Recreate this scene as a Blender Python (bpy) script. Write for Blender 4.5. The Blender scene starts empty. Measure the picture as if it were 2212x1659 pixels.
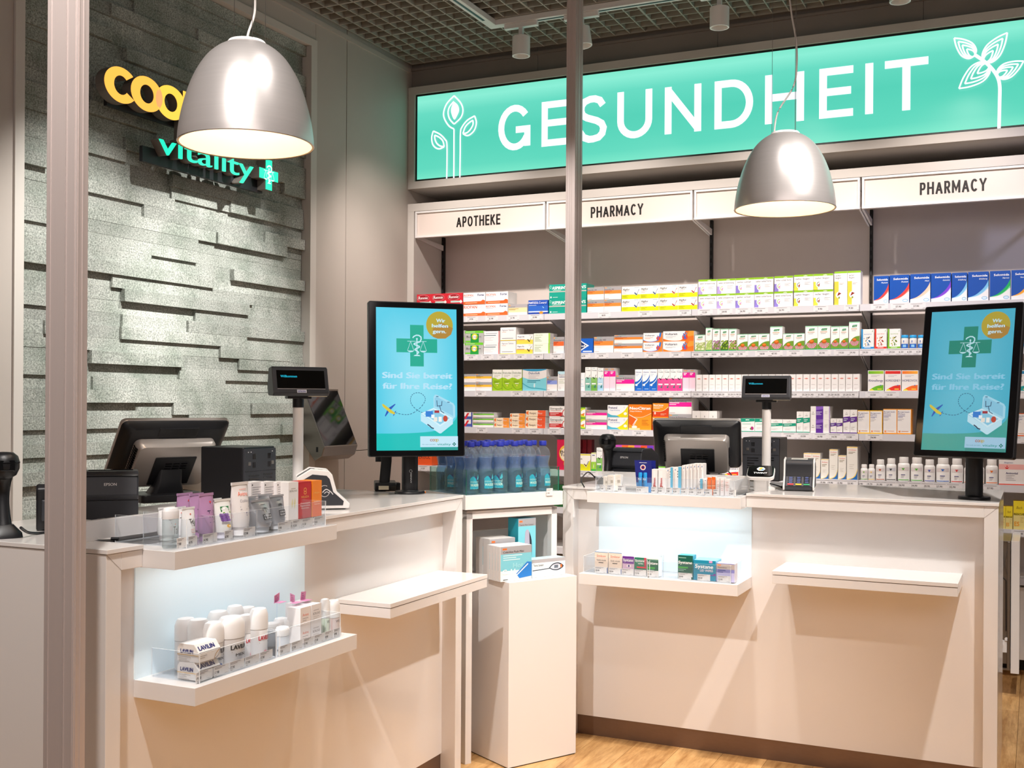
import bpy, bmesh, math, random
from mathutils import Matrix, Vector
C = bpy.context.scene.collection
RND = random.Random(7)
PI = math.pi

# ------------------------------------------------------------ camera
F = 2413.0; CX = 1106.0; CY = 870.0; RO = 0.00624; TH = math.radians(25.15); HC = 1.5
_c, _s = math.cos(RO), math.sin(RO)
RI = Vector((math.cos(TH), math.sin(TH), 0)); FW = Vector((-math.sin(TH), math.cos(TH), 0)); DN = Vector((0, 0, -1))
ORG = Vector((0, 0, HC))
cam = bpy.data.cameras.new('camera'); co = bpy.data.objects.new('camera', cam); C.objects.link(co)
cam.sensor_width = 36; cam.lens = F / 2212 * 36; cam.shift_y = (CY - 829.5) / 2212; cam.clip_start = 0.05; cam.clip_end = 60
ri = RI * _c - DN * _s; up = -(RI * _s + DN * _c); bk = -FW
co.matrix_world = Matrix(((ri.x, up.x, bk.x, 0), (ri.y, up.y, bk.y, 0), (ri.z, up.z, bk.z, HC), (0, 0, 0, 1)))
bpy.context.scene.camera = co

def ray(u, v):
    a = (u - CX) / F; b = (v - CY) / F
    return RI * (_c * a + _s * b) + DN * (-_s * a + _c * b) + FW
def on(u, v, ax, val):
    d = ray(u, v); return ORG + d * ((val - ORG[ax]) / d[ax])
def onX(u, v, x): return on(u, v, 0, x)
def onY(u, v, y): return on(u, v, 1, y)
def onZ(u, v, z): return on(u, v, 2, z)
def onpl(u, v, P, N):
    d = ray(u, v); return ORG + d * ((P - ORG).dot(N) / d.dot(N))

# ------------------------------------------------------------ world, exposure, lights
w = bpy.data.worlds.new('world'); bpy.context.scene.world = w; w.use_nodes = True
w.node_tree.nodes['Background'].inputs[0].default_value = (1.0, 0.90, 0.84, 1)
w.node_tree.nodes['Background'].inputs[1].default_value = 0.13
vs = bpy.context.scene.view_settings
vs.view_transform = 'Standard'; vs.look = 'None'; vs.exposure = 0.0; vs.gamma = 1.0; vs.use_curve_mapping = False
WARM = (1.0, 0.95, 0.90)
def spot(loc, tgt, power, size=50, blend=0.5, r=0.04, col=WARM):
    l = bpy.data.lights.new('spot_light', 'SPOT'); l.energy = power; l.spot_size = math.radians(size); l.spot_blend = blend
    l.shadow_soft_size = r; l.color = col
    o = bpy.data.objects.new('spot_light', l); C.objects.link(o); o.location = loc
    o.rotation_euler = (Vector(tgt) - Vector(loc)).to_track_quat('-Z', 'Y').to_euler()
def area(loc, tgt, power, sx, sy, col=WARM):
    l = bpy.data.lights.new('area_light', 'AREA'); l.energy = power; l.shape = 'RECTANGLE'; l.size = sx; l.size_y = sy; l.color = col
    o = bpy.data.objects.new('area_light', l); C.objects.link(o); o.location = loc
    o.rotation_euler = (Vector(tgt) - Vector(loc)).to_track_quat('-Z', 'Y').to_euler()
# shop ceiling spots over the customers' side of the two counters, then one added for the slim post
spot((0.35, 3.75, 3.75), (-0.9, 4.75, 0.8), 430, 62, 0.6)
spot((-0.7, 3.55, 3.75), (-1.3, 4.8, 0.7), 55, 60, 0.6)
spot((-1.45, 1.2, 3.75), (-2.2, 3.0, 0.8), 360, 62, 0.6)
spot((-1.25, 2.6, 3.75), (-2.3, 3.3, 0.8), 55, 60, 0.6)
spot((-1.5, 4.9, 3.75), (-2.0, 4.2, 0.9), 80, 60, 0.8)
spot((-2.3, 3.3, 3.75), (-2.08, 5.1, 2.1), 330, 30, 0.9)  # added narrow spot that only brightens the slim post, no real lamp
# downlights on the floor in front of the counters
for x, y in ((-0.6, 2.6), (0.6, 2.6), (-0.9, 1.2), (0.5, 0.8), (-1.2, 3.6)):
    spot((x, y, 3.75), (x, y + .1, 0), 210, 58, 0.9, 0.08, (1.0, 0.9, 0.8))
# wall washers above the stone panel
spot((-2.5, 4.6, 3.75), (-3.98, 4.75, 1.75), 600, 46, 0.9, 0.03, (1.0, 0.985, 0.94))
spot((-2.5, 3.5, 3.75), (-3.98, 3.9, 1.7), 460, 46, 0.9, 0.03, (1.0, 0.985, 0.94))
spot((-2.9, 5.7, 3.7), (-3.98, 6.1, 1.3), 120, 60, 0.9, 0.03, (1.0, 0.9, 0.84))
# track spots aimed at the shelves, then an added blue one
for x in (-3.4, -2.4, -1.4, -0.4):
    spot((x, 5.45, 3.7), (x - 0.05, 6.9, 1.75), 170, 70, 0.8, 0.03, (1.0, 0.91, 0.85))
spot((1.1, 5.6, 3.6), (-0.35, 7.18, 2.3), 60, 40, 0.9, 0.1, (0.55, 0.62, 1.0))  # added blue light tinting the rightmost back panel, source unseen
# light of the mall behind the photographer
area((0.6, -0.8, 3.4), (-1.2, 4.5, 1.0), 50, 4.5, 1.6, (1.0, 0.88, 0.84))

# ------------------------------------------------------------ materials
def lin(h):
    if isinstance(h, tuple): return h
    h = h.lstrip('#')
    if len(h) == 3: h = ''.join(x * 2 for x in h)
    return tuple(((v / 12.92) if v <= 0.04045 else ((v + 0.055) / 1.055) ** 2.4) for v in (int(h[i:i + 2], 16) / 255 for i in (0, 2, 4)))
MATS = {}
def mat(name, col='#cccccc', rough=0.5, metal=0.0, emit=0, noise=0, nscale=20, bump=0, trans=0, ior=1.45, coat=0, aniso=0, alpha=1, spec=0.5, stretch=None):
    m = bpy.data.materials.new(name); m.use_nodes = True; nt = m.node_tree; b = nt.nodes['Principled BSDF']
    c = lin(col) + (1,)
    b.inputs['Base Color'].default_value = c; b.inputs['Roughness'].default_value = rough; b.inputs['Metallic'].default_value = metal
    b.inputs['IOR'].default_value = ior; b.inputs['Transmission Weight'].default_value = trans; b.inputs['Coat Weight'].default_value = coat
    b.inputs['Coat Roughness'].default_value = 0.05; b.inputs['Specular IOR Level'].default_value = spec
    if aniso: b.inputs['Anisotropic'].default_value = aniso
    if emit:
        b.inputs['Emission Color'].default_value = c; b.inputs['Emission Strength'].default_value = emit
    if noise or bump:
        tc = nt.nodes.new('ShaderNodeTexCoord'); mp = nt.nodes.new('ShaderNodeMapping'); nz = nt.nodes.new('ShaderNodeTexNoise')
        nz.inputs['Scale'].default_value = nscale; nz.inputs['Detail'].default_value = 5
        if stretch: mp.inputs['Scale'].default_value = stretch
        nt.links.new(tc.outputs['Object'], mp.inputs[0]); nt.links.new(mp.outputs[0], nz.inputs['Vector'])
        if noise:
            mx = nt.nodes.new('ShaderNodeMixRGB'); mx.inputs[1].default_value = tuple(x * (1 - noise) for x in c[:3]) + (1,)
            mx.inputs[2].default_value = tuple(min(1, x * (1 + noise)) for x in c[:3]) + (1,)
            nt.links.new(nz.outputs['Fac'], mx.inputs[0]); nt.links.new(mx.outputs[0], b.inputs['Base Color'])
        if bump:
            bp = nt.nodes.new('ShaderNodeBump'); bp.inputs['Strength'].default_value = bump; bp.inputs['Distance'].default_value = 0.002
            nt.links.new(nz.outputs['Fac'], bp.inputs['Height']); nt.links.new(bp.outputs[0], b.inputs['Normal'])
    MATS[name] = m; return m
LACQ = mat('white_lacquer', '#e9e4e1', 0.16, coat=0.3, noise=0.01, nscale=3)
WHITE = mat('white_satin', '#e8e4e1', 0.42)
TAUPE = mat('taupe_wall', '#b5aba3', 0.55, noise=0.03, nscale=6)
TAUPE_SHADE = mat('shaded_bulkhead', '#877d76', 0.6, noise=0.04, nscale=5)  # wall taupe darkened, the unlit bulkhead's shade is in the colour
FRAMEM = mat('pale_frame', '#c9c2bb', 0.45)
BACKP = mat('shelf_back_metal', '#d3c8c1', 0.3, noise=0.03, nscale=4)
SHELFM = mat('shelf_white', '#e4e0de', 0.4)
BLACK = mat('black_plastic', '#17171a', 0.38, bump=0.15, nscale=900)
GLOSSB = mat('black_gloss', '#08080a', 0.06)
DGREY = mat('dark_grey_plastic', '#34353a', 0.42, bump=0.1, nscale=700)
SILVER = mat('silver_plastic', '#b9b1ab', 0.3, metal=0.45)
STEEL = mat('brushed_steel', '#8d8680', 0.3, metal=0.9, noise=0.12, nscale=8, stretch=(1, 40, 60))
PENDM = mat('pendant_aluminium', '#c9c3c1', 0.33, metal=0.68, noise=0.05, nscale=3, stretch=(1, 1, 60))
PENDI = mat('pendant_inside', '#f7e4c6', 0.5, emit=0)
ALU = mat('anodised_aluminium', '#c4b7b3', 0.4, metal=0.25, noise=0.03, nscale=10, stretch=(60, 60, 1))
KICK = mat('steel_kick_plate', '#7a6456', 0.38, metal=0.7, noise=0.08, nscale=30, stretch=(1, 1, 4))
def clearmat(name, tint, diff=0.0, dcol='#ffffff', rough=0.03, refl=1.0):
    m = bpy.data.materials.new(name); m.use_nodes = True; nt = m.node_tree; nt.nodes.clear()
    out = nt.nodes.new('ShaderNodeOutputMaterial'); tr_ = nt.nodes.new('ShaderNodeBsdfTransparent'); tr_.inputs[0].default_value = lin(tint) + (1,)
    gl_ = nt.nodes.new('ShaderNodeBsdfGlossy'); gl_.inputs['Roughness'].default_value = rough; lw_ = nt.nodes.new('ShaderNodeLayerWeight'); lw_.inputs[0].default_value = 0.5; fr_ = nt.nodes.new('ShaderNodeMath'); fr_.operation = 'POWER'; nt.links.new(lw_.outputs['Facing'], fr_.inputs[0]); fr_.inputs[1].default_value = 4.0
    mx = nt.nodes.new('ShaderNodeMixShader'); df = nt.nodes.new('ShaderNodeBsdfDiffuse'); df.inputs[0].default_value = lin(dcol) + (1,); m2 = nt.nodes.new('ShaderNodeMixShader')
    m2.inputs[0].default_value = diff; nt.links.new(tr_.outputs[0], m2.inputs[1]); nt.links.new(df.outputs[0], m2.inputs[2])
    mu = nt.nodes.new('ShaderNodeMath'); mu.operation = 'MULTIPLY'; mu.inputs[1].default_value = refl * .5; mu.use_clamp = True; nt.links.new(fr_.outputs[0], mu.inputs[0])
    nt.links.new(mu.outputs[0], mx.inputs[0]); nt.links.new(m2.outputs[0], mx.inputs[1]); nt.links.new(gl_.outputs[0], mx.inputs[2]); nt.links.new(mx.outputs[0], out.inputs[0])
    return m
GLASS = mat('clear_glass', '#e6fff4', 0.02, trans=1, ior=1.45)
ACRYL = clearmat('clear_acrylic', '#fbfdff', .03)
ACRE = clearmat('acrylic_edge', '#ffffff', .6, '#ffffff')
BOTTLE = clearmat('clear_bottle', '#f3f8fd', .05, '#e9f2ff', .05, 1.9)
WATER = clearmat('water_blue', '#cfe0f5', .13, '#a9c6ea', .04, 1.5)
CAPB = mat('blue_cap', '#28339c', 0.4)
GRID = mat('ceiling_grid_white', '#a8a298', 0.6)
VOID = mat('ceiling_void', '#1d1a18', 0.9)
LETB = mat('letter_side', '#6e6660', 0.5)
FLYP = mat('frosted_cap', '#f4f2f0', 0.35)
PINKP = mat('pink_paper', '#f3a6cf', 0.6)
CORD = mat('clear_cord', '#cfc8c4', 0.3)
def colmat(name, rough=0.35, emit=0.0, coat=0):
    m = bpy.data.materials.new(name); m.use_nodes = True; nt = m.node_tree; b = nt.nodes['Principled BSDF']
    a = nt.nodes.new('ShaderNodeAttribute'); a.attribute_name = 'Col'
    nt.links.new(a.outputs['Color'], b.inputs['Base Color']); b.inputs['Roughness'].default_value = rough; b.inputs['Coat Weight'].default_value = coat
    if emit:
        nt.links.new(a.outputs['Color'], b.inputs['Emission Color']); b.inputs['Emission Strength'].default_value = emit
        b.inputs['Base Color'].default_value = (0, 0, 0, 1)
        for l in list(nt.links):
            if l.to_socket == b.inputs['Base Color']: nt.links.remove(l)
        b.inputs['Base Color'].default_value = (0.02, 0.02, 0.02, 1)
    return m
INK = colmat('printed_carton', 0.38)
GLOW = colmat('backlit_print', 0.2, 1.0)
GLOWR = colmat('backlit_print_dim', 0.2, 0.8)
BRIGHT = colmat('backlit_letters', 0.2, 1.35)
LBOX = mat('light_panel', '#dbe9ef', 0.3, emit=0.22)

def stone_mat():
    m = bpy.data.materials.new('grey_green_quartzite'); m.use_nodes = True; nt = m.node_tree; b = nt.nodes['Principled BSDF']
    tc = nt.nodes.new('ShaderNodeTexCoord')
    n1 = nt.nodes.new('ShaderNodeTexNoise'); n1.inputs['Scale'].default_value = 130; n1.inputs['Detail'].default_value = 8; n1.inputs['Roughness'].default_value = 0.8
    n2 = nt.nodes.new('ShaderNodeTexNoise'); n2.inputs['Scale'].default_value = 5; n2.inputs['Detail'].default_value = 3
    r1 = nt.nodes.new('ShaderNodeValToRGB'); e = r1.color_ramp.elements
    e[0].position = 0.36; e[0].color = lin('#565a55') + (1,); e[1].position = 0.66; e[1].color = lin('#dcdcd4') + (1,)
    k = e.new(0.5); k.color = lin('#a3a69f') + (1,)
    mx = nt.nodes.new('ShaderNodeMixRGB'); mx.blend_type = 'MULTIPLY'; mx.inputs[0].default_value = 0.8
    r2 = nt.nodes.new('ShaderNodeValToRGB'); f = r2.color_ramp.elements
    f[0].position = 0.35; f[0].color = lin('#c6cfc8') + (1,); f[1].position = 0.6; f[1].color = (1, 1, 1, 1)
    oi = nt.nodes.new('ShaderNodeObjectInfo'); mr = nt.nodes.new('ShaderNodeMapRange'); mr.inputs[3].default_value = 0.78; mr.inputs[4].default_value = 1.0
    nt.links.new(oi.outputs['Random'], mr.inputs[0])
    m2 = nt.nodes.new('ShaderNodeMixRGB'); m2.blend_type = 'MULTIPLY'; m2.inputs[0].default_value = 1
    geo = nt.nodes.new('ShaderNodeNewGeometry')
    for n in (n1, n2): nt.links.new(geo.outputs['Position'], n.inputs['Vector'])
    nt.links.new(n1.outputs['Fac'], r1.inputs[0]); nt.links.new(n2.outputs['Fac'], r2.inputs[0])
    nt.links.new(r1.outputs[0], mx.inputs[1]); nt.links.new(r2.outputs[0], mx.inputs[2])
    nt.links.new(mx.outputs[0], m2.inputs[1]); nt.links.new(mr.outputs[0], m2.inputs[2]); nt.links.new(m2.outputs[0], b.inputs['Base Color'])
    bp = nt.nodes.new('ShaderNodeBump'); bp.inputs['Strength'].default_value = 0.6; bp.inputs['Distance'].default_value = 0.003
    nt.links.new(n1.outputs['Fac'], bp.inputs['Height']); nt.links.new(bp.outputs[0], b.inputs['Normal'])
    b.inputs['Roughness'].default_value = 0.75
    return m
STONE = stone_mat()
def oak_mat():
    m = bpy.data.materials.new('oak_floorboards'); m.use_nodes = True; nt = m.node_tree; b = nt.nodes['Principled BSDF']
    geo = nt.nodes.new('ShaderNodeNewGeometry'); oi = nt.nodes.new('ShaderNodeObjectInfo')
    add = nt.nodes.new('ShaderNodeVectorMath'); add.operation = 'ADD'; sc = nt.nodes.new('ShaderNodeVectorMath'); sc.operation = 'SCALE'
    cmb = nt.nodes.new('ShaderNodeCombineXYZ')
    for i in range(3): nt.links.new(oi.outputs['Random'], cmb.inputs[i])
    nt.links.new(cmb.outputs[0], sc.inputs[0]); sc.inputs['Scale'].default_value = 37
    nt.links.new(geo.outputs['Position'], add.inputs[0]); nt.links.new(sc.outputs[0], add.inputs[1])
    mp = nt.nodes.new('ShaderNodeMapping'); mp.inputs['Scale'].default_value = (1, 0.14, 1)
    nt.links.new(add.outputs[0], mp.inputs[0])
    n1 = nt.nodes.new('ShaderNodeTexNoise'); n1.inputs['Scale'].default_value = 55; n1.inputs['Detail'].default_value = 9; n1.inputs['Roughness'].default_value = 0.7
    n2 = nt.nodes.new('ShaderNodeTexNoise'); n2.inputs['Scale'].default_value = 9; n2.inputs['Detail'].default_value = 4; n2.inputs['Distortion'].default_value = 1.5
    for n in (n1, n2): nt.links.new(mp.outputs[0], n.inputs['Vector'])
    mix = nt.nodes.new('ShaderNodeMath'); mix.operation = 'MULTIPLY_ADD'; mix.inputs[1].default_value = 0.5
    h = nt.nodes.new('ShaderNodeMath'); h.operation = 'MULTIPLY'; h.inputs[1].default_value = 0.5
    nt.links.new(n2.outputs['Fac'], h.inputs[0]); nt.links.new(n1.outputs['Fac'], mix.inputs[0]); nt.links.new(h.outputs[0], mix.inputs[2])
    r = nt.nodes.new('ShaderNodeValToRGB'); e = r.color_ramp.elements
    e[0].position = 0.36; e[0].color = lin('#a06f3a') + (1,); e[1].position = 0.6; e[1].color = lin('#dfb176') + (1,)
    nt.links.new(mix.outputs[0], r.inputs[0])
    mr = nt.nodes.new('ShaderNodeMapRange'); mr.inputs[3].default_value = 0.85; mr.inputs[4].default_value = 1.05; nt.links.new(oi.outputs['Random'], mr.inputs[0])
    m2 = nt.nodes.new('ShaderNodeMixRGB'); m2.blend_type = 'MULTIPLY'; m2.inputs[0].default_value = 1
    nt.links.new(r.outputs[0], m2.inputs[1]); nt.links.new(mr.outputs[0], m2.inputs[2]); nt.links.new(m2.outputs[0], b.inputs['Base Color'])
    b.inputs['Roughness'].default_value = 0.42
    return m
OAK = oak_mat()

# ------------------------------------------------------------ mesh tools
class MB:
    def __init__(s, M=None): s.v = []; s.f = []; s.c = []; s.M = M; s.g = []
    def _add(s, vs, fs, col=None):
        b = len(s.v); s.g.append((b, len(s.f)))
        for p in vs:
            p = Vector(p)
            s.v.append(s.M @ p if s.M else p)
        for f in fs: s.f.append([b + i for i in f]); s.c.append(col)
        return s
    def box(s, x0, x1, y0, y1, z0, z1, col=None):
        if x0 > x1: x0, x1 = x1, x0
        if y0 > y1: y0, y1 = y1, y0
        if z0 > z1: z0, z1 = z1, z0
        return s._add([(x, y, z) for z in (z0, z1) for (x, y) in ((x0, y0), (x1, y0), (x1, y1), (x0, y1))],
                      [(3, 2, 1, 0), (4, 5, 6, 7), (0, 1, 5, 4), (1, 2, 6, 5), (2, 3, 7, 6), (3, 0, 4, 7)], col)
    def prism(s, pts, ax, a0, a1, col=None):
        # pts: 2-D outline in the two other axes (in order of the axes)
        n = len(pts)
        def P(p, a):
            return {0: (a, p[0], p[1]), 1: (p[0], a, p[1]), 2: (p[0], p[1], a)}[ax]
        return s._add([P(p, a0) for p in pts] + [P(p, a1) for p in pts],
                      [list(range(n))[::-1], list(range(n, 2 * n))] + [(i, (i + 1) % n, n + (i + 1) % n, n + i) for i in range(n)], col)
    def loft(s, rings, caps=True, col=None):
        n = len(rings[0]); vs = [p for r in rings for p in r]; fs = []
        for k in range(len(rings) - 1):
            for i in range(n): fs.append((k * n + i, k * n + (i + 1) % n, (k + 1) * n + (i + 1) % n, (k + 1) * n + i))
        if caps: fs.append(list(range(n))[::-1]); fs.append([(len(rings) - 1) * n + i for i in range(n)])
        return s._add(vs, fs, col)
    def lathe(s, prof, n=24, cx=0, cy=0, caps=True, sx=1, sy=1, col=None):
        return s.loft([[(cx + r * sx * math.cos(2 * PI * i / n), cy + r * sy * math.sin(2 * PI * i / n), z) for i in range(n)] for r, z in prof], caps, col)
    def rrect(s, x0, x1, y0, y1, z0, z1, r, n=4, col=None):
        return s.prism(rrpts(x0, x1, y0, y1, r, n), 2, z0, z1, col)
    def tube(s, pts, r, n=8, col=None):
        pts = [Vector(p) for p in pts]; rings = []
        for i, p in enumerate(pts):
            d = (pts[min(i + 1, len(pts) - 1)] - pts[max(i - 1, 0)]).normalized()
            a = d.cross(Vector((0, 0, 1)) if abs(d.z) < 0.9 else Vector((1, 0, 0))).normalized(); b = d.cross(a)
            rings.append([p + (a * math.cos(2 * PI * k / n) + b * math.sin(2 * PI * k / n)) * r for k in range(n)])
        return s.loft(rings, True, col)
    def each(s, name, m, parent=None, **k):
        # every solid that was added becomes an object of its own
        out = []; g = s.g + [(len(s.v), len(s.f))]
        for (v0, f0), (v1, f1) in zip(g[:-1], g[1:]):
            q = MB(); q.v = s.v[v0:v1]; q.f = [[i - v0 for i in f] for f in s.f[f0:f1]]; q.c = s.c[f0:f1]
            out.append(q.build(name, m, parent, **k))
        return out
    def build(s, name, m, parent=None, smooth=False, bevel=0, world=False, wn=True):
        off = Vector((0, 0, 0))
        if world and parent: off = parent.matrix_world.translation if False else Vector(parent.location)
        me = bpy.data.meshes.new(name)
        me.from_pydata([tuple(p - off) for p in s.v], [], s.f)
        me.materials.append(m)
        if any(c is not None for c in s.c): paint(me, s.c)
        bm = bmesh.new(); bm.from_mesh(me); bmesh.ops.recalc_face_normals(bm, faces=bm.faces); bm.to_mesh(me); bm.free()
        o = bpy.data.objects.new(name, me); C.objects.link(o)
        if parent: o.parent = parent
        if smooth:
            me.polygons.foreach_set('use_smooth', [True] * len(me.polygons)); me.set_sharp_from_angle(angle=math.radians(38))
        eg = {'clear_acrylic': 'acrylic_edge', 'tinted_glass': 'glass_edge_green'}.get(m.name)
        if eg and bpy.data.materials.get(eg):
            me.materials.append(bpy.data.materials[eg]); mxa = max(p.area for p in me.polygons)
            for p in me.polygons:
                if p.area < .2 * mxa: p.material_index = 1
        if bevel:
            b = o.modifiers.new('bevel', 'BEVEL'); b.width = bevel; b.segments = 2; b.limit_method = 'ANGLE'; b.angle_limit = math.radians(40)
        return o
def rrpts(x0, x1, y0, y1, r, n=4):
    out = []
    for cx, cy, a in ((x1 - r, y1 - r, 0), (x0 + r, y1 - r, 90), (x0 + r, y0 + r, 180), (x1 - r, y0 + r, 270)):
        for k in range(n + 1):
            t = math.radians(a + 90 * k / n); out.append((cx + r * math.cos(t), cy + r * math.sin(t)))
    return out
def paint(me, cols):
    at = me.color_attributes.new('Col', 'FLOAT_COLOR', 'CORNER'); buf = []
    for p, c in zip(me.polygons, cols):
        if isinstance(c, list):
            for q in c: buf += list(lin(q)) + [1]
        else: buf += (list(lin(c or '#ffffff')) + [1]) * p.loop_total
    at.data.foreach_set('color', buf)

GL = {}
def glyphs(txt, bold=0.0, shear=0.0, res=3):
    k = (txt, bold, shear, res)
    if k not in GL:
        cu = bpy.data.curves.new('txt', 'FONT'); cu.body = txt; cu.resolution_u = res; cu.offset = bold; cu.shear = shear; cu.size = 1; cu.fill_mode = 'FRONT'
        o = bpy.data.objects.new('txt', cu); C.objects.link(o)
        dg = bpy.context.evaluated_depsgraph_get(); me = bpy.data.meshes.new_from_object(o.evaluated_get(dg))
        vs = [(v.co.x, v.co.y) for v in me.vertices]; fs = [tuple(p.vertices) for p in me.polygons]
        bpy.data.objects.remove(o); bpy.data.meshes.remove(me); bpy.data.curves.remove(cu)
        if vs:
            x0 = min(v[0] for v in vs); x1 = max(v[0] for v in vs)
        else: x0, x1 = 0, 1
        GL[k] = ([(v[0] - x0, v[1]) for v in vs], fs, max(1e-4, x1 - x0))
    return GL[k]
CAPH = 0.729
class Ink:
    def __init__(s, w=1, h=1, e=0.00012): s.w = w; s.h = h; s.v = []; s.f = []; s.c = []; s.n = 1; s.e = e; s.clip = None
    def _a(s, pts, fs, cols):
        K = s.clip
        if K and any(p[0] < K[0] or p[0] > K[2] or p[1] < K[1] or p[1] > K[3] for p in pts):
            for f, c in zip(fs, cols):
                q = [pts[i] for i in f]
                for ax, sg_, lim in ((0, 1, K[0]), (0, -1, K[2]), (1, 1, K[1]), (1, -1, K[3])):
                    o = []
                    for i in range(len(q)):
                        a, d = q[i - 1], q[i]; ia = (a[ax] - lim) * sg_ >= 0; id_ = (d[ax] - lim) * sg_ >= 0
                        if ia != id_: t = (lim - a[ax]) / (d[ax] - a[ax]); o.append((a[0] + (d[0] - a[0]) * t, a[1] + (d[1] - a[1]) * t))
                        if id_: o.append(d)
                    q = o
                    if len(q) < 3: break
                if len(q) >= 3:
                    b = len(s.v); s.v += [(p[0] * s.w, p[1] * s.h, s.n * s.e) for p in q]; s.f.append(list(range(b, b + len(q)))); s.c.append(c[0] if isinstance(c, list) else c)
            s.n += 1; return
        b = len(s.v); s.v += [(p[0] * s.w, p[1] * s.h, s.n * s.e) for p in pts]
        for f, c in zip(fs, cols): s.f.append([b + i for i in f]); s.c.append(c)
        s.n += 1
    def poly(s, pts, col): s._a(pts, [list(range(len(pts)))], [col]); return s
    def rect(s, x0, y0, x1, y1, col, col2=None):
        s._a([(x0, y0), (x1, y0), (x1, y1), (x0, y1)], [[0, 1, 2, 3]], [[col, col, col2, col2] if col2 else col]); return s
    def ell(s, cx, cy, rx, ry, col, n=18, a0=0, a1=360):
        s.poly([(cx + rx * math.cos(math.radians(a0 + (a1 - a0) * i / n)), cy + ry * math.sin(math.radians(a0 + (a1 - a0) * i / n))) for i in range(n)], col); return s
    def ring(s, cx, cy, rx, ry, t, col, n=28, a0=0, a1=360):
        q = []
        for i in range(n + 1):
            a = math.radians(a0 + (a1 - a0) * i / n); q.append((math.cos(a), math.sin(a)))
        ty = t * s.w / s.h
        vs = [(cx + rx * c, cy + ry * d) for c, d in q] + [(cx + (rx - t) * c, cy + (ry - ty) * d) for c, d in q]
        s._a(vs, [[i, i + 1, n + 2 + i, n + 1 + i] for i in range(n)], [col] * n); return s
    def oring(s, cx, cy, rx, ry, tx, ty, col, n=44, a0=0, a1=360):
        q = [math.radians(a0 + (a1 - a0) * i / n) for i in range(n + 1)]
        s._a([(cx + rx * math.cos(a), cy + ry * math.sin(a)) for a in q] + [(cx + (rx - tx) * math.cos(a), cy + (ry - ty) * math.sin(a)) for a in q], [[i, i + 1, n + 2 + i, n + 1 + i] for i in range(n)], [col] * n); return s
    def stroke(s, pts, wd, col, closed=False):
        # wd in u-units scaled by w (metres = wd*w)
        P = [Vector((p[0] * s.w, p[1] * s.h)) for p in pts]; n = len(P); wd = wd * s.w / 2; L = []; R = []
        for i, p in enumerate(P):
            a = P[(i - 1) % n] if (closed or i) else p; b = P[(i + 1) % n] if (closed or i < n - 1) else p
            d1 = (p - a).normalized() if (p - a).length > 1e-9 else None; d2 = (b - p).normalized() if (b - p).length > 1e-9 else None
            d1 = d1 or d2; d2 = d2 or d1
            t = (d1 + d2); t = t.normalized() if t.length > 1e-6 else d1
            nn = Vector((-t.y, t.x)); k = min(2.2, 1 / max(0.3, nn.dot(Vector((-d1.y, d1.x)))))
            L.append(p + nn * wd * k); R.append(p - nn * wd * k)
        vs = [(q.x / s.w, q.y / s.h) for q in L + R]; m = n if closed else n - 1
        s._a(vs, [[i, n + i, n + (i + 1) % n, (i + 1) % n] for i in range(m)], [col] * m); return s
    def text(s, t, x, y, h, col, w=None, align='l', bold=0.0, shear=0.0, res=2):
        g, fs, gw = glyphs(t, 0, shear, res); k = h * s.h / CAPH; kx = k if w is None else w * s.w / gw
        W = gw * kx / s.w
        ox = x - (0 if align == 'l' else W / 2 if align == 'c' else W)
        for sg_ in ((-1, -.33, .33, 1) if bold > .02 else (-1, 1) if bold else (0,)):
            s._a([(ox + (a + sg_ * bold) * kx / s.w, y + (b + sg_ * bold * .5) * k / s.h) for a, b in g], fs, [col] * len(fs)); s.n -= .75
        s.n += .75; return s
    def lines(s, x0, y0, x1, n, dy, th, col):
        for i in range(n):
            s.rect(x0, y0 - i * dy, x0 + (x1 - x0) * (0.62 + 0.38 * ((i * 7 + 3) % 5) / 4), y0 - i * dy + th, col); s.n -= 1
        s.n += 1; return s
    def tick(s, x, y, k, col):
        a = s.w / s.h
        s.poly([(x - .45 * k, y + .42 * k * a), (x - .28 * k, y + .5 * k * a), (x + .02 * k, y + .2 * k * a), (x + .5 * k, y + .95 * k * a), (x + .42 * k, y + 1.0 * k * a), (x + .06 * k, y - .02 * k * a), (x - .04 * k, y - .02 * k * a)], col); return s
    def build(s, name, m, parent, O, U, V, N):
        O, U, V, N = Vector(O), Vector(U), Vector(V), Vector(N)
        me = bpy.data.meshes.new(name); me.from_pydata([tuple(O + U * a + V * b + N * c) for a, b, c in s.v], [], s.f)
        me.materials.append(m); paint(me, s.c)
        if len(me.polygons) and U.cross(V).dot(N) < 0: me.flip_normals()
        o = bpy.data.objects.new(name, me); C.objects.link(o); o.parent = parent; return o

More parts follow.
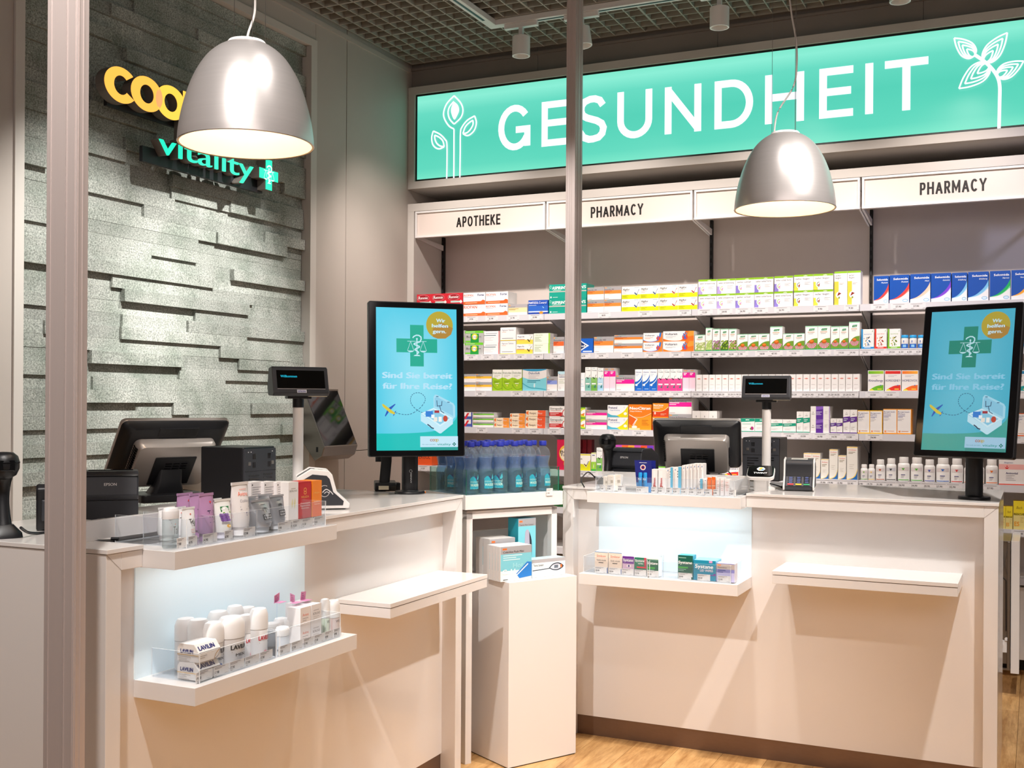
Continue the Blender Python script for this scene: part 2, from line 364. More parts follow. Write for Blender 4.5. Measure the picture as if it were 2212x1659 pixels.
def _arc(cx, cy, rx, ry, a0, a1, n=14): return [(cx + rx * math.cos(math.radians(a0 + (a1 - a0) * i / n)), cy + ry * math.sin(math.radians(a0 + (a1 - a0) * i / n))) for i in range(n + 1)]
CAPS = {  # centre lines in a unit box, with how far each end runs on (in half strokes)
 'E': [([(0, 0), (0, 1)], 1, 1), ([(0, 1), (1, 1)], 0, 1), ([(0, .52), (.92, .52)], 0, 1), ([(0, 0), (1, 0)], 0, 1)],
 'H': [([(0, 0), (0, 1)], 1, 1), ([(1, 0), (1, 1)], 1, 1), ([(0, .53), (1, .53)], 0, 0)], 'I': [([(.5, 0), (.5, 1)], 1, 1)],
 'T': [([(0, 1), (1, 1)], 1, 1), ([(.5, 0), (.5, 1)], 1, 0)], 'N': [([(0, 0), (0, 1)], 1, 1), ([(1, 0), (1, 1)], 1, 1), ([(0, 1), (1, 0)], 0, 0)],
 'U': [([(0, 1), (0, .36)] + _arc(.5, .36, .5, .36, 180, 360)[1:] + [(1, 1)], 1, 1)],
 'D': [([(0, 0), (0, 1)], 1, 1), ([(0, 1), (.42, 1)] + _arc(.42, .5, .58, .5, 90, -90, 18)[1:] + [(0, 0)], 0, 0)],
 'G': [(_arc(.52, .5, .52, .5, 38, 330, 22), 0, 0), ([(1, -.0), (1, .44), (.56, .44)], 0, 0)], 'C': [(_arc(.52, .5, .52, .5, 42, 318, 22), 0, 0)],
 'S': [([(.95, .82), (.82, .95), (.62, 1), (.42, 1), (.2, .95), (.07, .85), (.05, .72), (.12, .61), (.3, .54), (.7, .45), (.9, .37), (.98, .26), (.93, .12), (.78, .03), (.55, 0), (.38, 0), (.15, .06), (.0, .2)], 0, 0)],
 'O': [(_arc(.5, .5, .5, .5, 90, 450, 26), 0, 0)], 'A': [([(0, 0), (.5, 1)], 1, 0), ([(1, 0), (.5, 1)], 1, 0), ([(.16, .29), (.84, .29)], 0, 0)],
 'P': [([(0, 0), (0, 1)], 1, 1), ([(0, 1), (.6, 1)] + _arc(.6, .72, .4, .28, 90, -90, 12)[1:] + [(0, .44)], 0, 0)],
 'R': [([(0, 0), (0, 1)], 1, 1), ([(0, 1), (.58, 1)] + _arc(.58, .73, .4, .27, 90, -90, 12)[1:] + [(0, .46)], 0, 0), ([(.5, .46), (1, 0)], 0, 1)],
 'K': [([(0, 0), (0, 1)], 1, 1), ([(.02, .38), (.92, 1)], 0, 1), ([(.3, .56), (1, 0)], 0, 1)], 'M': [([(0, 0), (0, 1)], 1, 1), ([(1, 0), (1, 1)], 1, 1), ([(0, 1), (.5, .22), (1, 1)], 0, 0)],
 'Y': [([(.5, 0), (.5, .48)], 1, 0), ([(0, 1), (.5, .46), (1, 1)], 1, 1)]}
def cap(I, ch, x, y, w, h, t, col):
    for pts, e0, e1 in CAPS[ch]:
        P = [Vector((x + t / 2 + a * (w - t), y + t / 2 + b * (h - t))) for a, b in pts]
        P[0] = P[0] - (P[1] - P[0]).normalized() * e0 * t / 2; P[-1] = P[-1] + (P[-1] - P[-2]).normalized() * e1 * t / 2
        I.stroke([tuple(p) for p in P], t, col); I.n -= .5
CW = {'E': .55, 'H': .66, 'I': .16, 'T': .6, 'N': .68, 'U': .64, 'D': .66, 'G': .7, 'C': .66, 'S': .58, 'O': .7, 'A': .68, 'P': .56, 'R': .58, 'K': .62, 'M': .8, 'Y': .66}
def capword(I, word, x, y, w, h, t, col, gap=.14):
    tot = sum(CW[c] for c in word) + gap * (len(word) - 1); k = w / tot
    for c in word: cap(I, c, x, y, CW[c] * k, h, t, col); x += (CW[c] + gap) * k
ALL = []
def tag(o, label=None, cat=None, group=None, kind=None):
    if label: o['label'] = label
    if cat: o['category'] = cat
    if group: o['group'] = group
    if kind: o['kind'] = kind
    if label and cat: ALL.append(label)
    return o
def thing(name, label, cat, loc=(0, 0, 0), rz=0, group=None):
    o = bpy.data.objects.new(name, None); C.objects.link(o); o.location = loc; o.rotation_euler = (0, 0, rz); o.empty_display_size = 0.05
    return tag(o, label, cat, group)
def kids(o): return [c for c in C.objects if c.parent == o]
def copy_tree(o, parent=None):
    c = o.copy(); C.objects.link(c); c.parent = parent
    for k in o.children: copy_tree(k, c)
    return c
ORD = ['first', 'second', 'third', 'fourth', 'fifth', 'sixth', 'seventh', 'eighth', 'ninth', 'tenth', 'eleventh', 'twelfth', 'thirteenth', 'fourteenth', 'fifteenth', 'sixteenth', 'seventeenth', 'eighteenth', 'nineteenth', 'twentieth', 'twenty-first', 'twenty-second', 'twenty-third', 'twenty-fourth']
def ordw(i, n):
    if n == 1: return ''
    if n == 2: return ('left one', 'right one')[i]
    if i == 0: return 'leftmost'
    if i == n - 1: return 'rightmost'
    return ORD[i] + ' from left'

# emblems used on the screens and the sign
def emblem(I, cx, cy, k, col, t=0.9):
    a = I.w / I.h; q = lambda x, y: (cx + x * k, cy + y * k * a)
    I.stroke([q(0, -0.95), q(0, 0.62)], 0.10 * k * t, col)
    I.ell(*q(0, 0.66), 0.09 * k, 0.09 * k * a, col, 10)
    I.stroke([q(-0.95, 0.42), q(0.95, 0.42)], 0.05 * k * t, col)
    for sg in (-1, 1):
        I.stroke([q(sg * 0.62, 0.42), q(sg * 0.30, -0.5)], 0.035 * k, col); I.stroke([q(sg * 0.62, 0.42), q(sg * 0.94, -0.5)], 0.035 * k, col)
        I.poly([q(sg * 0.62 + 0.34 * c, -0.5 - 0.16 * d) for c, d in ((-1, 0), (-.6, .7), (0, 1), (.6, .7), (1, 0))], col)
    pts = []
    for i in range(25):
        u = i / 24; pts.append(q(math.sin(u * PI * 4.6) * (0.13 + 0.22 * u), -0.8 + 1.25 * u))
    I.stroke(pts, 0.13 * k * t, col)
    I.stroke([q(0.30, 0.40), q(0.42, 0.62), q(0.40, 0.85), q(0.2, 1.0), q(-0.05, 1.02), q(-0.3, 0.9), q(-0.42, 0.75)], 0.13 * k * t, col)
    I.poly([q(-0.36, -1.02), q(0.36, -1.02), q(0.2, -0.9), q(-0.2, -0.9)], col)
def cross(I, cx, cy, k, t, col):
    a = I.w / I.h
    I.rect(cx - k, cy - t * a, cx + k, cy + t * a, col); I.rect(cx - t, cy - k * a, cx + t, cy + k * a, col)
def coop(I, x, y, h, cols):
    # four letters from rings; h = height of the o in v-units
    a = I.h / I.w; r = h / 2; rx = r * a
    I.ring(x + rx, y + r, rx, r, rx * .42, cols[0], 24, 48, 312)
    I.ring(x + 2.75 * rx, y + r, rx, r, rx * .42, cols[1]); I.ring(x + 4.45 * rx, y + r, rx, r, rx * .42, cols[2])
    I.ring(x + 6.2 * rx, y + r, rx, r, rx * .42, cols[3]); I.rect(x + 5.2 * rx, y - 0.85 * r, x + 5.62 * rx, y + 1.9 * r, cols[3])

# ============================================================ THE SETTING
XW = -3.985; ZC = 3.85; YF = 6.75; YB = 7.18
# floor: oak boards running in depth, each its own piece
fb = MB(); fb.box(-4.3, 2.2, -1.5, 7.4, -0.08, -0.014)
floor = tag(fb.build('floor', VOID), kind='structure')
bw = 0.19; k = 0
lens = [1.9, 2.2]
boards = {}
for L in lens:
    m = MB(); m.box(0.0006, bw - 0.0006, 0.0008, L - 0.0008, -0.014, 0); boards[L] = m
bo = {}
for i in range(34):
    x = -4.25 + i * bw; y = -1.5 - RND.random() * 1.7
    while y < 7.35:
        L = lens[RND.randrange(2)]
        if y + L > -1.5:
            if L not in bo: o = bo[L] = boards[L].build('floorboard', OAK, floor, bevel=0.0008)
            else: o = bo[L].copy(); C.objects.link(o)
            o.parent = floor; o.location = (x, y, 0)
        y += L
# ceiling: void above an open-cell grid of 0.6 m tiles
cb = MB(); cb.box(-4.3, 2.2, -1.5, 7.4, 4.5, 4.56)
ceil = tag(cb.build('ceiling', VOID), kind='structure')
gt = MB()
for i in range(6):
    a = i * 0.1
    gt.box(a - 0.0035, a + 0.0035, 0, 0.6, 0, 0.052); gt.box(0, 0.6, a - 0.0035, a + 0.0035, 0, 0.052)
gt.box(0, 0.6, 0.5905, 0.5955, 0, 0.052); gt.box(0.5905, 0.5955, 0, 0.6, 0, 0.052)
g0 = None
for i in range(10):
    for j in range(11):
        x = XW + 0.035 + i * 0.6; y = 6.745 - (j + 1) * 0.6
        if i in (1,) and j in (0,): pass
        if g0 is None: o = g0 = gt.build('grid_tile', GRID, ceil)
        else: o = g0.copy(); C.objects.link(o)
        o.parent = ceil; o.location = (x, y, ZC)
# dark ducts above the grid
m = MB(); m.tube([(-3.6, 6.2, 4.3), (-1.2, 6.3, 4.3), (1.2, 6.1, 4.32)], 0.09, 10); m.box(-3.9, 1.8, 4.6, 4.9, 4.25, 4.45)
m.each('duct', VOID, ceil, smooth=True)

# left wall: panels around the recess that holds the stone
SY0, SY1, SZ1 = 3.43, 5.645, 3.694     # outside of the frame
wl = tag(MB().box(XW - 0.25, XW - 0.12, -1.5, 7.45, 0, 4.5).build('wall_left', TAUPE), kind='structure')
pan = [(-1.5, 0.9, 0.0, 4.0), (0.9, 2.15, 0, 4.0), (2.15, SY0, 0, 4.0), (SY0, 4.55, SZ1, 4.0), (4.55, SY1, SZ1, 4.0), (SY1, 5.982, 0.0, 1.182), (SY1, 5.982, 1.186, 4.0),
       (5.986, 7.3, 0, 1.182), (5.986, 7.3, 1.186, 4.0)]
for a, b, c, d in pan:
    MB().box(XW - 0.13, XW, a + 0.0015, b - 0.0015, c, d).build('wall_panel', TAUPE, wl, bevel=0.001)
MB().box(XW - 0.02, XW + 0.012, 5.2, 6.77, 3.80, 3.83).build('cornice_strip', TAUPE, wl)
fr = MB()
fr.box(XW - 0.1, XW + 0.012, SY0, SY0 + 0.05, 0, SZ1); fr.box(XW - 0.1, XW + 0.012, SY1 - 0.06, SY1, 0, SZ1); fr.box(XW - 0.1, XW + 0.012, SY0 + 0.05, SY1 - 0.06, SZ1 - 0.045, SZ1)
tag(fr.build('trim_1', FRAMEM, bevel=0.001), kind='structure')
# stone strips (pieces of the wall)
ROWH = 0.0617; z = SZ1 - 0.047; YA, YE = SY0 + 0.052, SY1 - 0.062; row = 0; last = []
while z > 0.62:
    y = YA; cuts = [YA]; off = RND.random() * 0.7
    y = YA + 0.15 + off
    while y < YE - 0.12:
        cuts.append(y); y += RND.choice([0.45, 0.62, 0.8, 0.95, 1.1])
    cuts.append(YE); pd = None
    for a, b in zip(cuts[:-1], cuts[1:]):
        d = RND.choice([0.0, 0.0, 0.014, 0.014, 0.028]); 
        if pd is not None and d == pd: d = RND.choice([0.0, 0.014, 0.028])
        pd = d; j = RND.uniform(-.0015, .0015)
        m = MB(); m.box(XW - 0.1, XW - 0.052 + d + j, a + 0.0006, b - 0.0006, z - ROWH + 0.0005, z)
        m.build('stone_strip', STONE, wl, bevel=0.0008)
    z -= ROWH; row += 1
MB().box(XW - 0.12, XW - 0.04, YA, YE, 0, z).build('base_panel', TAUPE, wl)
# back wall with the bulkhead over the shelving, its shade put into the colour
wb = tag(MB().box(-4.1, 2.2, 7.32, 7.42, 0, 4.5).build('wall_back', TAUPE_SHADE), kind='structure')
bx = [-3.985, -3.02, -1.8, -0.6, 0.6, 2.2]
for a, b in zip(bx[:-1], bx[1:]):
    MB().box(a + 0.001, b - 0.001, 6.80, 7.33, 2.99, 4.0).build('bulkhead_panel', TAUPE_SHADE, wb, bevel=0.001)
MB().box(-3.985, 2.2, 6.785, 6.80, ZC - 0.03, ZC - 0.012).build('edge_strip', TAUPE_SHADE, wb)

# ------------------------------------------------------------ illuminated sign
yf = 6.75; X0, X1 = -3.984, 1.05; Z0, Z1 = 2.985, 3.695
sign = thing('light_box_sign', 'long green backlit GESUNDHEIT sign with white plants above the shelves', 'sign', (X0, yf, Z0))
m = MB(); bd = 0.052
m.box(X0, X1, yf, yf + 0.06, Z1 - bd, Z1); m.box(X0, X1, yf, yf + 0.06, Z0, Z0 + bd); m.box(X0, X0 + bd, yf, yf + 0.06, Z0 + bd, Z1 - bd); m.box(X1 - bd, X1, yf, yf + 0.06, Z0 + bd, Z1 - bd)
m.each('frame', FRAMEM, sign, world=True, bevel=0.0015)
MB().box(X0 + .001, X1 - .001, yf + 0.06, 7.3, Z0, Z1).build('housing', FRAMEM, sign, world=True)
yg = yf + 0.012
m = MB(); m.box(X0 + bd, X1 - bd, yg + 0.004, yg + 0.03, Z0 + bd, Z1 - bd); m.build('gasket', mat('dark_gasket', '#0c1a12', 0.4), sign, world=True)
GX0, GX1, GZ0, GZ1 = X0 + bd + 0.014, X1 - bd - 0.014, Z0 + bd + 0.014, Z1 - bd - 0.014
I = Ink(1, 1, 0.0004)
W_, H_ = GX1 - GX0, GZ1 - GZ0
I.rect(0, 0, W_, H_, '#5fdabf'); I.n = 2
for a, b, c1, c2 in ((0, .12, '#74e6c8', '#5fdabf'), (.12, .5, '#5fdabf', '#55d3b9'), (.5, .78, '#55d3b9', '#66dcc3'), (.78, .93, '#66dcc3', '#8aefd6'), (.93, 1, '#8aefd6', '#7fe9cd')):
    I.rect(0, a * H_, W_, b * H_, c1, c2); I.n = 2
I.build('green_face', GLOW, sign, (GX0 - X0, yg + 0.003 - yf, GZ0 - Z0), (1, 0, 0), (0, 0, 1), (0, -1, 0))
I = Ink(1, 1, 0.0005); I.n = 5
def sg(u, v):
    p = onY(u, v, yg); return (p.x - GX0, p.z - GZ0)
WH = '#f2f7fd'
for ch, a, b in (('G', 1076.4, 1146), ('E', 1170, 1232), ('S', 1246, 1312), ('U', 1333.5, 1409), ('N', 1436, 1515), ('D', 1543.5, 1627), ('H', 1652.5, 1737), ('E', 1769.5, 1843), ('I', 1867.5, 1887.5), ('T', 1911, 2005)):
    xa, xb = sg(a, 250)[0], sg(b, 230)[0]
    zt, zb = sg(1911, 133)[1], sg(1947, 239.7)[1]
    o_ = 0.008 if ch in 'GSU' else 0
    cap(I, ch, xa, zb - o_ * .5, xb - xa, zt - zb + o_, .0445, WH)
Lz = lambda pts, s, ox, oy: [sg(ox + x / s, oy + y / s) for x, y in pts]
def spl(pts, n=5):
    out = []; P = [Vector(p) for p in pts]
    for i in range(len(P) - 1):
        a, b, c, d = P[max(i - 1, 0)], P[i], P[i + 1], P[min(i + 2, len(P) - 1)]
        for k in range(n):
            t = k / n; out.append(tuple(0.5 * ((2 * b) + (c - a) * t + (2 * a - 5 * b + 4 * c - d) * t * t + (3 * b - a - 3 * c + d) * t ** 3)))
    out.append(tuple(P[-1])); return out
sw = 0.0105
A_ = lambda pts, cl=False: I.stroke(spl(Lz(pts, 6.32, 890, 180)), sw, WH, cl)
A_([(575, 1310), (577, 960), (578, 627)]); A_([(578, 625), (510, 585), (450, 490), (437, 400), (480, 280), (580, 172)])
A_([(580, 172), (670, 270), (701, 370), (672, 470), (580, 560)]); A_([(580, 560), (520, 490), (498, 400), (520, 320), (578, 250)])
I.poly(spl(Lz([(578, 250), (632, 300), (650, 370), (625, 440), (585, 500), (548, 430), (540, 350), (578, 250)], 6.32, 890, 180), 4)[:-1], WH)
A_([(660, 1305), (665, 960), (668, 680), (690, 600), (760, 510), (862, 448)]); A_([(862, 448), (886, 540), (860, 640), (800, 703), (750, 716), (703, 690)])
A_([(703, 690), (735, 600), (790, 540), (840, 508)]); A_([(840, 508), (840, 570), (800, 640), (755, 680), (703, 690)])
A_([(482, 1320), (487, 1060), (485, 830), (460, 770), (390, 700), (300, 656)]); A_([(300, 656), (279, 740), (290, 830), (330, 882), (385, 898), (450, 870)])
A_([(450, 870), (430, 790), (380, 740), (320, 712)]); A_([(320, 712), (325, 770), (350, 825), (395, 860), (450, 870)])
B_ = lambda pts, wd=sw: I.stroke(spl(Lz(pts, 5.925, 1840, 0)), wd, WH)
B_([(1885, 1650), (1893, 1300), (1893, 1100), (1860, 980), (1780, 870), (1680, 780), (1570, 705)], 0.018)
for bx_, tp, hw in (((1570, 725), (1312, 495), 105), ((1700, 800), (1992, 430), 105), ((1752, 840), (1374, 1145), 120), ((1868, 990), (2200, 798), 95)):
    b_, t_ = Vector(bx_), Vector(tp); d_ = t_ - b_; n_ = Vector((-d_.y, d_.x)).normalized()
    for j, sc in enumerate((1, .8, .6, .38)):
        tt = b_ + d_ * sc; h2 = hw * (1 if j == 0 else sc * .95)
        for sgn in (1, -1):
            B_([b_, b_ + d_ * .1 * sc + n_ * sgn * h2 * .72, b_ + d_ * .38 * sc + n_ * sgn * h2, b_ + d_ * .72 * sc + n_ * sgn * h2 * .62, tt], 0.0085)
I.build('white_lettering', BRIGHT, sign, (GX0 - X0, yg + 0.003 - yf, GZ0 - Z0), (1, 0, 0), (0, 0, 1), (0, -1, 0))

# ------------------------------------------------------------ track and lamps
tr = thing('lighting_track', 'white L-shaped lighting track set into the ceiling grid', 'track', (-3.05, 6.18, ZC - 0.04))
m = MB(); m.box(-3.075, 1.2, 6.15, 6.21, ZC - 0.035, ZC - .001); m.box(-3.075, -3.015, 1.5, 6.15, ZC - 0.035, ZC - .001)
m.each('housing', SHELFM, tr, world=True, bevel=0.002)
m = MB(); m.box(-2.95, 1.2, 6.172, 6.188, ZC - 0.0365, ZC - 0.03); m.box(-3.053, -3.037, 1.6, 6.05, ZC - 0.0365, ZC - 0.03); m.each('slot', BLACK, tr, world=True)
def track_spot(px, zb, lab, tilt=0.0, rz=0.0, first=[None]):
    p = onY(px, 60, 6.18)
    t = thing('track_spotlight', lab, 'lamp', (p.x, 6.18, ZC - 0.036), rz, 'white cylinder spotlights on the ceiling track')
    MB().rrect(-0.11, 0.11, -0.017, 0.017, -0.028, 0, 0.008).build('adapter', WHITE, t)
    MB().box(-0.012, 0.012, -0.012, 0.012, -0.13, -0.02).build('arm', WHITE, t)
    zt = -0.085; L = (ZC - 0.036) - zb + zt
    M = Matrix.Translation((0, 0, zt - 0.03)) @ Matrix.Rotation(tilt, 4, 'Y') @ Matrix.Translation((0, 0, 0.03))
    m = MB(M); r = 0.054
    m.lathe([(r - 0.006, -0.03), (r - 0.006, 0), (r, 0), (r, -L), (r - 0.007, -L), (r - 0.009, -L + 0.02), (0.02, -L + 0.05)], 28)
    m.build('lamp_body', WHITE, t, smooth=True)
    return t
z_ = lambda u, v: onY(u, v, 6.18).z
track_spot(1126, z_(1122, 122), 'white cylinder spotlight left of the central aluminium post')
track_spot(1256, z_(1262, 100), 'white cylinder spotlight tilted behind the central aluminium post', -0.16)
track_spot(1554, z_(1555, 60), 'white cylinder spotlight above the letter D of the sign')
track_spot(1944, z_(1944, 4), 'white cylinder spotlight cut by the top edge near the sign end')

# ------------------------------------------------------------ pendants
def pendant(pxc, pyc, dist, R, H, lab, cables, cordpts):
    p = ORG + ray(pxc, pyc) * dist
    t = thing('pendant_lamp', lab, 'lamp', p, 0, 'aluminium dome pendant lamps')
    prof = [(R, 0), (R * .995, H * .08), (R * .965, H * .22), (R * .91, H * .38), (R * .835, H * .54), (R * .735, H * .69), (R * .60, H * .83), (R * .45, H * .925), (R * .30, H * .985), (R * .26, H)]
    pf = spl([(a, b) for a, b in prof], 4)
    m = MB(); m.lathe(pf, 64, caps=False); m.build('outer_shade', PENDM, t, smooth=True)
    m = MB(); m.lathe([(R, 0)] + [(max(0.01, a - 0.006), b - 0.003) for a, b in pf[1:]], 64, caps=False); m.build('inner_shade', PENDI, t, smooth=True)
    MB().lathe([(R, -0.002), (R + 0.0015, 0.001), (R - 0.004, 0.003), (R - 0.006, 0)], 64, caps=False).build('rim', PENDM, t, smooth=True)
    MB().lathe([(R * .30, H * .985), (R * .27, H + 0.004), (0.004, H + 0.006)], 32).build('top_cap', WHITE, t, smooth=True)
    MB().lathe([(0.02, H - .01), (0.022, H - 0.09), (0.03, H - 0.1), (0.036, H - 0.13), (0.028, H - 0.16), (0.005, H - 0.175)], 20).build('bulb', mat('lamp_bulb', '#ffe9cc', 0.5, emit=2.5), t, smooth=True)
    for a in cables:
        m = MB(); q = (R * .28 * math.cos(a), R * .28 * math.sin(a)); m.tube([(q[0], q[1], H), (q[0], q[1], ZC - p.z + .05)], 0.0009, 5); m.build('suspension_wire', STEEL, t)
    m = MB(); m.tube(spl([(x, y, H + z) for x, y, z in cordpts] + [(cordpts[-1][0], cordpts[-1][1], ZC - p.z + .05)], 6), 0.0035, 8); m.build('power_cord', CORD, t, smooth=True)
    l = bpy.data.lights.new('pendant_light', 'POINT'); l.energy = 2.6; l.shadow_soft_size = 0.03; l.color = (1, 0.84, 0.66)
    lo = bpy.data.objects.new('pendant_light', l); C.objects.link(lo); lo.parent = t; lo.location = (0, 0, H - 0.21)
pendant(532, 313, 3.351, 0.2, 0.305, 'large silver dome pendant lamp hanging in front of the stone wall sign', (PI * .95, PI * .3, -PI * .2),
        [(0.0, 0, 0.0), (0.005, 0.0, 0.03), (0.02, 0.01, 0.09), (0.028, 0.0, 0.16), (0.015, 0, 0.22), (-0.01, 0, 0.27), (-0.03, 0, 0.36)])
pendant(1695, 452, 4.51, 0.2, 0.305, 'silver dome pendant lamp hanging in front of the green sign', (PI * .95, PI * .3, -PI * .2),
        [(-0.045, 0, 0.0), (-0.03, 0.0, 0.09), (0.03, 0.01, 0.19), (0.045, 0.0, 0.28), (0.04, 0, 0.38), (0.02, 0, 0.5), (0.01, 0, 0.66)])

# ------------------------------------------------------------ aluminium posts of the shopfront
def post(lab, x0, x1, y0, y1, ax):
    t = thing('aluminium_post', lab, 'post', ((x0 + x1) / 2, (y0 + y1) / 2, 0))
    MB().box(x0, x1, y0, y1, 0, ZC + 0.08).build('profile', ALU, t, world=True, bevel=0.0012)
    dx, dy = x1 - x0, y1 - y0
    m = MB()
    if ax == 'x':     # wide face towards the customers
        for a in (0.1, .13, .62, .66, .93): m.box(x0 + dx * a, x0 + dx * a + 0.0022, y0 - 0.0015, y0 + .001, 0, ZC)
        for a in (.12, .5, .56): m.box(x1 - .001, x1 + 0.0015, y0 + dy * a, y0 + dy * a + 0.0022, 0, ZC)
    else:
        for a in (.14, .42, .6): m.box(x0 + dx * a, x0 + dx * a + 0.002, y0 - 0.0015, y0 + .001, 0, ZC)
        for a in (.1, .3, .34, .38, .7, .75): m.box(x1 - .001, x1 + 0.0015, y0 + dy * a, y0 + dy * a + 0.002, 0, ZC)
    m.each('rib', ALU, t, world=True)
    return t
post('wide aluminium post at the near end of the left counter', -2.098, -2.003, 1.9, 1.936, 'x')
post('slim aluminium post between the two counters, behind the podium', -2.109, -2.060, 5.1, 5.197, 'y')
# coop / vitality sign on the stone
XS = -3.86
sg2 = thing('wall_sign', 'backlit orange and green letter sign on the stone wall', 'sign', (XS, 4.4, 2.8))
def yz(u, v): p = onX(u, v, XS); return (p.y, p.z)
y0_, zc1 = yz(258, 182); yl, _z = yz(225, 178); r1 = y0_ - yl
c2 = yz(319.5, 204); c3 = yz(369, 222)
R1 = (yz(319, 166)[1] - yz(319, 242)[1]) / 2 * 0.985
I = Ink(1, 1, 0.0003); Y_, Z_ = 4.4, 2.8
OR, YO, OV = '#ffb64a', '#ffc84a', '#ff9d63'
tt_ = R1 * .47; RX = R1 * 1.27; TXX = R1 * .73
c2 = (yz(317.3, 204)[0], c2[1]); c3 = (yz(369, 222)[0], c3[1]); cc = (yz(225, 178)[0] + RX, yz(259, 183)[1])
I.oring(cc[0] - Y_, cc[1] - Z_, RX, R1, TXX, tt_, OR, 40, 44, 322)
I.oring(c2[0] - Y_, c2[1] - Z_, RX, R1, TXX, tt_, OR); I.oring(c3[0] - Y_, c3[1] - Z_, RX, R1, TXX, tt_, YO)
ph = math.acos(min(1, (c3[0] - c2[0]) / 2 / RX))
le = [(c2[0] + RX * math.cos(a), c2[1] + R1 * math.sin(a)) for a in [-ph + 2 * ph * i / 12 for i in range(13)]] + [(c3[0] - RX * math.cos(a), c3[1] + R1 * math.sin(a)) for a in [-ph + 2 * ph * i / 12 for i in range(1, 12)]]
I.poly([(a - Y_, b - Z_) for a, b in le], OV)
c4 = (c3[0] + 1.72 * RX, c3[1]); I.oring(c4[0] - Y_, c4[1] - Z_, RX, R1, TXX, tt_, YO)
PXA, PXB = c3[0] + RX * .80, c3[0] + RX * 1.30
I.rect(PXA - Y_, c4[1] - R1 * 1.9 - Z_, PXB - Y_, c4[1] + R1 * .98 - Z_, YO)
GR = '#14efb6'
va = yz(343, 293); vb = yz(361, 335); vy = yz(546.5, 395)
xh = (onX(343, 293, XS).z - onX(361, 335, XS).z)
I.text('vitality', va[0] - Y_, vb[1] - Z_, xh * CAPH / 0.545, GR, w=yz(546.5, 370)[0] - va[0], bold=0.014, res=4)
cc4 = yz(580, 378); kx = (yz(600, 385)[0] - yz(559.5, 371)[0]) / 2
cross(I, cc4[0] - Y_, cc4[1] - Z_, kx, kx * .34, GR)
emblem(I, cc4[0] - Y_, cc4[1] - Z_, kx * .58, '#e8fff8', 1.2)
I.build('glowing_faces', BRIGHT, sg2, (0, 0, 0), (0, 1, 0), (0, 0, 1), (1, 0, 0))
# letter bodies: dark returns behind every face
m = MB(); dep = 0.055
def ringbody(c, a0, a1):
    n = 36; q = [math.radians(a0 + (a1 - a0) * i / n) for i in range(n + 1)]; full = abs(a1 - a0) > 359
    vs = []
    for ra, rb in ((RX, R1), (RX - TXX, R1 - tt_)):
        for xx in (XS - dep, XS - 0.001): vs += [(xx, c[0] + ra * math.cos(a), c[1] + rb * math.sin(a)) for a in q]
    k_ = n + 1; fs = []
    for i in range(n):
        for A, B in ((0, 1), (2, 3), (0, 2), (1, 3)): fs.append((A * k_ + i, A * k_ + i + 1, B * k_ + i + 1, B * k_ + i))
    if not full: fs += [(0, k_, 3 * k_, 2 * k_), (n, k_ + n, 3 * k_ + n, 2 * k_ + n)]
    m._add(vs, fs)
ringbody(cc, 44, 322)
for c in (c2, c3, c4): ringbody(c, 0, 360)
m.box(XS - dep, XS - 0.001, PXA, PXB, c4[1] - R1 * 1.9, c4[1] + R1 * .98)
m.box(XS - dep, XS - .001, cc4[0] - kx, cc4[0] + kx, cc4[1] - kx * .34, cc4[1] + kx * .34); m.box(XS - dep, XS - .001, cc4[0] - kx * .34, cc4[0] + kx * .34, cc4[1] - kx, cc4[1] + kx)
g, fs, gw = glyphs('vitality', 0, 0, 4)
k_ = xh * CAPH / 0.545 / CAPH; kxx = (yz(546.5, 370)[0] - va[0]) / gw
vs = [(XS - 0.001, va[0] + a * kxx, vb[1] + b * k_) for a, b in g] + [(XS - dep, va[0] + a * kxx, vb[1] + b * k_) for a, b in g]
ec = {}
for f in fs:
    for a, b in zip(f, f[1:] + f[:1]): ec.setdefault((min(a, b), max(a, b)), []).append((a, b))
n_ = len(g); m._add(vs, [(e[0][0], e[0][1], e[0][1] + n_, e[0][0] + n_) for e in ec.values() if len(e) == 1] + [tuple(i + n_ for i in f) for f in fs])
m.build('letter_bodies', LETB, sg2, world=True)
m = MB(); m.box(XS - .075, XS - dep, cc[0] - R1 * .4, c4[0] + R1 * .6, cc[1] - R1 * 1.15, cc[1] - R1 * .55)
m.box(XS - .075, XS - dep, va[0] - 0.05, cc4[0] + kx * .2, vb[1] - 0.045, vb[1] + 0.03); m.each('mounting_rail', BLACK, sg2, world=True)

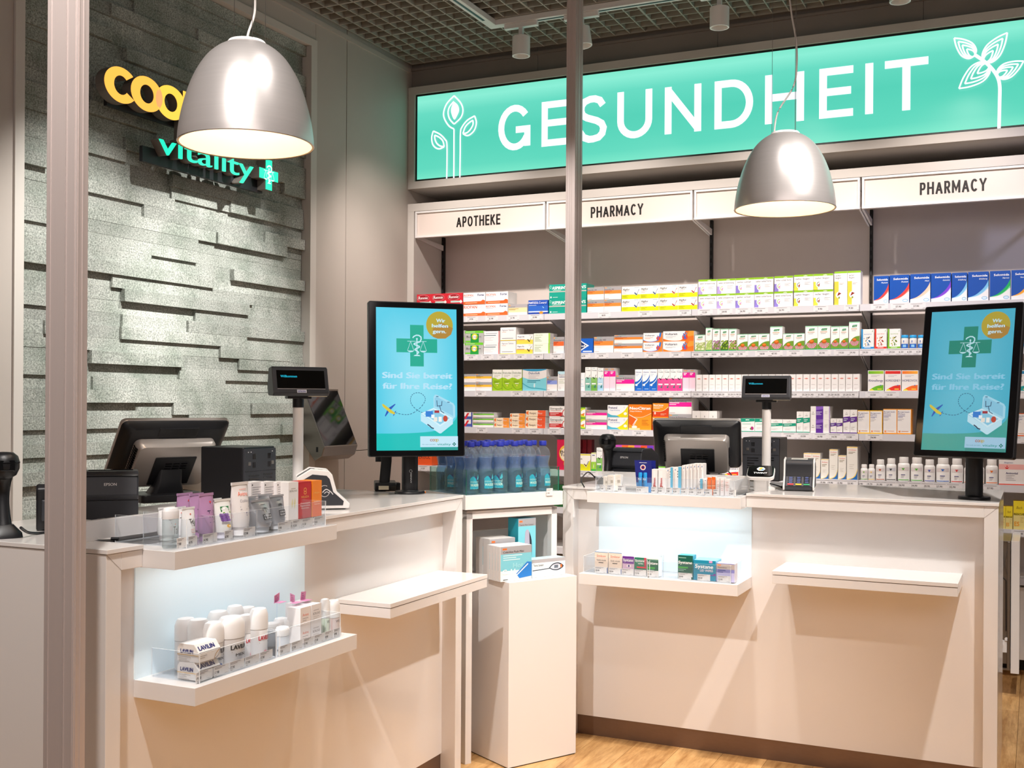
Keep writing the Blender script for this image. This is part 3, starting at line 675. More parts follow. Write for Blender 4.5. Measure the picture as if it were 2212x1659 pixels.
# ============================================================ COUNTERS
ZT = 1.126
def counter(lab, loc, rz, Wd, tray, led, up, side):
    # local frame: x along the front, -y towards the customer
    t = thing('service_counter', lab, 'counter', loc, rz, 'white service counters')
    D = 0.72; lw = 0.051; rec = 0.062
    m = MB(); m.box(0, lw, 0, D, 0, 1.113); m.build('side_panel', LACQ, t, bevel=0.0012)
    m = MB(); m.box(Wd - lw, Wd, 0, D, 0, 1.113); m.build('side_panel', LACQ, t, bevel=0.0012)
    ux0, ux1, uy = up
    m = MB(); m.box(lw, ux0, 0, 0.03, 1.068, 1.113); m.box(ux1, Wd - lw, 0, 0.03, 1.068, 1.113); m.each('top_rail', LACQ, t, bevel=0.0012)
    # mitre lines of the front frame
    m = MB(); q = 0.0006
    for a, b in ((0, lw), (Wd, Wd - lw)):
        m._add([(a, -q, 1.113), (a + .0012, -q, 1.113), (b + .0012, -q, 1.068), (b, -q, 1.068)], [(0, 1, 2, 3)])
    m.each('mitre_joint', KICK, t)
    m = MB(); m.box(lw, Wd - lw, rec, rec + 0.02, 0.087, 1.113); m.build('front_panel', LACQ, t)
    m = MB(); m.box(lw + .0005, Wd - lw - .0005, rec + 0.004, rec + 0.02, 0, 0.086); m.build('kick_plate', KICK, t)
    m = MB(); m.box(lw, Wd - lw, rec + 0.02, D, 0.05, 1.113); m.build('carcass', WHITE, t)
    ty1 = 0.19
    o = [(-.002, -.004), (ux0, -.004), (ux0, ty1), (ux1, ty1), (ux1, -.004), (Wd + .002, -.004), (Wd + .002, D + .03), (-.002, D + .03)]
    m = MB(); m.prism(o, 2, 1.1145, ZT); m.build('worktop', LACQ, t, bevel=0.001)
    m = MB(); m.box(ux0 + .0008, ux1 - .0008, uy, ty1 - .001, 1.066, 1.113); m.build('upper_tray', LACQ, t, bevel=0.001)
    x0, x1, y0, z0, z1 = tray
    m = MB(); m.box(x0, x1, y0, rec, z0, z1); m.build('lower_tray', LACQ, t, bevel=0.001)
    m = MB(); m.box(x0, x1, rec - 0.004, rec, z1, 1.066); m.build('light_panel', LBOX, t)
    a0, a1, b0, c1 = led
    l_ = MB(); l_.box(a0, a1, b0, rec, c1 - 0.015, c1); lo = l_.build('ledge', LACQ, t, bevel=0.001)
    MB().box(a0 + .001, a1 - .001, b0 + .001, rec, c1 - 0.05, c1 - 0.017).build('support_box', LACQ, lo, bevel=0.001)
    for yy, zz, e, ln in ((-.03, 1.062, 0.6, x1 - x0),):
        l = bpy.data.lights.new('tray_strip_light', 'AREA'); l.energy = e; l.shape = 'RECTANGLE'; l.size = ln - .06; l.size_y = 0.04; l.color = (0.93, 0.97, 1)
        lo = bpy.data.objects.new('tray_strip_light', l); C.objects.link(lo); lo.parent = t; lo.location = ((x0 + x1) / 2, yy, zz)
    return t
LCX, LCY = -2.10, 2.095
RCX, RCY = -1.933, 4.665
lcount = counter('white counter on the left with lit display niche, below the stone wall', (LCX, LCY, 0), PI / 2, 1.912, (.161, .918, -.145, .713, .760), (1.10, 1.825, -.158, .828), (.125, .858, -.107), 'L')
rcount = counter('white counter on the right with steel kick plate and lit niche', (RCX, RCY, 0), 0, 1.804, (.152, .842, -.183, .721, .768), (.987, 1.674, -.215, .840), (.151, .832, -.092), 'R')
def L2W(x, y, z): return Vector((LCX - y, LCY + x, z))
def R2W(x, y, z): return Vector((RCX + x, RCY + y, z))

def acrylic(lab, fr, x0, x1, y0, y1, z0, h, div=()):
    loc, rz = ((LCX - y0, LCY + x0, z0), PI / 2) if fr == 'L' else ((RCX + x0, RCY + y0, z0), 0)
    t = thing('acrylic_tray', lab, 'tray', loc, rz); e = 0.003; W_ = x1 - x0; D_ = y1 - y0
    MB().box(e, W_ - e, e, D_, 0, e).build('bottom', ACRYL, t)
    MB().box(0, W_, 0, e, 0, h).build('front_sheet', ACRYL, t)
    for a in (0, W_ - e): MB().box(a, a + e, e, D_, 0, h).build('side_sheet', ACRYL, t)
    for d in div: MB().box(d - x0, d - x0 + e, e, D_, e, h).build('divider', ACRYL, t)
    return t
acrylic('clear acrylic tray of hand creams on the left counter top', 'L', .19, .822, -.09, .16, 1.1135, .076, (onX(462, 1100, LCX + .09).y - LCY, onX(556, 1100, LCX + .09).y - LCY))
acrylic('clear acrylic tray of deodorants in the left counter niche', 'L', .203, .53, -.125, .04, .7605, .078)
acrylic('clear acrylic tray of jars at the far end of the left niche', 'L', .545, .855, -.125, .04, .7605, .078)
acrylic('clear acrylic tray of lip care on the right counter top', 'R', .185, .80, -.075, .16, 1.1135, .068)
acrylic('clear acrylic tray of eye drops at the left of the right niche', 'R', .165, .455, -.165, .03, .7685, .072)
acrylic('clear acrylic tray of eye care packs right of the gap', 'R', .462, .81, -.165, .03, .7685, .072)
# upright boards behind the top trays
t = thing('upright_board', 'white upright board behind the hand cream tray', 'board', L2W(.09, .165, ZT), PI / 2)
zb_ = onX(255, 1118, LCX - .165).z
MB().box(0, .80, 0, .018, 0, zb_ - ZT).build('board', LACQ, t, bevel=.001); MB().box(0, .04, .018, .05, 0, zb_ - ZT).build('return', LACQ, t, bevel=.001)
zb_ = onY(1302, 1018, RCY + .195).z; xb_ = onY(1300, 1018, RCY + .195).x; xc_ = onY(1618, 1028, RCY + .195).x
t = thing('upright_board', 'white upright board behind the lip care tray', 'board', (xb_, RCY + .195, ZT))
MB().box(0, xc_ - xb_, 0, .018, 0, zb_ - ZT).build('board', LACQ, t, bevel=.001); MB().box(0, .04, .018, .05, 0, zb_ - ZT).build('return', LACQ, t, bevel=.001)

# ============================================================ SHELVING
BX = [-3.932, -2.935, -1.938, -0.935, 0.065]; SZ = [2.083, 1.823, 1.577, 1.330, 1.060, 0.817, 0.553]
m = MB(); m.box(-3.984, -3.932, YF, YB + .06, 0, 2.828); m.box(-3.984, 1.1, YF, YB + .06, 2.828, 2.882); tag(m.build('trim_2', FRAMEM, bevel=.001), kind='structure')
PR = {
 0: [(1016, '19.90'), (1059, '21.90'), (1105, '21.95'), (1153, '25.90'), (1302, '8.95'), (1390, '12.95'), (1476, '11.20'), (1520, '12.20'), (1562.5, '29.90'), (1602, '26.90'), (1639, '10.50'), (1686, '26.90'), (1769.5, '9.90'), (1836, '9.20'), (1896, '17.20'), (1938.6, '37.90'), (1977, '37.90')],
 1: [(1016, '10.70'), (1050, '12.90'), (1086, '15.50'), (1121, '13.20'), (1160, '15.90'), (1199, '5.20'), (1259, '6.50'), (1297, '10.95'), (1352, '9.95'), (1404.5, '13.95'), (1459, '13.50'), (1502, '18.50'), (1522.5, '13.90'), (1541, '18.50'), (1560, '18.50'), (1578, '18.50'), (1597, '21.90'), (1645, '18.50'), (1671, '47.90'), (1713.6, '18.50'), (1774, '45.90'), (1816, '19.50'), (1840, '29.90'), (1867.6, '29.50'), (1894.5, '29.50'), (1925, '29.50'), (1945, '6.20'), (1963, '6.20'), (1983, '6.20')],
 2: [(1036, '8.95'), (1115, '12.75'), (1149.5, '17.30'), (1187, '15.90'), (1269, '13.70'), (1280, '13.95'), (1295, '12.50'), (1316.6, '8.95'), (1345.6, '14.95'), (1371, '12.95'), (1391, '12.95'), (1408, '12.95'), (1434, '12.95'), (1459, '12.95'), (1481, '5.90'), (1502.6, '31.30'), (1521.6, '25.20'), (1534.5, '31.30'), (1548, '25.20'), (1558, '25.20'), (1576.6, '25.20'), (1589, '31.90'), (1601, '25.20'), (1714, '25.20'), (1737.5, '25.20'), (1750.5, '31.90'), (1772, '31.90'), (1793.5, '25.20'), (1807, '18.35'), (1826, '25.20'), (1839, '31.90'), (1885, '13.50'), (1921, '13.50'), (2196, '13.20')],
 3: [(1039, '8.70'), (1118, '12.95'), (1153, '14.20'), (1196, '15.20'), (1266, '9.95'), (1330, '17.95'), (1379, '20.50'), (1703, '19.90'), (1734.5, '15.50'), (1770.6, '18.90'), (1801.6, '14.70'), (1834, '13.50'), (1886, '74.90'), (2190, '78.90')],
 4: [(913.6, '13.20'), (1256, '8.90'), (1276, '19.70'), (1757, '19.90'), (1777.6, '19.90'), (1794, '19.90'), (1814.5, '15.90'), (1837, '23.90'), (1858, '23.90'), (1879, '19.70'), (1900, '31.90'), (1921.6, '27.90'), (1948, '34.90'), (1975.5, '34.90'), (2002.6, '39.90'), (2029.6, '57.90'), (2058, '52.90'), (2139, '57.90')],
 5: [(2204, '12.90')]}
SWD = ['top', 'second', 'third', 'fourth', 'fifth', 'sixth', 'lowest']
FTX = [('APOTHEKE', 986, 1081), ('PHARMACY', 1276, 1389.5), None, ('PHARMACY', 1986.5, 2131)]
FASC = mat('fascia_panel', '#e2d3ca', 0.35); UPR = mat('black_upright', '#0b0b0c', 0.5); RAILM = mat('price_rail', '#d9d7dc', 0.3)
for b in range(4):
    x0, x1 = BX[b], BX[b + 1]
    t = thing('shelving_bay', ['leftmost shelving bay, under the panel reading APOTHEKE', 'second shelving bay from left, behind the central aluminium post', 'third shelving bay from left, under the blank panel behind the pendant', 'rightmost shelving bay, under the right PHARMACY panel'][b], 'shelving', (x0, YF, 0), 0, 'white metal shelving bays')
    def P(mb, name, m_, par=t, **k): return mb.build(name, m_, par, world=True, **k)
    P(MB().box(x0, x1, YB, YB + .02, 0, 2.82), 'back_panel', BACKP)
    for j in range(8 if b < 9 else 0):
        pass
    m = MB(); m.box(x0 + .0005, x0 + .018, YB - .03, YB - .001, .1, 2.70); P(m, 'upright', UPR)
    # slots of the upright
    m = MB()
    for k in range(34): m.box(x0 + .006, x0 + .012, YB - .0312, YB - .030, 1.0 + k * .05, 1.022 + k * .05)
    P(m, 'slots', DGREY)
    # fascia
    fx0, fx1 = x0 + .008, x1 - .004
    f = P(MB().box(fx0 + .012, fx1 - .012, YF + .012, YF + .03, 2.655, 2.815), 'fascia_panel', FASC)
    m = MB(); m.box(fx0, fx1, YF + .001, YF + .03, 2.643, 2.656); m.box(fx0, fx1, YF + .001, YF + .03, 2.813, 2.826)
    m.box(fx0, fx0 + .013, YF + .001, YF + .03, 2.656, 2.813); m.box(fx1 - .013, fx1, YF + .001, YF + .03, 2.656, 2.813)
    m.each('fascia_border', SHELFM, t, world=True, bevel=.001)
    m = MB(); m.prism([(YF + .03, 2.643), (YB, 2.60), (YB, 2.64), (YF + .03, 2.66)], 0, x0 + .004, x0 + .016); m.prism([(YF + .03, 2.643), (YB, 2.60), (YB, 2.64), (YF + .03, 2.66)], 0, x1 - .012, x1 - .002); m.each('fascia_bracket', SHELFM, t, world=True)
    if FTX[b]:
        s_, a, c = FTX[b]; A = onY(a, 470, YF + .0118).x; Bx = onY(c, 440, YF + .0118).x
        I = Ink(1, 1); caph = 0.071
        capword(I, s_, A - x0, 2.699 if b != 3 else 2.70, Bx - A, caph, .0115, '#15110f')
        I.build('lettering', INK, f, (0, .0118, 0), (1, 0, 0), (0, 0, 1), (0, -1, 0))
        f.location  # parts built relative to the bay
    for k, z in enumerate(SZ):
        s = P(MB().box(x0 + .001, x1 - .001, YF + .004, YB - .03, z - .018, z), 'shelf', SHELFM)
        rl = MB(); rl.box(x0 + .0015, x1 - .0015, YF - .012, YF + .004, z - .037, z + .003); r_ = rl.build('price_rail', RAILM, s, world=False)
        # the rail sits in world coordinates relative to the bay
        for v in r_.data.vertices: v.co -= Vector((x0, YF, 0))
        m = MB(); pr = [(YF + .03, z - .018), (YB - .02, z - .018), (YB - .02, z - .13), (YB - .10, z - .10)]
        m.prism(pr, 0, x0 + .004, x0 + .008); m.prism(pr, 0, x1 - .006, x1 - .002); 
        for br in m.each('bracket', SHELFM, s):
            for v in br.data.vertices: v.co -= Vector((x0, YF, 0))
        I = Ink(1, 1); any_ = False; I.clip = (.001, -.036, x1 - x0 - .002, 0)
        I.rect(0.002, -.034, x1 - x0 - .004, -.004, '#dbdae0'); I.n = 2
        for ps in (0, 1):
            for pi_, (px, tx) in enumerate(PR.get(k, [])):
                xx = onY(px, 1000, YF - .012).x
                if x0 < xx < x1 - .03:
                    w_ = .0085 * len(tx); I.n = 2 + pi_ * .12 if not ps else 8
                    if not ps: I.rect(xx - x0 - w_ / 2 - .022, -.033, xx - x0 + w_ / 2 + .03, -.001, '#e9e7ea'); continue
                    I.text(tx, xx - x0, -.023, .0105, '#2b2528', align='c', bold=.012); I.n = 8
                    I.lines(xx - x0 - .03, -.006, xx - x0 + .04, 1, .004, .0018, '#8d888c'); I.n = 8; I.lines(xx - x0 - .028, -.031, xx - x0 - .012, 1, .003, .0018, '#8d888c'); I.n = 8; I.lines(xx - x0 + .035, -.031, xx - x0 + .05, 1, .003, .0015, '#8d888c')
        I.build('printed_prices', INK, s, (0, -.012, z), (1, 0, 0), (0, 0, 1), (0, -1, 0))
    d_ = P(MB().box(x0 + .002, x1 - .002, YF + .02, YB, .10, .50), 'drawer_unit', SHELFM, bevel=.001)
    P(MB().box(x0, x1, YF + .23, YB, 0, .10), 'plinth', UPR)

# ============================================================ PRODUCTS
DS = {}
def design(name):
    def deco(f): DS[name] = f; return f
    return deco
TX = '#3a3438'
def gen(stripe, col, title='', tc='#4a3b3a'):
    # plain generic carton: grey head band, colour fading to white, little text
    def f(I):
        I.rect(0, 0, 1, 1, '#f3efee'); I.rect(0, .1, 1, .72, '#f7f2f0', col); I.rect(0, .45, 1, .72, col); I.rect(0, .72, 1, 1, '#a9a5a8'); I.rect(.02, .9, .14, .96, '#f39a3a'); I.rect(.17, .91, .4, .95, '#7fa8a0')
        I.text(title, .03, .75, .1, '#3b2f33'); I.lines(.03, .66, .5, 2, .1, .04, stripe); I.lines(.03, .42, .6, 2, .08, .025, '#fdf6f2'); I.lines(.03, .06, .3, 1, .1, .03, '#c9b9b6')
    return f
DS['grey_orange'] = gen('#c2571d', '#f58d3a', 'Ibuprofen 400'); DS['grey_yellow'] = gen('#a5882a', '#fcc23c', 'Bisacodyl'); DS['grey_pink'] = gen('#fde4f0', '#ee1a98', 'Grippe & Erkältung')
DS['grey_green'] = gen('#3f7d1f', '#79cf3b', 'Gel'); DS['grey_blue'] = gen('#3c53b5', '#8f9fe0', 'Macrogol'); DS['grey_teal'] = gen('#1f7f8a', '#3cb8c8', 'Nasenspray'); DS['orange_red'] = gen('#b5421a', '#ef6a34', 'Paracetamol')
@design('pink_tall')
def _(I): I.rect(0, 0, 1, 1, '#f6e6ee'); I.rect(0, .12, 1, .62, '#f9d9e8', '#ef1b9b'); I.rect(0, .62, 1, .86, '#ef1b9b'); I.rect(0, .86, 1, 1, '#b5adb0'); I.lines(.15, .8, .7, 2, .06, .03, '#fff'); I.lines(.2, .93, .8, 1, .1, .03, '#e08d2e')
@design('red_antacid')
def _(I): I.rect(0, 0, 1, 1, '#d92335'); I.ell(.42, .66, .4, .28, '#e8909a'); I.ell(.42, .66, .38, .25, '#a31022'); I.text('Rennie', .1, .57, .24, '#fff', w=.62, bold=.02, shear=.2); I.rect(.22, .2, .85, .34, '#bfe3da'); I.poly([(.78, .26), (.88, .42), (.98, .26), (.88, .1)], '#f4eceb')
@design('white_orange')
def _(I): I.rect(0, 0, 1, 1, '#f7f7fb'); I.poly([(0, 0), (1, 0), (1, .3), (.9, .38), (.8, .26), (0, .24)], '#f0672a'); I.text('RIOPAN', .03, .68, .2, '#f0642a', w=.42, bold=.01); I.text('Forte', .66, .7, .2, '#3b4a7c', w=.28, bold=.03); I.lines(.03, .6, .4, 1, .1, .03, '#b9bbd0'); I.lines(.1, .1, .7, 1, .1, .05, '#f9d0a8')
@design('white_orange_gel')
def _(I): I.rect(0, 0, 1, 1, '#f7f7fb'); I.poly([(0, 0), (1, 0), (1, .3), (.9, .38), (.8, .26), (0, .24)], '#f0672a'); I.text('RIOPAN', .02, .66, .26, '#f0642a', w=.6, bold=.02); I.text('GEL', .67, .66, .26, '#e2e0ea', w=.28, bold=.02); I.lines(.1, .1, .7, 1, .1, .05, '#f9d0a8')
@design('yellow_wide')
def _(I): I.rect(0, 0, 1, 1, '#f7efe2'); I.rect(0, .25, 1, .68, '#f9dfae', '#fbc648'); I.rect(0, .68, 1, 1, '#b3adb0'); I.rect(.02, .86, .12, .94, '#f3a23a'); I.text('Pantoprazol', .03, .72, .1, '#3b2f33'); I.lines(.03, .56, .6, 2, .1, .035, '#a5882a')
@design('blue_control')
def _(I): I.rect(0, 0, 1, 1, '#1d4fb5'); I.rect(0, .2, 1, .6, '#2c66c9', '#1a3f9e'); I.rect(0, .14, 1, .22, '#dfe8f5'); I.rect(0, 0, 1, .14, '#1a3f9e'); I.text('PANTOZOL', .03, .74, .16, '#fff', w=.48, bold=.02); I.text('Control', .54, .74, .16, '#fff', w=.38); I.lines(.03, .62, .45, 1, .1, .03, '#cfe0f5'); I.ell(.66, .11, .1, .09, '#f0922b'); I.tick(.78, .42, .16, '#9fd3f2')
@design('green_aspirin')
def _(I): I.rect(0, 0, 1, 1, '#0f9f8b'); I.rect(0, .46, 1, .54, '#b9bcb4'); I.text("ASPIRIN'S", .16, .66, .2, '#fff', w=.8, bold=.03); I.ring(.08, .82, .05, .09, .01, '#e6f6f2', 14); I.lines(.2, .58, .7, 1, .1, .03, '#d4efe8'); I.ell(.1, .12, .04, .06, '#fff'); I.lines(.2, .1, .5, 1, .1, .03, '#d4efe8')
def tickd(c):
    def f(I): I.rect(0, 0, 1, 1, '#fbfaf6'); I.rect(0, 0, 1, .36, '#e0e31a'); I.text('Algifor', .05, .7, .17, '#2a1d1d', w=.38, bold=.02); I.lines(.05, .6, .4, 2, .12, .025, '#e39a8a'); I.lines(.68, .9, .95, 1, .1, .03, '#8fb3c9'); I.lines(.05, .26, .4, 3, .08, .025, '#a5a81a'); I.tick(.8, .28, .34, '#ffffff'); I.tick(.8, .3, .3, c)
    return f
DS['tick_blue'] = tickd('#33548a'); DS['tick_red'] = tickd('#a8321f')
def zel(title, ca, cb, cc):
    def f(I):
        I.rect(0, 0, 1, 1, '#fbf8f8'); I.rect(0, .87, 1, 1, '#8fc323'); I.text('zeller', .5, .895, .07, '#fff', w=.2, bold=.02); I.rect(0, 0, .22, .3, ca); I.rect(0, .3, .12, .5, ca, '#fbf8f8')
        I.text(title, .08, .68, .11, '#5a5468', w=.07 * len(title) * .8 if len(title) < 14 else .82); I.ell(.26, .33, .13, .19, '#fff'); I.ring(.27, .35, .1, .15, .03, cb, 14, 60, 300); I.poly([(.22, .3), (.33, .42), (.3, .22)], cc); I.lines(.55, .5, .9, 3, .07, .02, '#c9c4c8')
    return f
DS['herb_relax'] = zel('zeller entspannung', '#b7a0dd', '#b9c95a', '#e08db5'); DS['herb_sleep'] = zel('zeller schlaf', '#8f7fd0', '#b9c95a', '#e08db5'); DS['herb_sleep_forte'] = zel('zeller schlaf forte', '#8f7fd0', '#9ab83a', '#e08db5'); DS['fig_wide'] = zel('zeller feigen', '#e3dc4a', '#4a5a20', '#a3301a')
@design('fig_tall')
def _(I): I.rect(0, 0, 1, 1, '#f8f5f3'); I.rect(0, .94, 1, 1, '#8fc323'); I.rect(0, 0, .34, .7, '#d5cf4a', '#efeba0'); I.text('zeller', .1, .85, .055, '#2d2a4a', w=.42); I.text('feigen', .1, .78, .055, '#2d2a4a', w=.42); I.ell(.37, .3, .24, .1, '#fff'); I.poly([(.22, .26), (.34, .38), (.56, .34), (.4, .3)], '#8e2a1a'); I.ell(.38, .22, .07, .03, '#8a9a2a'); I.lines(.4, .64, .8, 2, .03, .01, '#b5b0b0')
def selo(sub, c, c2):
    def f(I):
        I.rect(0, 0, 1, 1, '#0b4fae', '#1487dc'); pts = spl([(0, .12), (.35, .2), (.68, .38), (.88, .55), (1, .72)], 4)
        I.poly(pts + [(1, 0), (0, 0)], c); I.poly(spl([(0, .12), (.4, .17), (.75, .3), (1, .5)], 4) + [(1, 0), (0, 0)], c2); I.poly(spl([(0, .11), (.5, .17), (1, .42)], 4) + [(1, 0), (0, 0)], '#f3f3f5')
        I.text('Selomida', .2, .83, .075, '#fff', w=.74, bold=.02); I.text(sub, .94, .73, .05, '#e9f3fb', align='r', shear=.2, bold=.02); I.ell(.8, .09, .14, .055, '#57a8dc'); I.ell(.8, .09, .115, .04, '#d7ebf7')
    return f
for nm, sb, a, b in (('selo_red', 'Muskeln', '#e8433f', '#f6a088'), ('selo_peach', 'Haut', '#f5cdb5', '#f8ddcc'), ('selo_violet', 'Gelenke', '#8043d8', '#d9c8f3'), ('selo_sky', 'Erkältung', '#7cc4ee', '#c5e3f7'), ('selo_green', 'Nerven', '#16b860', '#7ddca0'), ('selo_amber', 'Verdauung', '#f6a62a', '#fbdca0')): DS[nm] = selo(sb, a, b)
@design('grey_green_bus')
def _(I): I.rect(0, 0, 1, 1, '#b9bab8'); I.rect(0, .8, 1, 1, '#6fd02c'); I.rect(.3, 0, .75, .75, '#1f9a3d'); I.ell(.52, .5, .16, .26, '#e4e23a'); I.ell(.52, .48, .1, .16, '#fff'); I.text('Buscopan', .08, .42, .18, '#2b2b2b', w=.78); I.rect(.02, .05, .3, .17, '#6fd02c'); I.lines(.05, .88, .6, 1, .1, .04, '#e9f8df')
@design('white_teal_line')
def _(I): I.rect(0, 0, 1, 1, '#f8f5f6'); I.lines(.1, .76, .9, 1, .1, .06, '#a9b1b8'); I.rect(0, .6, .76, .65, '#1f4f5a'); I.lines(.05, .45, .7, 3, .13, .025, '#cfc9cc'); I.rect(.93, 0, 1, 1, '#d97a7a')
@design('white_plain')
def _(I): I.rect(0, 0, 1, 1, '#f8f5f3'); I.text('Magnesium Tabletten', .1, .74, .12, '#4a4f7a', w=.75); I.lines(.1, .63, .4, 1, .1, .03, '#d9a38f'); I.lines(.1, .15, .9, 1, .1, .04, '#8f8a8c'); I.rect(0, 0, 1, .05, '#f0d23a')
@design('yellow_tick')
def _(I): I.rect(0, 0, 1, 1, '#fbf8f4'); I.rect(0, 0, 1, .44, '#f6dc52'); I.rect(.03, .44, .5, .49, '#c22f3f'); I.text('Magno Bx', .08, .7, .13, '#33407f', w=.4, bold=.02); I.lines(.75, .88, .95, 1, .1, .03, '#b7b7c2'); I.tick(.78, .22, .3, '#4a3a1a')
@design('green_fade')
def _(I): I.rect(0, 0, 1, 1, '#a9d84e', '#b5df68'); I._a([(0, 0), (.9, 0), (.9, 1), (0, 1)], [[0, 1, 2, 3]], [['#f4f9e8', '#a9d84e', '#a9d84e', '#f4f9e8']]); I.text('Hänseler', .08, .78, .1, '#6a8a3a', w=.5); I.lines(.08, .6, .5, 4, .13, .035, '#7a9a4a')
@design('blue_cross')
def _(I): I.rect(0, 0, 1, 1, '#1560c8'); I.poly([(.1, .5), (.4, .85), (.8, .5), (.4, .15)], '#f3f7fb'); I.poly([(.16, .5), (.42, .75), (.68, .5), (.42, .25)], '#10306a'); I.text('adol', .2, .42, .15, '#fff', w=.4, bold=.03); I.rect(.5, .06, .95, .14, '#dfe9f5')
@design('voltaren')
def _(I):
    I.rect(0, 0, 1, 1, '#fbf9f8'); I.poly([(.72, 1), (1, 1), (1, 0), (.0, 0), (0, .28)] + spl([(0, .28), (.2, .1), (.45, .06), (.62, .2), (.72, 1)], 3)[1:-1], '#f47a25'); I.poly(spl([(0, .34), (.25, .16), (.5, .14), (.66, .4), (.7, 1)], 4) + [(0, 1)], '#fbf9f8'); I.poly([(.85, 1), (1, 1), (1, .55), (.74, .4)], '#f9a03a')
    I.text('Voltaren', .06, .62, .24, '#20264f', w=.4, bold=.02); I.lines(.08, .45, .45, 2, .1, .03, '#b9b7c2'); I.ell(.71, .42, .09, .3, '#e94a2a'); I.stroke([(.66, .78), (.71, .5), (.69, .2)], .03, '#1b6fd0'); I.stroke([(.64, .5), (.71, .56), (.78, .8)], .025, '#1b9ad8'); I.stroke([(.71, .45), (.75, .2)], .025, '#1b6fd0'); I.ell(.72, .85, .02, .06, '#1b6fd0')
@design('voltaren_small')
def _(I): I.rect(0, 0, 1, 1, '#fbf9f8'); I.poly(spl([(0, .3), (.2, .12), (.5, .1), (.75, .3), (.85, 1)], 4) + [(1, 1), (1, 0), (0, 0)], '#2a7fd6'); I.poly(spl([(0, .2), (.3, .05), (.6, .08), (.85, .3), (.95, 1)], 4) + [(1, 1), (1, 0), (0, 0)], '#f4832b'); I.text('Voltaren', .08, .66, .18, '#20264f', w=.5, bold=.01); I.lines(.08, .5, .55, 2, .12, .03, '#e88c5a'); I.ell(.78, .42, .1, .22, '#e94a2a'); I.stroke([(.74, .72), (.78, .45), (.76, .2)], .035, '#1b6fd0')
def vog(flower, tall, petal='#f08fc0', core='#c4511c', bg='#6f9a2f'):
    def f(I):
        a = I.w / I.h; I.rect(0, 0, 1, 1, '#faf8f6'); I.rect(0, .96, 1, 1, '#8fd0a8')
        top = .42 if tall else .48
        I.poly([(0, .04), (0, top * .45)] + spl([(0, top * .45), (.25, top * .85), (.6, top * 1.08), (1, top * 1.15)], 4)[1:] + [(1, .04)], bg)
        if flower == 'cone':
            cx, cy = .52, .32 if tall else .29; k = .42
            for i in range(9):
                an = math.radians(190 + i * 20); I.poly([(cx + .08 * math.cos(an), cy + .08 * a * math.sin(an)), (cx + k * math.cos(an - .12), cy - .1 * a + k * a * 1.05 * math.sin(an - .12)), (cx + k * math.cos(an + .12), cy - .1 * a + k * a * 1.05 * math.sin(an + .12))], petal if i % 2 else '#e97fb0'); I.n -= 1
            I.n += 1; I.ell(cx, cy + .04 * a, .2, .17 * a, core); I.ell(cx, cy + .1 * a, .15, .1 * a, '#e5842a')
        else:
            q_ = random.Random(5)
            for i in range(34): I.ell(.06 + .88 * q_.random(), .07 + top * .95 * q_.random(), .05 + .06 * q_.random(), (.05 + .05 * q_.random()) * a, (petal, petal, core, bg)[i % 4], 7); I.n -= .9
            I.n += 1
        I.rect(0, 0, 1, .045, '#1f9a5a'); I.poly([(.28, .8), (.34, .88), (.78, .89), (.72, .81)], '#1b8f52'); I.text('A.Vogel', .36, .825, .04, '#fff', w=.34); I.lines(.2, .73, .82, 1, .05, .02, '#e0a070'); I.lines(.25, .67, .7, 1, .05, .015, '#c5c0bc')
    return f
DS['cone_small'] = vog('cone', 0); DS['cone_tall'] = vog('cone', 1); DS['blossom_white'] = vog('d', 0, '#e9ecc8', '#c9d09a', '#a8bb6a'); DS['blossom_green'] = vog('d', 1, '#dfe8b0', '#b9c878', '#a9c46a')
DS['blossom_pink'] = vog('d', 1, '#cf86c4', '#8f3f8f', '#7f8a4a'); DS['blossom_hops'] = vog('d', 1, '#a9c93a', '#5f7f1f', '#4a6a20'); DS['blossom_mix'] = vog('d', 1, '#e79ac0', '#3a3a2a', '#8aa03a')
def patt(c):
    def f(I):
        I.rect(0, 0, 1, 1, '#f3f0ee'); I.rect(0, 0, .14, 1, c); I.rect(0, 0, 1, .1, c); I.text('activ', .22, .72, .06, c, w=.6)
        q_ = random.Random(3)
        for i in range(34): x = .22 + .5 * q_.random(); y = .15 + .45 * q_.random(); I.ell(x, y, .035, .03, c if i % 4 else '#e8b92a', 6); I.n -= 1
        I.n += 1; I.poly([(.85, .86), (.93, .96), (.9, .86)], '#1f8f4a'); I.lines(.25, .05, .8, 1, .1, .02, '#fff')
    return f
DS['pattern_blue'] = patt('#1e8fd0'); DS['pattern_red'] = patt('#e0392c'); DS['pattern_green'] = patt('#7ab82c')
@design('lime_lax')
def _(I): I.rect(0, 0, 1, 1, '#eceae4'); I.poly(spl([(0, .62), (.3, .6), (.6, .54), (1, .62)], 4) + [(1, 0), (0, 0)], '#9cc51d'); I.text('Dulcolax', .05, .8, .09, '#2f5a2a', w=.88, bold=.01); I.lines(.15, .72, .85, 2, .07, .02, '#b0b09a'); I.lines(.15, .44, .85, 2, .06, .02, '#5f7f10'); I.rect(.3, .32, .68, .36, '#e8f0c0'); I.ell(.5, .24, .06, .03, '#f5d27a'); I.stroke(spl([(0, .3), (.3, .12), (.6, .06), (1, .12)], 4), .04, '#6f9a12')
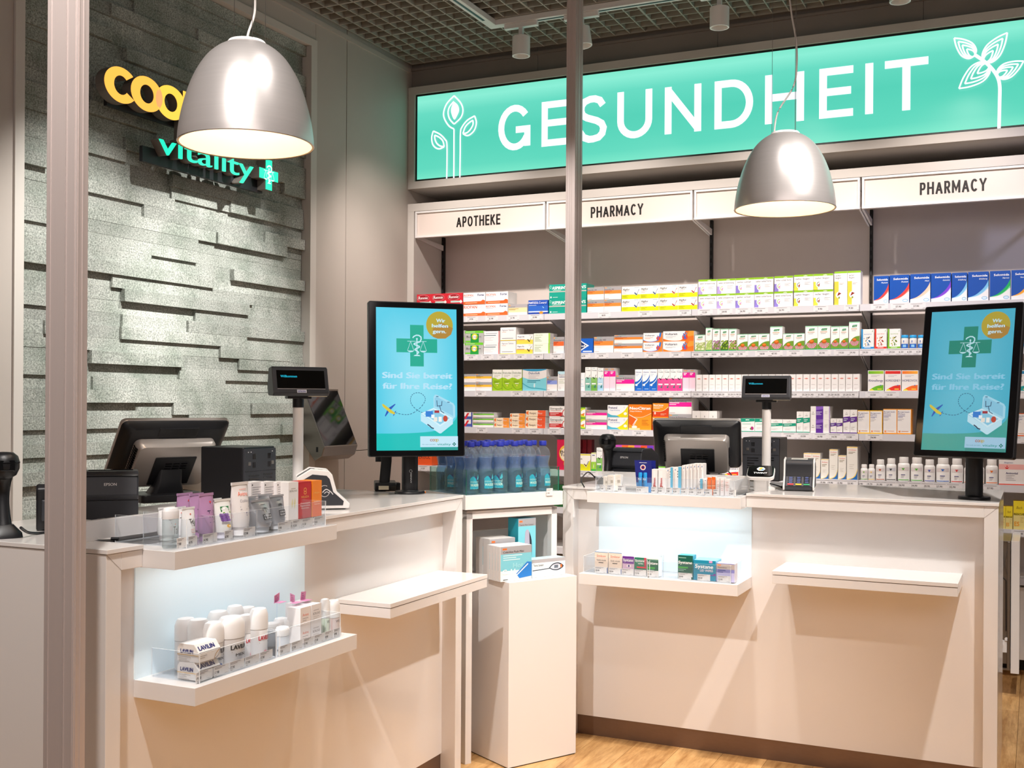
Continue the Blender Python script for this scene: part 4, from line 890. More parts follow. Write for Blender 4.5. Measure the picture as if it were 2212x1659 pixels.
@design('soft_blue')
def _(I): I.rect(0, 0, 1, 1, '#7fcfdc'); I.poly(spl([(0, .62), (.25, .54), (.5, .52), (.75, .54), (1, .62)], 4) + [(1, 1), (0, 1)], '#e7e1de'); I.poly(spl([(0, .97), (.3, .9), (.7, .9), (1, .97)], 4) + [(1, 1), (0, 1)], '#2f8fb8'); I.text('DulcoSoft', .26, .76, .11, '#1f4a7a', w=.46, bold=.02); I.lines(.25, .68, .75, 3, .06, .018, '#b5b0b5'); I.lines(.2, .46, .8, 2, .07, .025, '#2f7f98'); I.stroke(spl([(0, .35), (.3, .15), (.6, .12), (1, .05)], 4), .03, '#3fa8bc'); I.ell(.5, .24, .03, .1, '#d9eef3')
@design('bep_white')
def _(I): I.rect(0, 0, 1, 1, '#f5f3f0'); I.rect(0, .86, 1, 1, '#bfe3ee'); I.text('Bepanthen', .12, .78, .09, '#2a3f7a', w=1.0 - .14); I.rect(.12, .7, .9, .73, '#2a3f7a'); I.lines(.12, .58, .8, 3, .09, .02, '#a8b88a'); I.ring(.2, .14, .09, .06, .02, '#b5b0b0', 14)
@design('pale_blue')
def _(I): I.rect(0, 0, 1, 1, '#f1f7fa', '#58b8de'); I.lines(.1, .6, .9, 4, .12, .03, '#a9cfe0')
def ticktall(c1, c2, tk):
    def f(I): I.rect(0, 0, 1, 1, '#f8f7f5'); I.rect(0, 0, 1, .56, c1); I.rect(0, 0, 1, .22, c2); I.text('Triofan', .1, .84, .05, '#2f4a5a', w=.8, bold=.02); I.lines(.12, .94, .7, 1, .1, .015, '#9fc0c8'); I.tick(.52, .5, .7, tk); I.lines(.15, .36, .75, 2, .06, .015, c2); I.poly([(.45, .16), (.8, .28), (.72, .12)], '#2a7f78'); I.rect(.1, .27, .8, .33, '#fbfbf9')
    return f
DS['tick_teal'] = ticktall('#8fc8b8', '#7fbcae', '#1a2a2a'); DS['tick_lime'] = ticktall('#8cc46a', '#6fae4a', '#1a2a1a'); DS['tick_sky'] = ticktall('#bfe0f2', '#a5d0ea', '#7fb0d0'); DS['tick_pink'] = ticktall('#e8559a', '#e4458e', '#2a1a22')
@design('otri_blue')
def _(I): I.rect(0, 0, 1, 1, '#f6f8fb'); I.poly(spl([(0, .42), (.4, .46), (.8, .6), (1, .78)], 4) + [(1, 0), (0, 0)], '#1667c8'); I.poly(spl([(0, .3), (.4, .36), (.8, .5), (1, .66)], 4) + [(1, .56)] + spl([(1, .56), (.7, .4), (.3, .28), (0, .24)], 3)[1:], '#dff0fa'); I.text('Otrivin', .1, .84, .06, '#1a3f8f', w=.76, bold=.02); I.lines(.1, .76, .6, 2, .06, .015, '#a0b8d8'); I.ell(.24, .27, .12, .05, '#f3f5f8'); I.lines(.3, .08, .9, 1, .1, .02, '#bcd8f0')
@design('white_rose')
def _(I): I.rect(0, 0, 1, 1, '#f5f1ef'); I.lines(.2, .72, .8, 1, .1, .05, '#e9a59a'); I.ell(.5, .745, .14, .04, '#e2806f', 8); I.lines(.2, .38, .8, 1, .1, .015, '#bdb5b5'); I.lines(.2, .18, .8, 2, .06, .012, '#cfc8c8'); I.rect(0, 0, .04, 1, '#c9c3c1'); I.rect(.96, 0, 1, 1, '#dcd6d3')
def homeo(t, c, c2):
    def f(I): I.rect(0, 0, 1, 1, '#f3efee'); I._a([(.03, .83), (.97, .83), (.97, .97), (.03, .97)], [[0, 1, 2, 3]], [[c, c2, c2, c]]); I.text(t, .05, .46, .11, '#2f2f6a', w=.9, bold=.01); I.lines(.2, .75, .8, 2, .06, .015, '#b5b0b8'); I.poly(spl([(.05, .03), (.3, .16), (.6, .26), (.97, .3)], 4) + [(.97, .03)], c); I.poly([(.05, .03), (.25, .12), (.4, .03)], '#e6dc3a'); I.lines(.6, .08, .9, 1, .1, .04, '#f5e04a'); I.ell(.8, .28, .05, .02, '#4a6fc0')
    return f
DS['homeo_green'] = homeo('Rhinallergy', '#6cb822', '#a9d23a'); DS['homeo_red'] = homeo('HOMEOGENE 9', '#e2332a', '#d92a2a'); DS['homeo_orange'] = homeo('HOMEOVOX', '#f2712a', '#f9b23a'); DS['homeo_teal'] = homeo('Multi Flu', '#1f9a9a', '#2a6fc0')
@design('pen_white')
def _(I): I.rect(0, 0, 1, 1, '#f0ecef'); I.rect(0, .04, 1, .44, '#4a5ba8'); I.poly([(.55, .1), (.66, .1), (.84, .9), (.73, .9)], '#d92a35'); I.rect(.93, 0, 1, 1, '#3a4a9a')
def fen(c1, c2, t):
    def f(I): I._a([(0, 0), (.6, 0), (.6, 1), (0, 1)], [[0, 1, 2, 3]], [['#fbe6c8', c1, c1, '#fff2e0']]); I._a([(.6, 0), (1, 0), (1, 1), (.6, 1)], [[0, 1, 2, 3]], [[c1, c2, c2, c1]]); I.rect(.02, .35, .1, .75, '#f0622a'); I.rect(.08, .2, .13, .9, '#f3863a'); I.text('Fenipic', .18, .36, .34, '#5a2a1a', w=.34, shear=.2, bold=.01); I.text(t, .53, .36, .34, '#fbe3dc', w=.3, shear=.2)
    return f
DS['fen'] = fen('#f89a3f', '#f47a2a', 'Plus'); DS['fen_plus'] = fen('#ef5a30', '#e2332f', 'Plus')
@design('strep')
def _(I): I.rect(0, 0, 1, 1, '#f3efec'); I.text('Strepsils', .06, .68, .2, '#2a2422', w=.76, bold=.01); I.lines(.08, .56, .8, 1, .1, .06, '#d9a8a0'); I.rect(0, .1, .8, .44, '#cf2a2c'); I.lines(.06, .32, .65, 2, .12, .04, '#f3d8d4'); I.ring(.95, .36, .14, .34, .04, '#c9252a', 20); I.poly([(.62, .03), (.86, .16), (.9, .08)], '#2a2422')
@design('green_swirl')
def _(I): I.rect(0, 0, 1, 1, '#6db51f'); I.ell(.9, .5, .5, .42, '#d9e83a'); I.ell(1.0, .5, .35, .3, '#fff'); I.poly([(.6, .3), (.95, .5), (.9, .2)], '#f08a2a')
@design('pretu')
def _(I): I.rect(0, 0, 1, 1, '#f4f1f2'); I.poly([(0, 0), (0, .34)] + spl([(0, .34), (.25, .14), (.5, .18), (.8, .5), (1, .96)], 5)[1:] + [(1, 0)], '#e6d818'); I.poly([(0, 0), (0, .34)] + spl([(0, .34), (.2, .18), (.45, .14), (.6, 0)], 4)[1:], '#4fb0c8'); I.text('Pretuval', .05, .7, .2, '#3a3f78', w=.42, bold=.02); I.text('Grippe & Erkältung', .12, .54, .1, '#5f8fc0', w=.48); I.ell(.87, .3, .08, .12, '#faf7f0'); I.ell(.82, .82, .05, .08, '#e3e0e6')
@design('neo_big')
def _(I): I.rect(0, 0, 1, 1, '#fb9a22', '#f58a1a'); I.poly([(0, 1), (1, 1), (1, .6)] + spl([(1, .6), (.6, .48), (.3, .5), (0, .62)], 4)[1:], '#ef7d1c'); I.stroke(spl([(.25, .5), (.6, .5), (1, .66)], 4), .018, '#f7dcae'); I.text('NeoCitran', .05, .8, .11, '#fff', w=.9, bold=.04); I.text('Grippe Erkältung', .06, .71, .05, '#fdebd2', w=.52, bold=.02); I.poly([(.02, .56), (.36, .42), (.2, .16), (0, .24)], '#e2621a'); I.stroke([(.02, .6), (.38, .42), (.22, .16)], .02, '#fff'); I.stroke([(.34, .4), (.18, .18)], .02, '#fff'); I.ell(.26, .11, .12, .06, '#f3ece4'); I.rect(0, 0, .5, .07, '#f6d49a'); I.lines(.58, .38, .9, 4, .06, .012, '#c46a1a')
@design('neo_small')
def _(I): I.rect(0, 0, 1, 1, '#f6921e'); I.poly([(0, 0), (0, .42)] + spl([(0, .42), (.4, .38), (.75, .5), (1, .75)], 4)[1:] + [(1, 0)], '#d8431c'); I.stroke(spl([(0, .42), (.4, .38), (.75, .5), (1, .75)], 4), .03, '#f7dcae'); I.text('NeoCitran', .05, .8, .12, '#fff', w=.62, bold=.03); I.lines(.05, .7, .7, 2, .1, .035, '#fde6c8'); I.ell(.15, .26, .05, .1, '#f3e2d8'); I.lines(.5, .2, .9, 2, .08, .025, '#f3c8a8')
def smallw(c):
    def f(I): I.rect(0, 0, 1, 1, '#f1edea'); I.rect(0, 0, 1, .2, c); I.lines(.3, .46, .7, 1, .1, .03, '#8f8a8a'); I.ell(.5, .72, .05, .05, '#9a9595', 8)
    return f
DS['small_orange'] = smallw('#ee7a2a'); DS['small_blue'] = smallw('#1f8fc0')
@design('green_rose')
def _(I): I.rect(0, 0, 1, 1, '#f1efec'); I.rect(0, 0, 1, .06, '#169a7c'); I.poly([(0, .72), (1, .78), (1, 1), (0, 1)], '#169a7c'); I.lines(.35, .86, .65, 1, .1, .05, '#fff'); I.lines(.1, .56, .8, 1, .1, .05, '#9fd0c0'); I.lines(.1, .3, .5, 3, .08, .02, '#c9c4c4'); I.ell(.82, .26, .12, .14, '#b02a7a', 8); I.ell(.72, .22, .06, .08, '#5a8a3a', 6)
def om(c, h):
    def f(I): I.rect(0, 0, 1, 1, '#f1eeeb'); I.rect(0, 0, 1, .04 if h else .06, c); I.poly([(0, .44), (1, .5), (1, .72), (0, .68)], c); I.lines(.1, .6, .75, 2, .07, .025, '#e6f3ee'); I.ell(.5, .88, .04, .02, '#9a9595', 6); I.lines(.3, .8, .7, 1, .1, .02, '#8f8a8a'); I.lines(.15, .26, .7, 3, .05, .012, '#c5c0c0')
    return f
DS['om_green'] = om('#169a7c', 0); DS['om_green_tall'] = om('#169a7c', 1); DS['om_violet'] = om('#5f2f8f', 0); DS['om_violet_tall'] = om('#5f2f8f', 1)
@design('violet_wide')
def _(I): I.rect(0, 0, 1, 1, '#efece9'); I.rect(.28, 0, .66, 1, '#5f2f98'); I.poly([(.28, .95), (.66, 1), (.66, .8), (.28, .7)], '#8a5fc0'); I.rect(.97, 0, 1, 1, '#8a4fc0'); I.lines(.3, .55, .62, 3, .1, .04, '#d9cdea'); I.lines(.74, .6, .9, 3, .08, .02, '#c5c0c0'); I.ell(.13, .55, .03, .04, '#9a9595', 6); I.lines(.06, .4, .22, 1, .1, .03, '#8f8a8a')
def burg(t2, c):
    def f(I): I.rect(0, 0, 1, 1, '#f0ecea'); I.rect(.95, 0, 1, 1, c); I.rect(0, 0, 1, .05, c); I.rect(0, .97, 1, 1, c); I.text('Burgerstein', .05, .86, .055, '#33307a', w=.8); I.text(t2, .05, .78, .05, '#4a4690', w=.5); I.lines(.05, .72, .6, 2, .05, .018, '#7a76a8'); I.lines(.05, .6, .5, 2, .05, .012, '#c0bcc4'); I.poly([(.08, .1), (.12, .16), (.16, .11), (.2, .16), (.24, .1), (.16, .07)], '#f08a2a'); I.lines(.3, .11, .85, 1, .1, .02, '#e0a070')
    return f
DS['burg_yellow'] = burg('EPO', '#f9c02a'); DS['burg_orange'] = burg('EPA-Kapseln', '#f7a12a'); DS['burg_red'] = burg('VITAMIN C', '#e8641f')
def simi(h):
    def f(I): I.rect(0, 0, 1, 1, '#efebe3'); I.rect(0, .965, 1, 1, '#f3d27a'); I.text('Similasan', .12, .965 - .11 * h, .06 * h, '#d9443a', w=.76, shear=.2); I.lines(.15, .965 - .18 * h, .85, 2, .05 * h, .018 * h, '#8a7a5a'); I.lines(.25, .45, .75, 3, .06, .012, '#cfc9c0'); I.poly(spl([(.05, .02), (.5, .06), (.8, .16), (1, .34)], 4) + [(1, 0), (0, 0)], '#f5d36a'); I.poly(spl([(.2, .0), (.6, .05), (.85, .13), (1, .28)], 4) + [(1, 0)], '#1c66ae')
    return f
DS['simi'] = simi(1); DS['simi_tall'] = simi(.75); DS['simi_short'] = simi(1.4)
@design('amino')
def _(I): I.rect(0, 0, 1, 1, '#f0ebe9'); I.rect(0, .6, 1, .8, '#f3b5b0'); I.rect(0, 0, 1, .04, '#e0452f'); I.poly([(.2, .72), (.25, .62), (.32, .62), (.38, .72), (.33, .67), (.25, .67)], '#e02a2f'); I.ell(.29, .72, .025, .025, '#e02a2f', 8); I.text('Burgerstein', .2, .84, .05, '#4a4690', w=.3); I.text('Aminovital', .25, .42, .08, '#2f2f6a', w=.42, bold=.02); I.lines(.25, .36, .6, 4, .06, .015, '#b5b0b8')
@design('red_soft')
def _(I): I.rect(0, 0, 1, 1, '#d4184a'); I.ell(.55, .55, .42, .28, '#f3c04a'); I.ell(.55, .52, .36, .22, '#f8e6d0'); I.text('Bucco', .2, .56, .09, '#2a1a1a', w=.9, bold=.02); I.text('Tantum', .2, .46, .09, '#2a1a1a', w=.9, bold=.02); I.rect(.4, .16, .75, .26, '#f08a2a')
@design('peri')
def _(I): I.rect(0, 0, 1, 1, '#ee5a24'); I.poly([(0, 1), (1, 1), (1, .6), (0, .8)], '#f58a3a'); I.text('PERISOL', .1, .45, .28, '#4a2018', w=.8)
@design('dark_red')
def _(I): I.rect(0, 0, 1, 1, '#8f1f2c'); I.poly([(.35, .1), (.5, .6), (.65, .1)], '#c9a05a'); I.rect(0, .5, 1, .52, '#b04a54')
@design('tick_wide')
def _(I): I.rect(0, 0, 1, 1, '#f7f4ee'); I.rect(0, .93, 1, 1, '#e8dc1f'); I.poly([(0, 0), (1, 0), (1, .7), (.8, .36), (0, .44)], '#dedb1a'); I.text('tofen', .0, .66, .12, '#2a2422', w=.46, bold=.02); I.tick(.72, .22, .4, '#fff'); I.tick(.72, .25, .34, '#7a5a1a')
@design('green_mini')
def _(I): I.rect(0, 0, 1, 1, '#f3f1ea'); I.rect(0, .96, 1, 1, '#cfe04a'); I.rect(0, .08, 1, .5, '#9ad03a', '#cfe04a'); I.rect(0, 0, 1, .1, '#3faa3a'); I.poly([(.35, .46), (.5, .12), (.7, .46), (.5, .24)], '#f5f5e8'); I.lines(.2, .84, .8, 1, .1, .04, '#4a5a8a')
@design('mixed_top')
def _(I):
    for i, c in enumerate(('#c850b8', '#f0622a', '#f9a832', '#c850b8', '#e8542a', '#6a3ac0')): I.rect(i / 6, 0, (i + 1) / 6, 1, c); I.n -= 1
    I.n += 1; I.ell(.8, .4, .1, .25, '#fff')
@design('rescue')
def _(I): I.rect(0, 0, 1, 1, '#f3da2c', '#f0c81a'); I.rect(0, .0, 1, .5, '#ead98a', '#f0d84a'); I.text('Bach', .25, .72, .1, '#8a6a1a', w=.5, shear=.3); I.text('RESCUE', .06, .5, .075, '#2a2418', w=.88, bold=.03); I.text('ES', .1, .12, .16, '#ee9a1a', w=.4, bold=.03); I.lines(.6, .4, .9, 3, .07, .02, '#c9b060')
@design('green_dark')
def _(I): I.rect(0, 0, 1, 1, '#1f5a2a'); I.rect(.1, .1, .9, .45, '#3f8a3a'); I.lines(.2, .3, .8, 2, .1, .04, '#e6f0d8')
@design('green_label')
def _(I): I.rect(0, 0, 1, 1, '#e9e6df'); I.rect(0, 0, 1, .4, '#3f9a4a'); I.rect(0, .7, 1, 1, '#f08a3a'); I.lines(.1, .3, .7, 2, .12, .05, '#dfeedd')

MESH = {}
CREAM = {'red_antacid': '#c9202f', 'green_aspirin': '#0f9f8b', 'blue_control': '#1a3f9e', 'dark_red': '#7f1b28', 'neo_big': '#f0921e', 'neo_small': '#f0921e', 'red_soft': '#c91646', 'peri': '#e0561f', 'lime_lax': '#8fb51d', 'rescue': '#e6c21f', 'green_dark': '#1f4a2a', 'mixed_top': '#c850b8', 'blue_cross': '#1358b8'}
for k_ in DS:
    if k_.startswith('selo'): CREAM[k_] = '#0f5fb8'
    if k_.startswith('burg'): CREAM[k_] = {'burg_yellow': '#f6bb2a', 'burg_orange': '#f39a26', 'burg_red': '#e0561f'}[k_]
def carton_mesh(w, h, d, key):
    k = (round(w, 4), round(h, 4), round(d, 4), key)
    if k in MESH: return MESH[k]
    body = CREAM.get(key, '#eeeae7'); c = 0.0007
    m = MB(); m.prism([(c, 0), (w - c, 0), (w, c), (w, d - c), (w - c, d), (c, d), (0, d - c), (0, c)], 2, 0, h - 0.0006, body)
    m.box(0.0012, w - 0.0012, 0.0015, d - 0.002, h - 0.0006, h, body)
    o = m.build('medicine_carton', INK); I = Ink(w, h); I.clip = (.004, .002, .996, .998); DS[key](I); p = I.build('front_print', INK, None, (0, 0, 0), (1, 0, 0), (0, 0, 1), (0, -1, 0))
    me, mp = o.data, p.data; bpy.data.objects.remove(o); bpy.data.objects.remove(p)
    MESH[k] = (me, mp); return MESH[k]
def carton(x, y, z, w, h, d, key, label, group=None, rz=0, cat='box', name='medicine_carton'):
    me, mp = carton_mesh(w, h, d, key)
    o = bpy.data.objects.new(name, me); C.objects.link(o); o.location = (x, y, z); o.rotation_euler = (0, 0, rz)
    p = bpy.data.objects.new('front_print', mp); C.objects.link(p); p.parent = o
    return tag(o, label, cat, group)
SHN = ['top shelf', 'second shelf', 'third shelf', 'fourth shelf', 'fifth shelf', 'sixth shelf']
YP = YF + 0.002
def row(k, px0, px1, n, top, rows, keys, base, depth=0.1, gap=0.0012):
    z = SZ[k]; xa = onY(px0, 900, YP).x; xb = onY(px1, 900, YP).x; w = (xb - xa) / n; h = (onY((px0 + px1) / 2, top, YP).z - z) / rows
    for i in range(n):
        for r in range(rows):
            key = keys if isinstance(keys, str) else keys[i] if isinstance(keys[0], str) else keys[i][r]
            if rows == 2: rw = ('lower', 'upper')[r]
            elif rows == 3: rw = ('bottom', 'middle', 'top')[r]
            else: rw = ''
            b = base if isinstance(base, str) else base[i]
            nn = n if isinstance(base, str) else 1
            lab = b + ' on ' + SHN[k] + ((', ' + ' '.join(x for x in (rw, ordw(i, nn) if nn > 1 else ('one' if rw else '')) if x)) if (rw or nn > 1) else '')
            jx = RND.uniform(-.0012, .0012) if rows > 1 else 0
            carton(xa + i * w + gap / 2 + jx * r, YP + RND.uniform(0, .004) + r * .0015, z + 0.0032 + r * h, w - gap, h - 0.0006, depth, key, lab, 'cartons on the ' + SHN[k])
R_ = row
# top shelf
R_(0, 898, 998, 3, 635, 2, 'red_antacid', 'red antacid carton', .12)
R_(0, 999, 1095, 2, 632, 2, [['white_orange_gel', 'white_orange'], ['white_orange', 'white_orange']], 'white carton with orange wave', .14)
R_(0, 1096, 1137, 1, 658, 1, 'yellow_wide', 'flat grey and yellow carton')
R_(0, 1139, 1182, 1, 649, 1, 'blue_control', 'dark blue carton with white lettering')
R_(0, 1184, 1265, 2, 614, 2, 'green_aspirin', 'teal green painkiller carton', .14)
R_(0, 1267, 1340, 2, 621, 2, 'grey_orange', 'grey and orange carton', .12)
R_(0, 1341, 1505, 4, 617.5, 2, ['tick_blue', 'tick_blue', 'tick_red', 'tick_red'], ['white and lime carton with blue tick, left of pair,', 'white and lime carton with blue tick, right of pair,', 'white and lime carton with red tick, left of pair,', 'white and lime carton with red tick, right of pair,'])
R_(0, 1507, 1669, 4, 602, 2, ['herb_relax', 'herb_relax', 'herb_sleep', 'herb_sleep_forte'], 'white herbal carton, lilac corner and green top,', .1)
R_(0, 1670, 1711, 1, 597, 2, 'herb_sleep_forte', 'white herbal carton, darker lilac corner, before fig cartons,', .1)
R_(0, 1713, 1798, 2, 593, 2, 'fig_wide', 'wide white fig carton with yellow corner', .1)
R_(0, 1800, 1857.5, 2, 586.5, 1, 'fig_tall', 'tall white fig carton with green top', .08)
sl = [('selo_red', 1885.5, 1918, 597, 'narrow blue carton with red swoosh'), ('selo_red', 1919.5, 1962.5, 595, 'wide blue carton with red swoosh'), ('selo_peach', 1964, 2008, 592.5, 'blue carton with peach swoosh'), ('selo_violet', 2009, 2052.5, 591, 'blue carton with violet swoosh'), ('selo_sky', 2054, 2087.5, 590, 'narrow blue carton with pale blue swoosh'), ('selo_sky', 2089, 2134, 588, 'wide blue carton with pale blue swoosh'), ('selo_green', 2136, 2181, 586, 'blue carton with green swoosh'), ('selo_amber', 2182.5, 2226, 584, 'blue carton with amber swoosh')]
for k_, a, b, tp, lb in sl: R_(0, a, b, 1, tp, 1, k_, lb, .12)
# second shelf
R_(1, 893, 1002, 3, 716, 1, 'grey_green', 'green and grey carton behind the left screen', .1)
R_(1, 1003, 1043, 1, 715.5, 2, 'grey_green_bus', 'grey carton with green capital and yellow dot', .13)
R_(1, 1044, 1078, 1, 716, 2, 'white_teal_line', 'white carton with dark teal line', .12)
R_(1, 1079, 1113, 1, 708, 2, 'white_plain', 'plain white tablet carton', .13)
R_(1, 1114, 1150, 1, 723, 2, 'yellow_tick', 'white and yellow carton with dark tick')
R_(1, 1151, 1187, 1, 720.5, 2, 'green_fade', 'pale green fading carton', .12)
R_(1, 1194, 1217, 1, 728.6, 1, 'orange_red', 'upright orange red carton beside the post')
R_(1, 1236, 1280, 1, 732, 1, 'blue_cross', 'bright blue carton with white diamond')
R_(1, 1281.5, 1324, 1, 728, 1, 'grey_orange', 'single grey and orange carton')
R_(1, 1325, 1387, 1, 724, 2, 'grey_orange', 'long flat grey and orange carton')
R_(1, 1388, 1430, 1, 720, 2, 'voltaren_small', 'short white carton with blue and orange curve')
R_(1, 1431, 1498, 1, 716, 2, 'voltaren', 'long white carton with orange end and blue figure', .12)
for k_, a, b, tp, lb in (('blossom_white', 1499.5, 1522, 724, 'short white carton with cream blossom'), ('blossom_green', 1523, 1537, 709, 'tall narrow carton with pale green blossom'), ('blossom_pink', 1538, 1554, 711, 'tall carton with purple blossoms'), ('blossom_hops', 1555, 1572, 711, 'tall carton with green hops'), ('blossom_mix', 1573, 1590, 711, 'tall carton with pink and dark flower')): R_(1, a, b, 1, tp, 1, k_, lb, .09)
R_(1, 1591, 1661, 3, 722, 1, 'cone_small', 'short coneflower carton left of the single tall one', .07)
R_(1, 1662, 1689, 1, 706, 1, 'cone_tall', 'tall coneflower carton standing alone among short ones', .08)
R_(1, 1690, 1737, 2, 721, 1, 'cone_small', 'short coneflower carton right of the single tall one', .07)
R_(1, 1738, 1792, 2, 704.6, 1, 'cone_tall', 'wide tall coneflower carton', .08)
R_(1, 1793, 1831.5, 2, 705.5, 1, 'cone_tall', 'narrow tall coneflower carton', .08)
R_(1, 1832.5, 1856, 1, 696, 1, 'cone_tall', 'tallest coneflower carton at the row end', .09)
for k_, a, b, tp, lb in (('pattern_blue', 1859, 1887, 712, 'white carton with blue dots and edge'), ('pattern_red', 1888, 1914.5, 711, 'white carton with red dots and edge'), ('pattern_green', 1916, 1944, 711, 'white carton with green dots and edge')): R_(1, a, b, 1, tp, 1, k_, lb, .08)
# third shelf
R_(2, 893, 1062, 5, 809, 2, 'grey_yellow', 'flat grey and yellow carton', .1)
R_(2, 1063, 1127, 3, 799, 1, 'lime_lax', 'lime green laxative carton', .08)
R_(2, 1128, 1180, 1, 798, 1, 'soft_blue', 'wide pale blue carton with white head', .12)
R_(2, 1181, 1203, 1, 814, 1, 'grey_blue', 'small grey and blue carton')
R_(2, 1204, 1227, 1, 803, 1, 'bep_white', 'white carton with navy line beside the post')
R_(2, 1242, 1263, 1, 806, 1, 'pale_blue', 'pale blue carton just right of the post')
for k_, a, b, tp, lb in (('tick_teal', 1263.5, 1276, 794, 'slim carton with black tick, teal foot'), ('tick_lime', 1276.5, 1289.5, 794, 'slim carton with black tick, green foot'), ('tick_sky', 1290, 1303, 795.5, 'slim carton with pale blue tick')): R_(2, a, b, 1, tp, 1, k_, lb, .08)
R_(2, 1303.5, 1329, 2, 795.5, 1, 'pink_tall', 'slim magenta carton beside the ticked ones', .08)
R_(2, 1330, 1370, 1, 811, 1, 'grey_pink', 'wide low grey and magenta carton')
R_(2, 1371, 1419, 3, 798.6, 1, 'otri_blue', 'white carton with blue wave')
R_(2, 1420, 1473.5, 4, 798, 1, 'tick_pink', 'slim carton with dark tick and pink foot')
R_(2, 1474, 1501.5, 2, 799, 1, 'pink_tall', 'slim magenta carton before the plain white row', .12)
R_(2, 1502.5, 1857, 24, 809.5, 1, 'white_rose', 'small white carton with rose emblem', .07, .0016)
for k_, a, b, lb in (('homeo_green', 1874, 1909, 'white homeopathy carton with green hill'), ('homeo_red', 1910.5, 1946, 'white homeopathy carton with red hill'), ('homeo_orange', 1947, 1983, 'white homeopathy carton with orange hill'), ('homeo_teal', 2188, 2224, 'white homeopathy carton with teal hill')): R_(2, a, b, 1, 801, 1, k_, lb, .06)
# fourth shelf
R_(3, 938, 1020, 2, 891, 2, 'pen_white', 'white and navy carton with red pen', .1)
R_(3, 1021, 1066, 1, 891.5, 3, 'grey_green', 'flat grey and green carton', .12)
R_(3, 1067, 1100, 1, 903.6, 2, 'fen', 'flat orange carton, short stack,')
R_(3, 1101, 1134, 1, 894, 3, 'fen', 'flat orange carton, tall stack,')
R_(3, 1135, 1178, 1, 887.3, 3, 'fen_plus', 'flat red orange carton', .11)
R_(3, 1186, 1221, 1, 878, 2, 'strep', 'white lozenge carton with red band')
R_(3, 1236, 1264, 1, 880.6, 2, 'green_swirl', 'leaf green carton beside the post')
R_(3, 1265, 1311, 1, 886.6, 2, 'grey_pink', 'flat grey and magenta carton right of green')
R_(3, 1312, 1356.6, 1, 876, 2, 'pretu', 'white carton with yellow swoosh and blue corner')
R_(3, 1357.5, 1407, 1, 874.6, 1, 'neo_big', 'large orange flu remedy carton')
R_(3, 1409, 1443.5, 1, 872, 2, 'neo_small', 'small orange and red carton')
R_(3, 1444.5, 1494, 1, 860, 2, 'grey_pink', 'tall grey and magenta carton above the terminal', .16)
R_(3, 1495, 1549, 3, 888.6, 1, ['small_orange', 'small_orange', 'small_blue'], 'plain white carton with coloured foot', .12)
R_(3, 1550, 1599, 2, 905, 1, 'white_plain', 'plain white carton behind the till screen', .1)
R_(3, 1600, 1661, 2, 904.8, 1, 'green_rose', 'white and green carton with pink rose', .07)
R_(3, 1662, 1719.5, 2, 907, 1, 'om_green', 'low white carton with green band', .07)
R_(3, 1720.5, 1749.5, 2, 890, 1, 'om_green_tall', 'tall white carton with green band', .07)
R_(3, 1750.5, 1792.5, 1, 878.6, 2, 'violet_wide', 'white carton with purple centre', .12)
R_(3, 1794, 1820, 2, 905, 1, 'om_violet', 'small white carton with purple band', .07)
R_(3, 1821, 1851.5, 2, 886, 1, 'om_violet_tall', 'tall white carton with purple band', .07)
R_(3, 1852.5, 1906.5, 2, 887.6, 1, 'burg_yellow', 'white vitamin carton with yellow edge', .1)
R_(3, 1907.5, 1969, 2, 884.5, 1, 'burg_orange', 'tall white vitamin carton with orange edge', .1)
R_(3, 2189, 2224, 1, 894, 1, 'burg_red', 'white vitamin carton with red orange edge')
# fifth shelf
R_(4, 898, 933, 1, 975, 1, 'peri', 'orange carton below the left screen')
R_(4, 1203.5, 1240, 1, 951, 1, 'red_soft', 'red carton with cream oval beside the post')
for i_ in range(3):
    xa = onY(1247 + i_ * 11, 900, YP + .12).x
    carton(xa, YP + .12, SZ[4], .031, .20, .05, 'dark_red', 'dark red carton at the back of fifth shelf, %s' % ordw(i_, 3), 'cartons on the fifth shelf')
R_(4, 1242, 1276, 1, 982, 1, 'tick_wide', 'wide white and yellow ticked carton')
R_(4, 1277, 1288, 1, 979, 1, 'green_mini', 'small lime and white carton')
R_(4, 1289, 1302, 1, 968, 1, 'tick_lime', 'tall slim white carton behind the scanner')
R_(4, 1330, 1412, 1, 963, 1, 'mixed_top', 'carton of bright stripes behind the receipt printer')
R_(4, 1418, 1452, 1, 997, 1, 'grey_green', 'grey and green carton behind the till')
R_(4, 1560, 1597, 1, 1000, 1, 'homeo_red', 'white and red carton behind the till cables')
R_(4, 1690, 1734.5, 2, 991, 1, 'simi_short', 'short wide cream carton with yellow and blue foot')
R_(4, 1736, 1772.5, 2, 980, 1, 'simi', 'mid height cream carton with blue foot')
R_(4, 1773.5, 1790.5, 1, 993, 1, 'simi_short', 'shortest slim cream carton with blue foot')
R_(4, 1791.5, 1810, 1, 971.7, 1, 'simi_tall', 'tall slim cream carton with blue foot')
R_(4, 1811, 1828.5, 1, 985, 1, 'simi', 'slim cream carton with blue foot between taller ones')
R_(4, 1829.5, 1853, 1, 966, 1, 'simi_tall', 'tallest cream carton with blue foot', .14)
R_(4, 2158, 2220, 1, 993, 1, 'amino', 'large white and pink vitamin carton', .14)
R_(5, 2158, 2189, 2, 1095, 1, 'rescue', 'short yellow drops carton', .08)
R_(5, 2190, 2216, 1, 1083.5, 1, 'rescue', 'tall yellow drops carton', .08)
R_(5, 1196, 1222, 2, 1048, 1, 'green_dark', 'dark green carton beside the post', .08)
R_(5, 908, 925, 1, 1062, 1, 'green_label', 'green and white carton behind the bottle box')

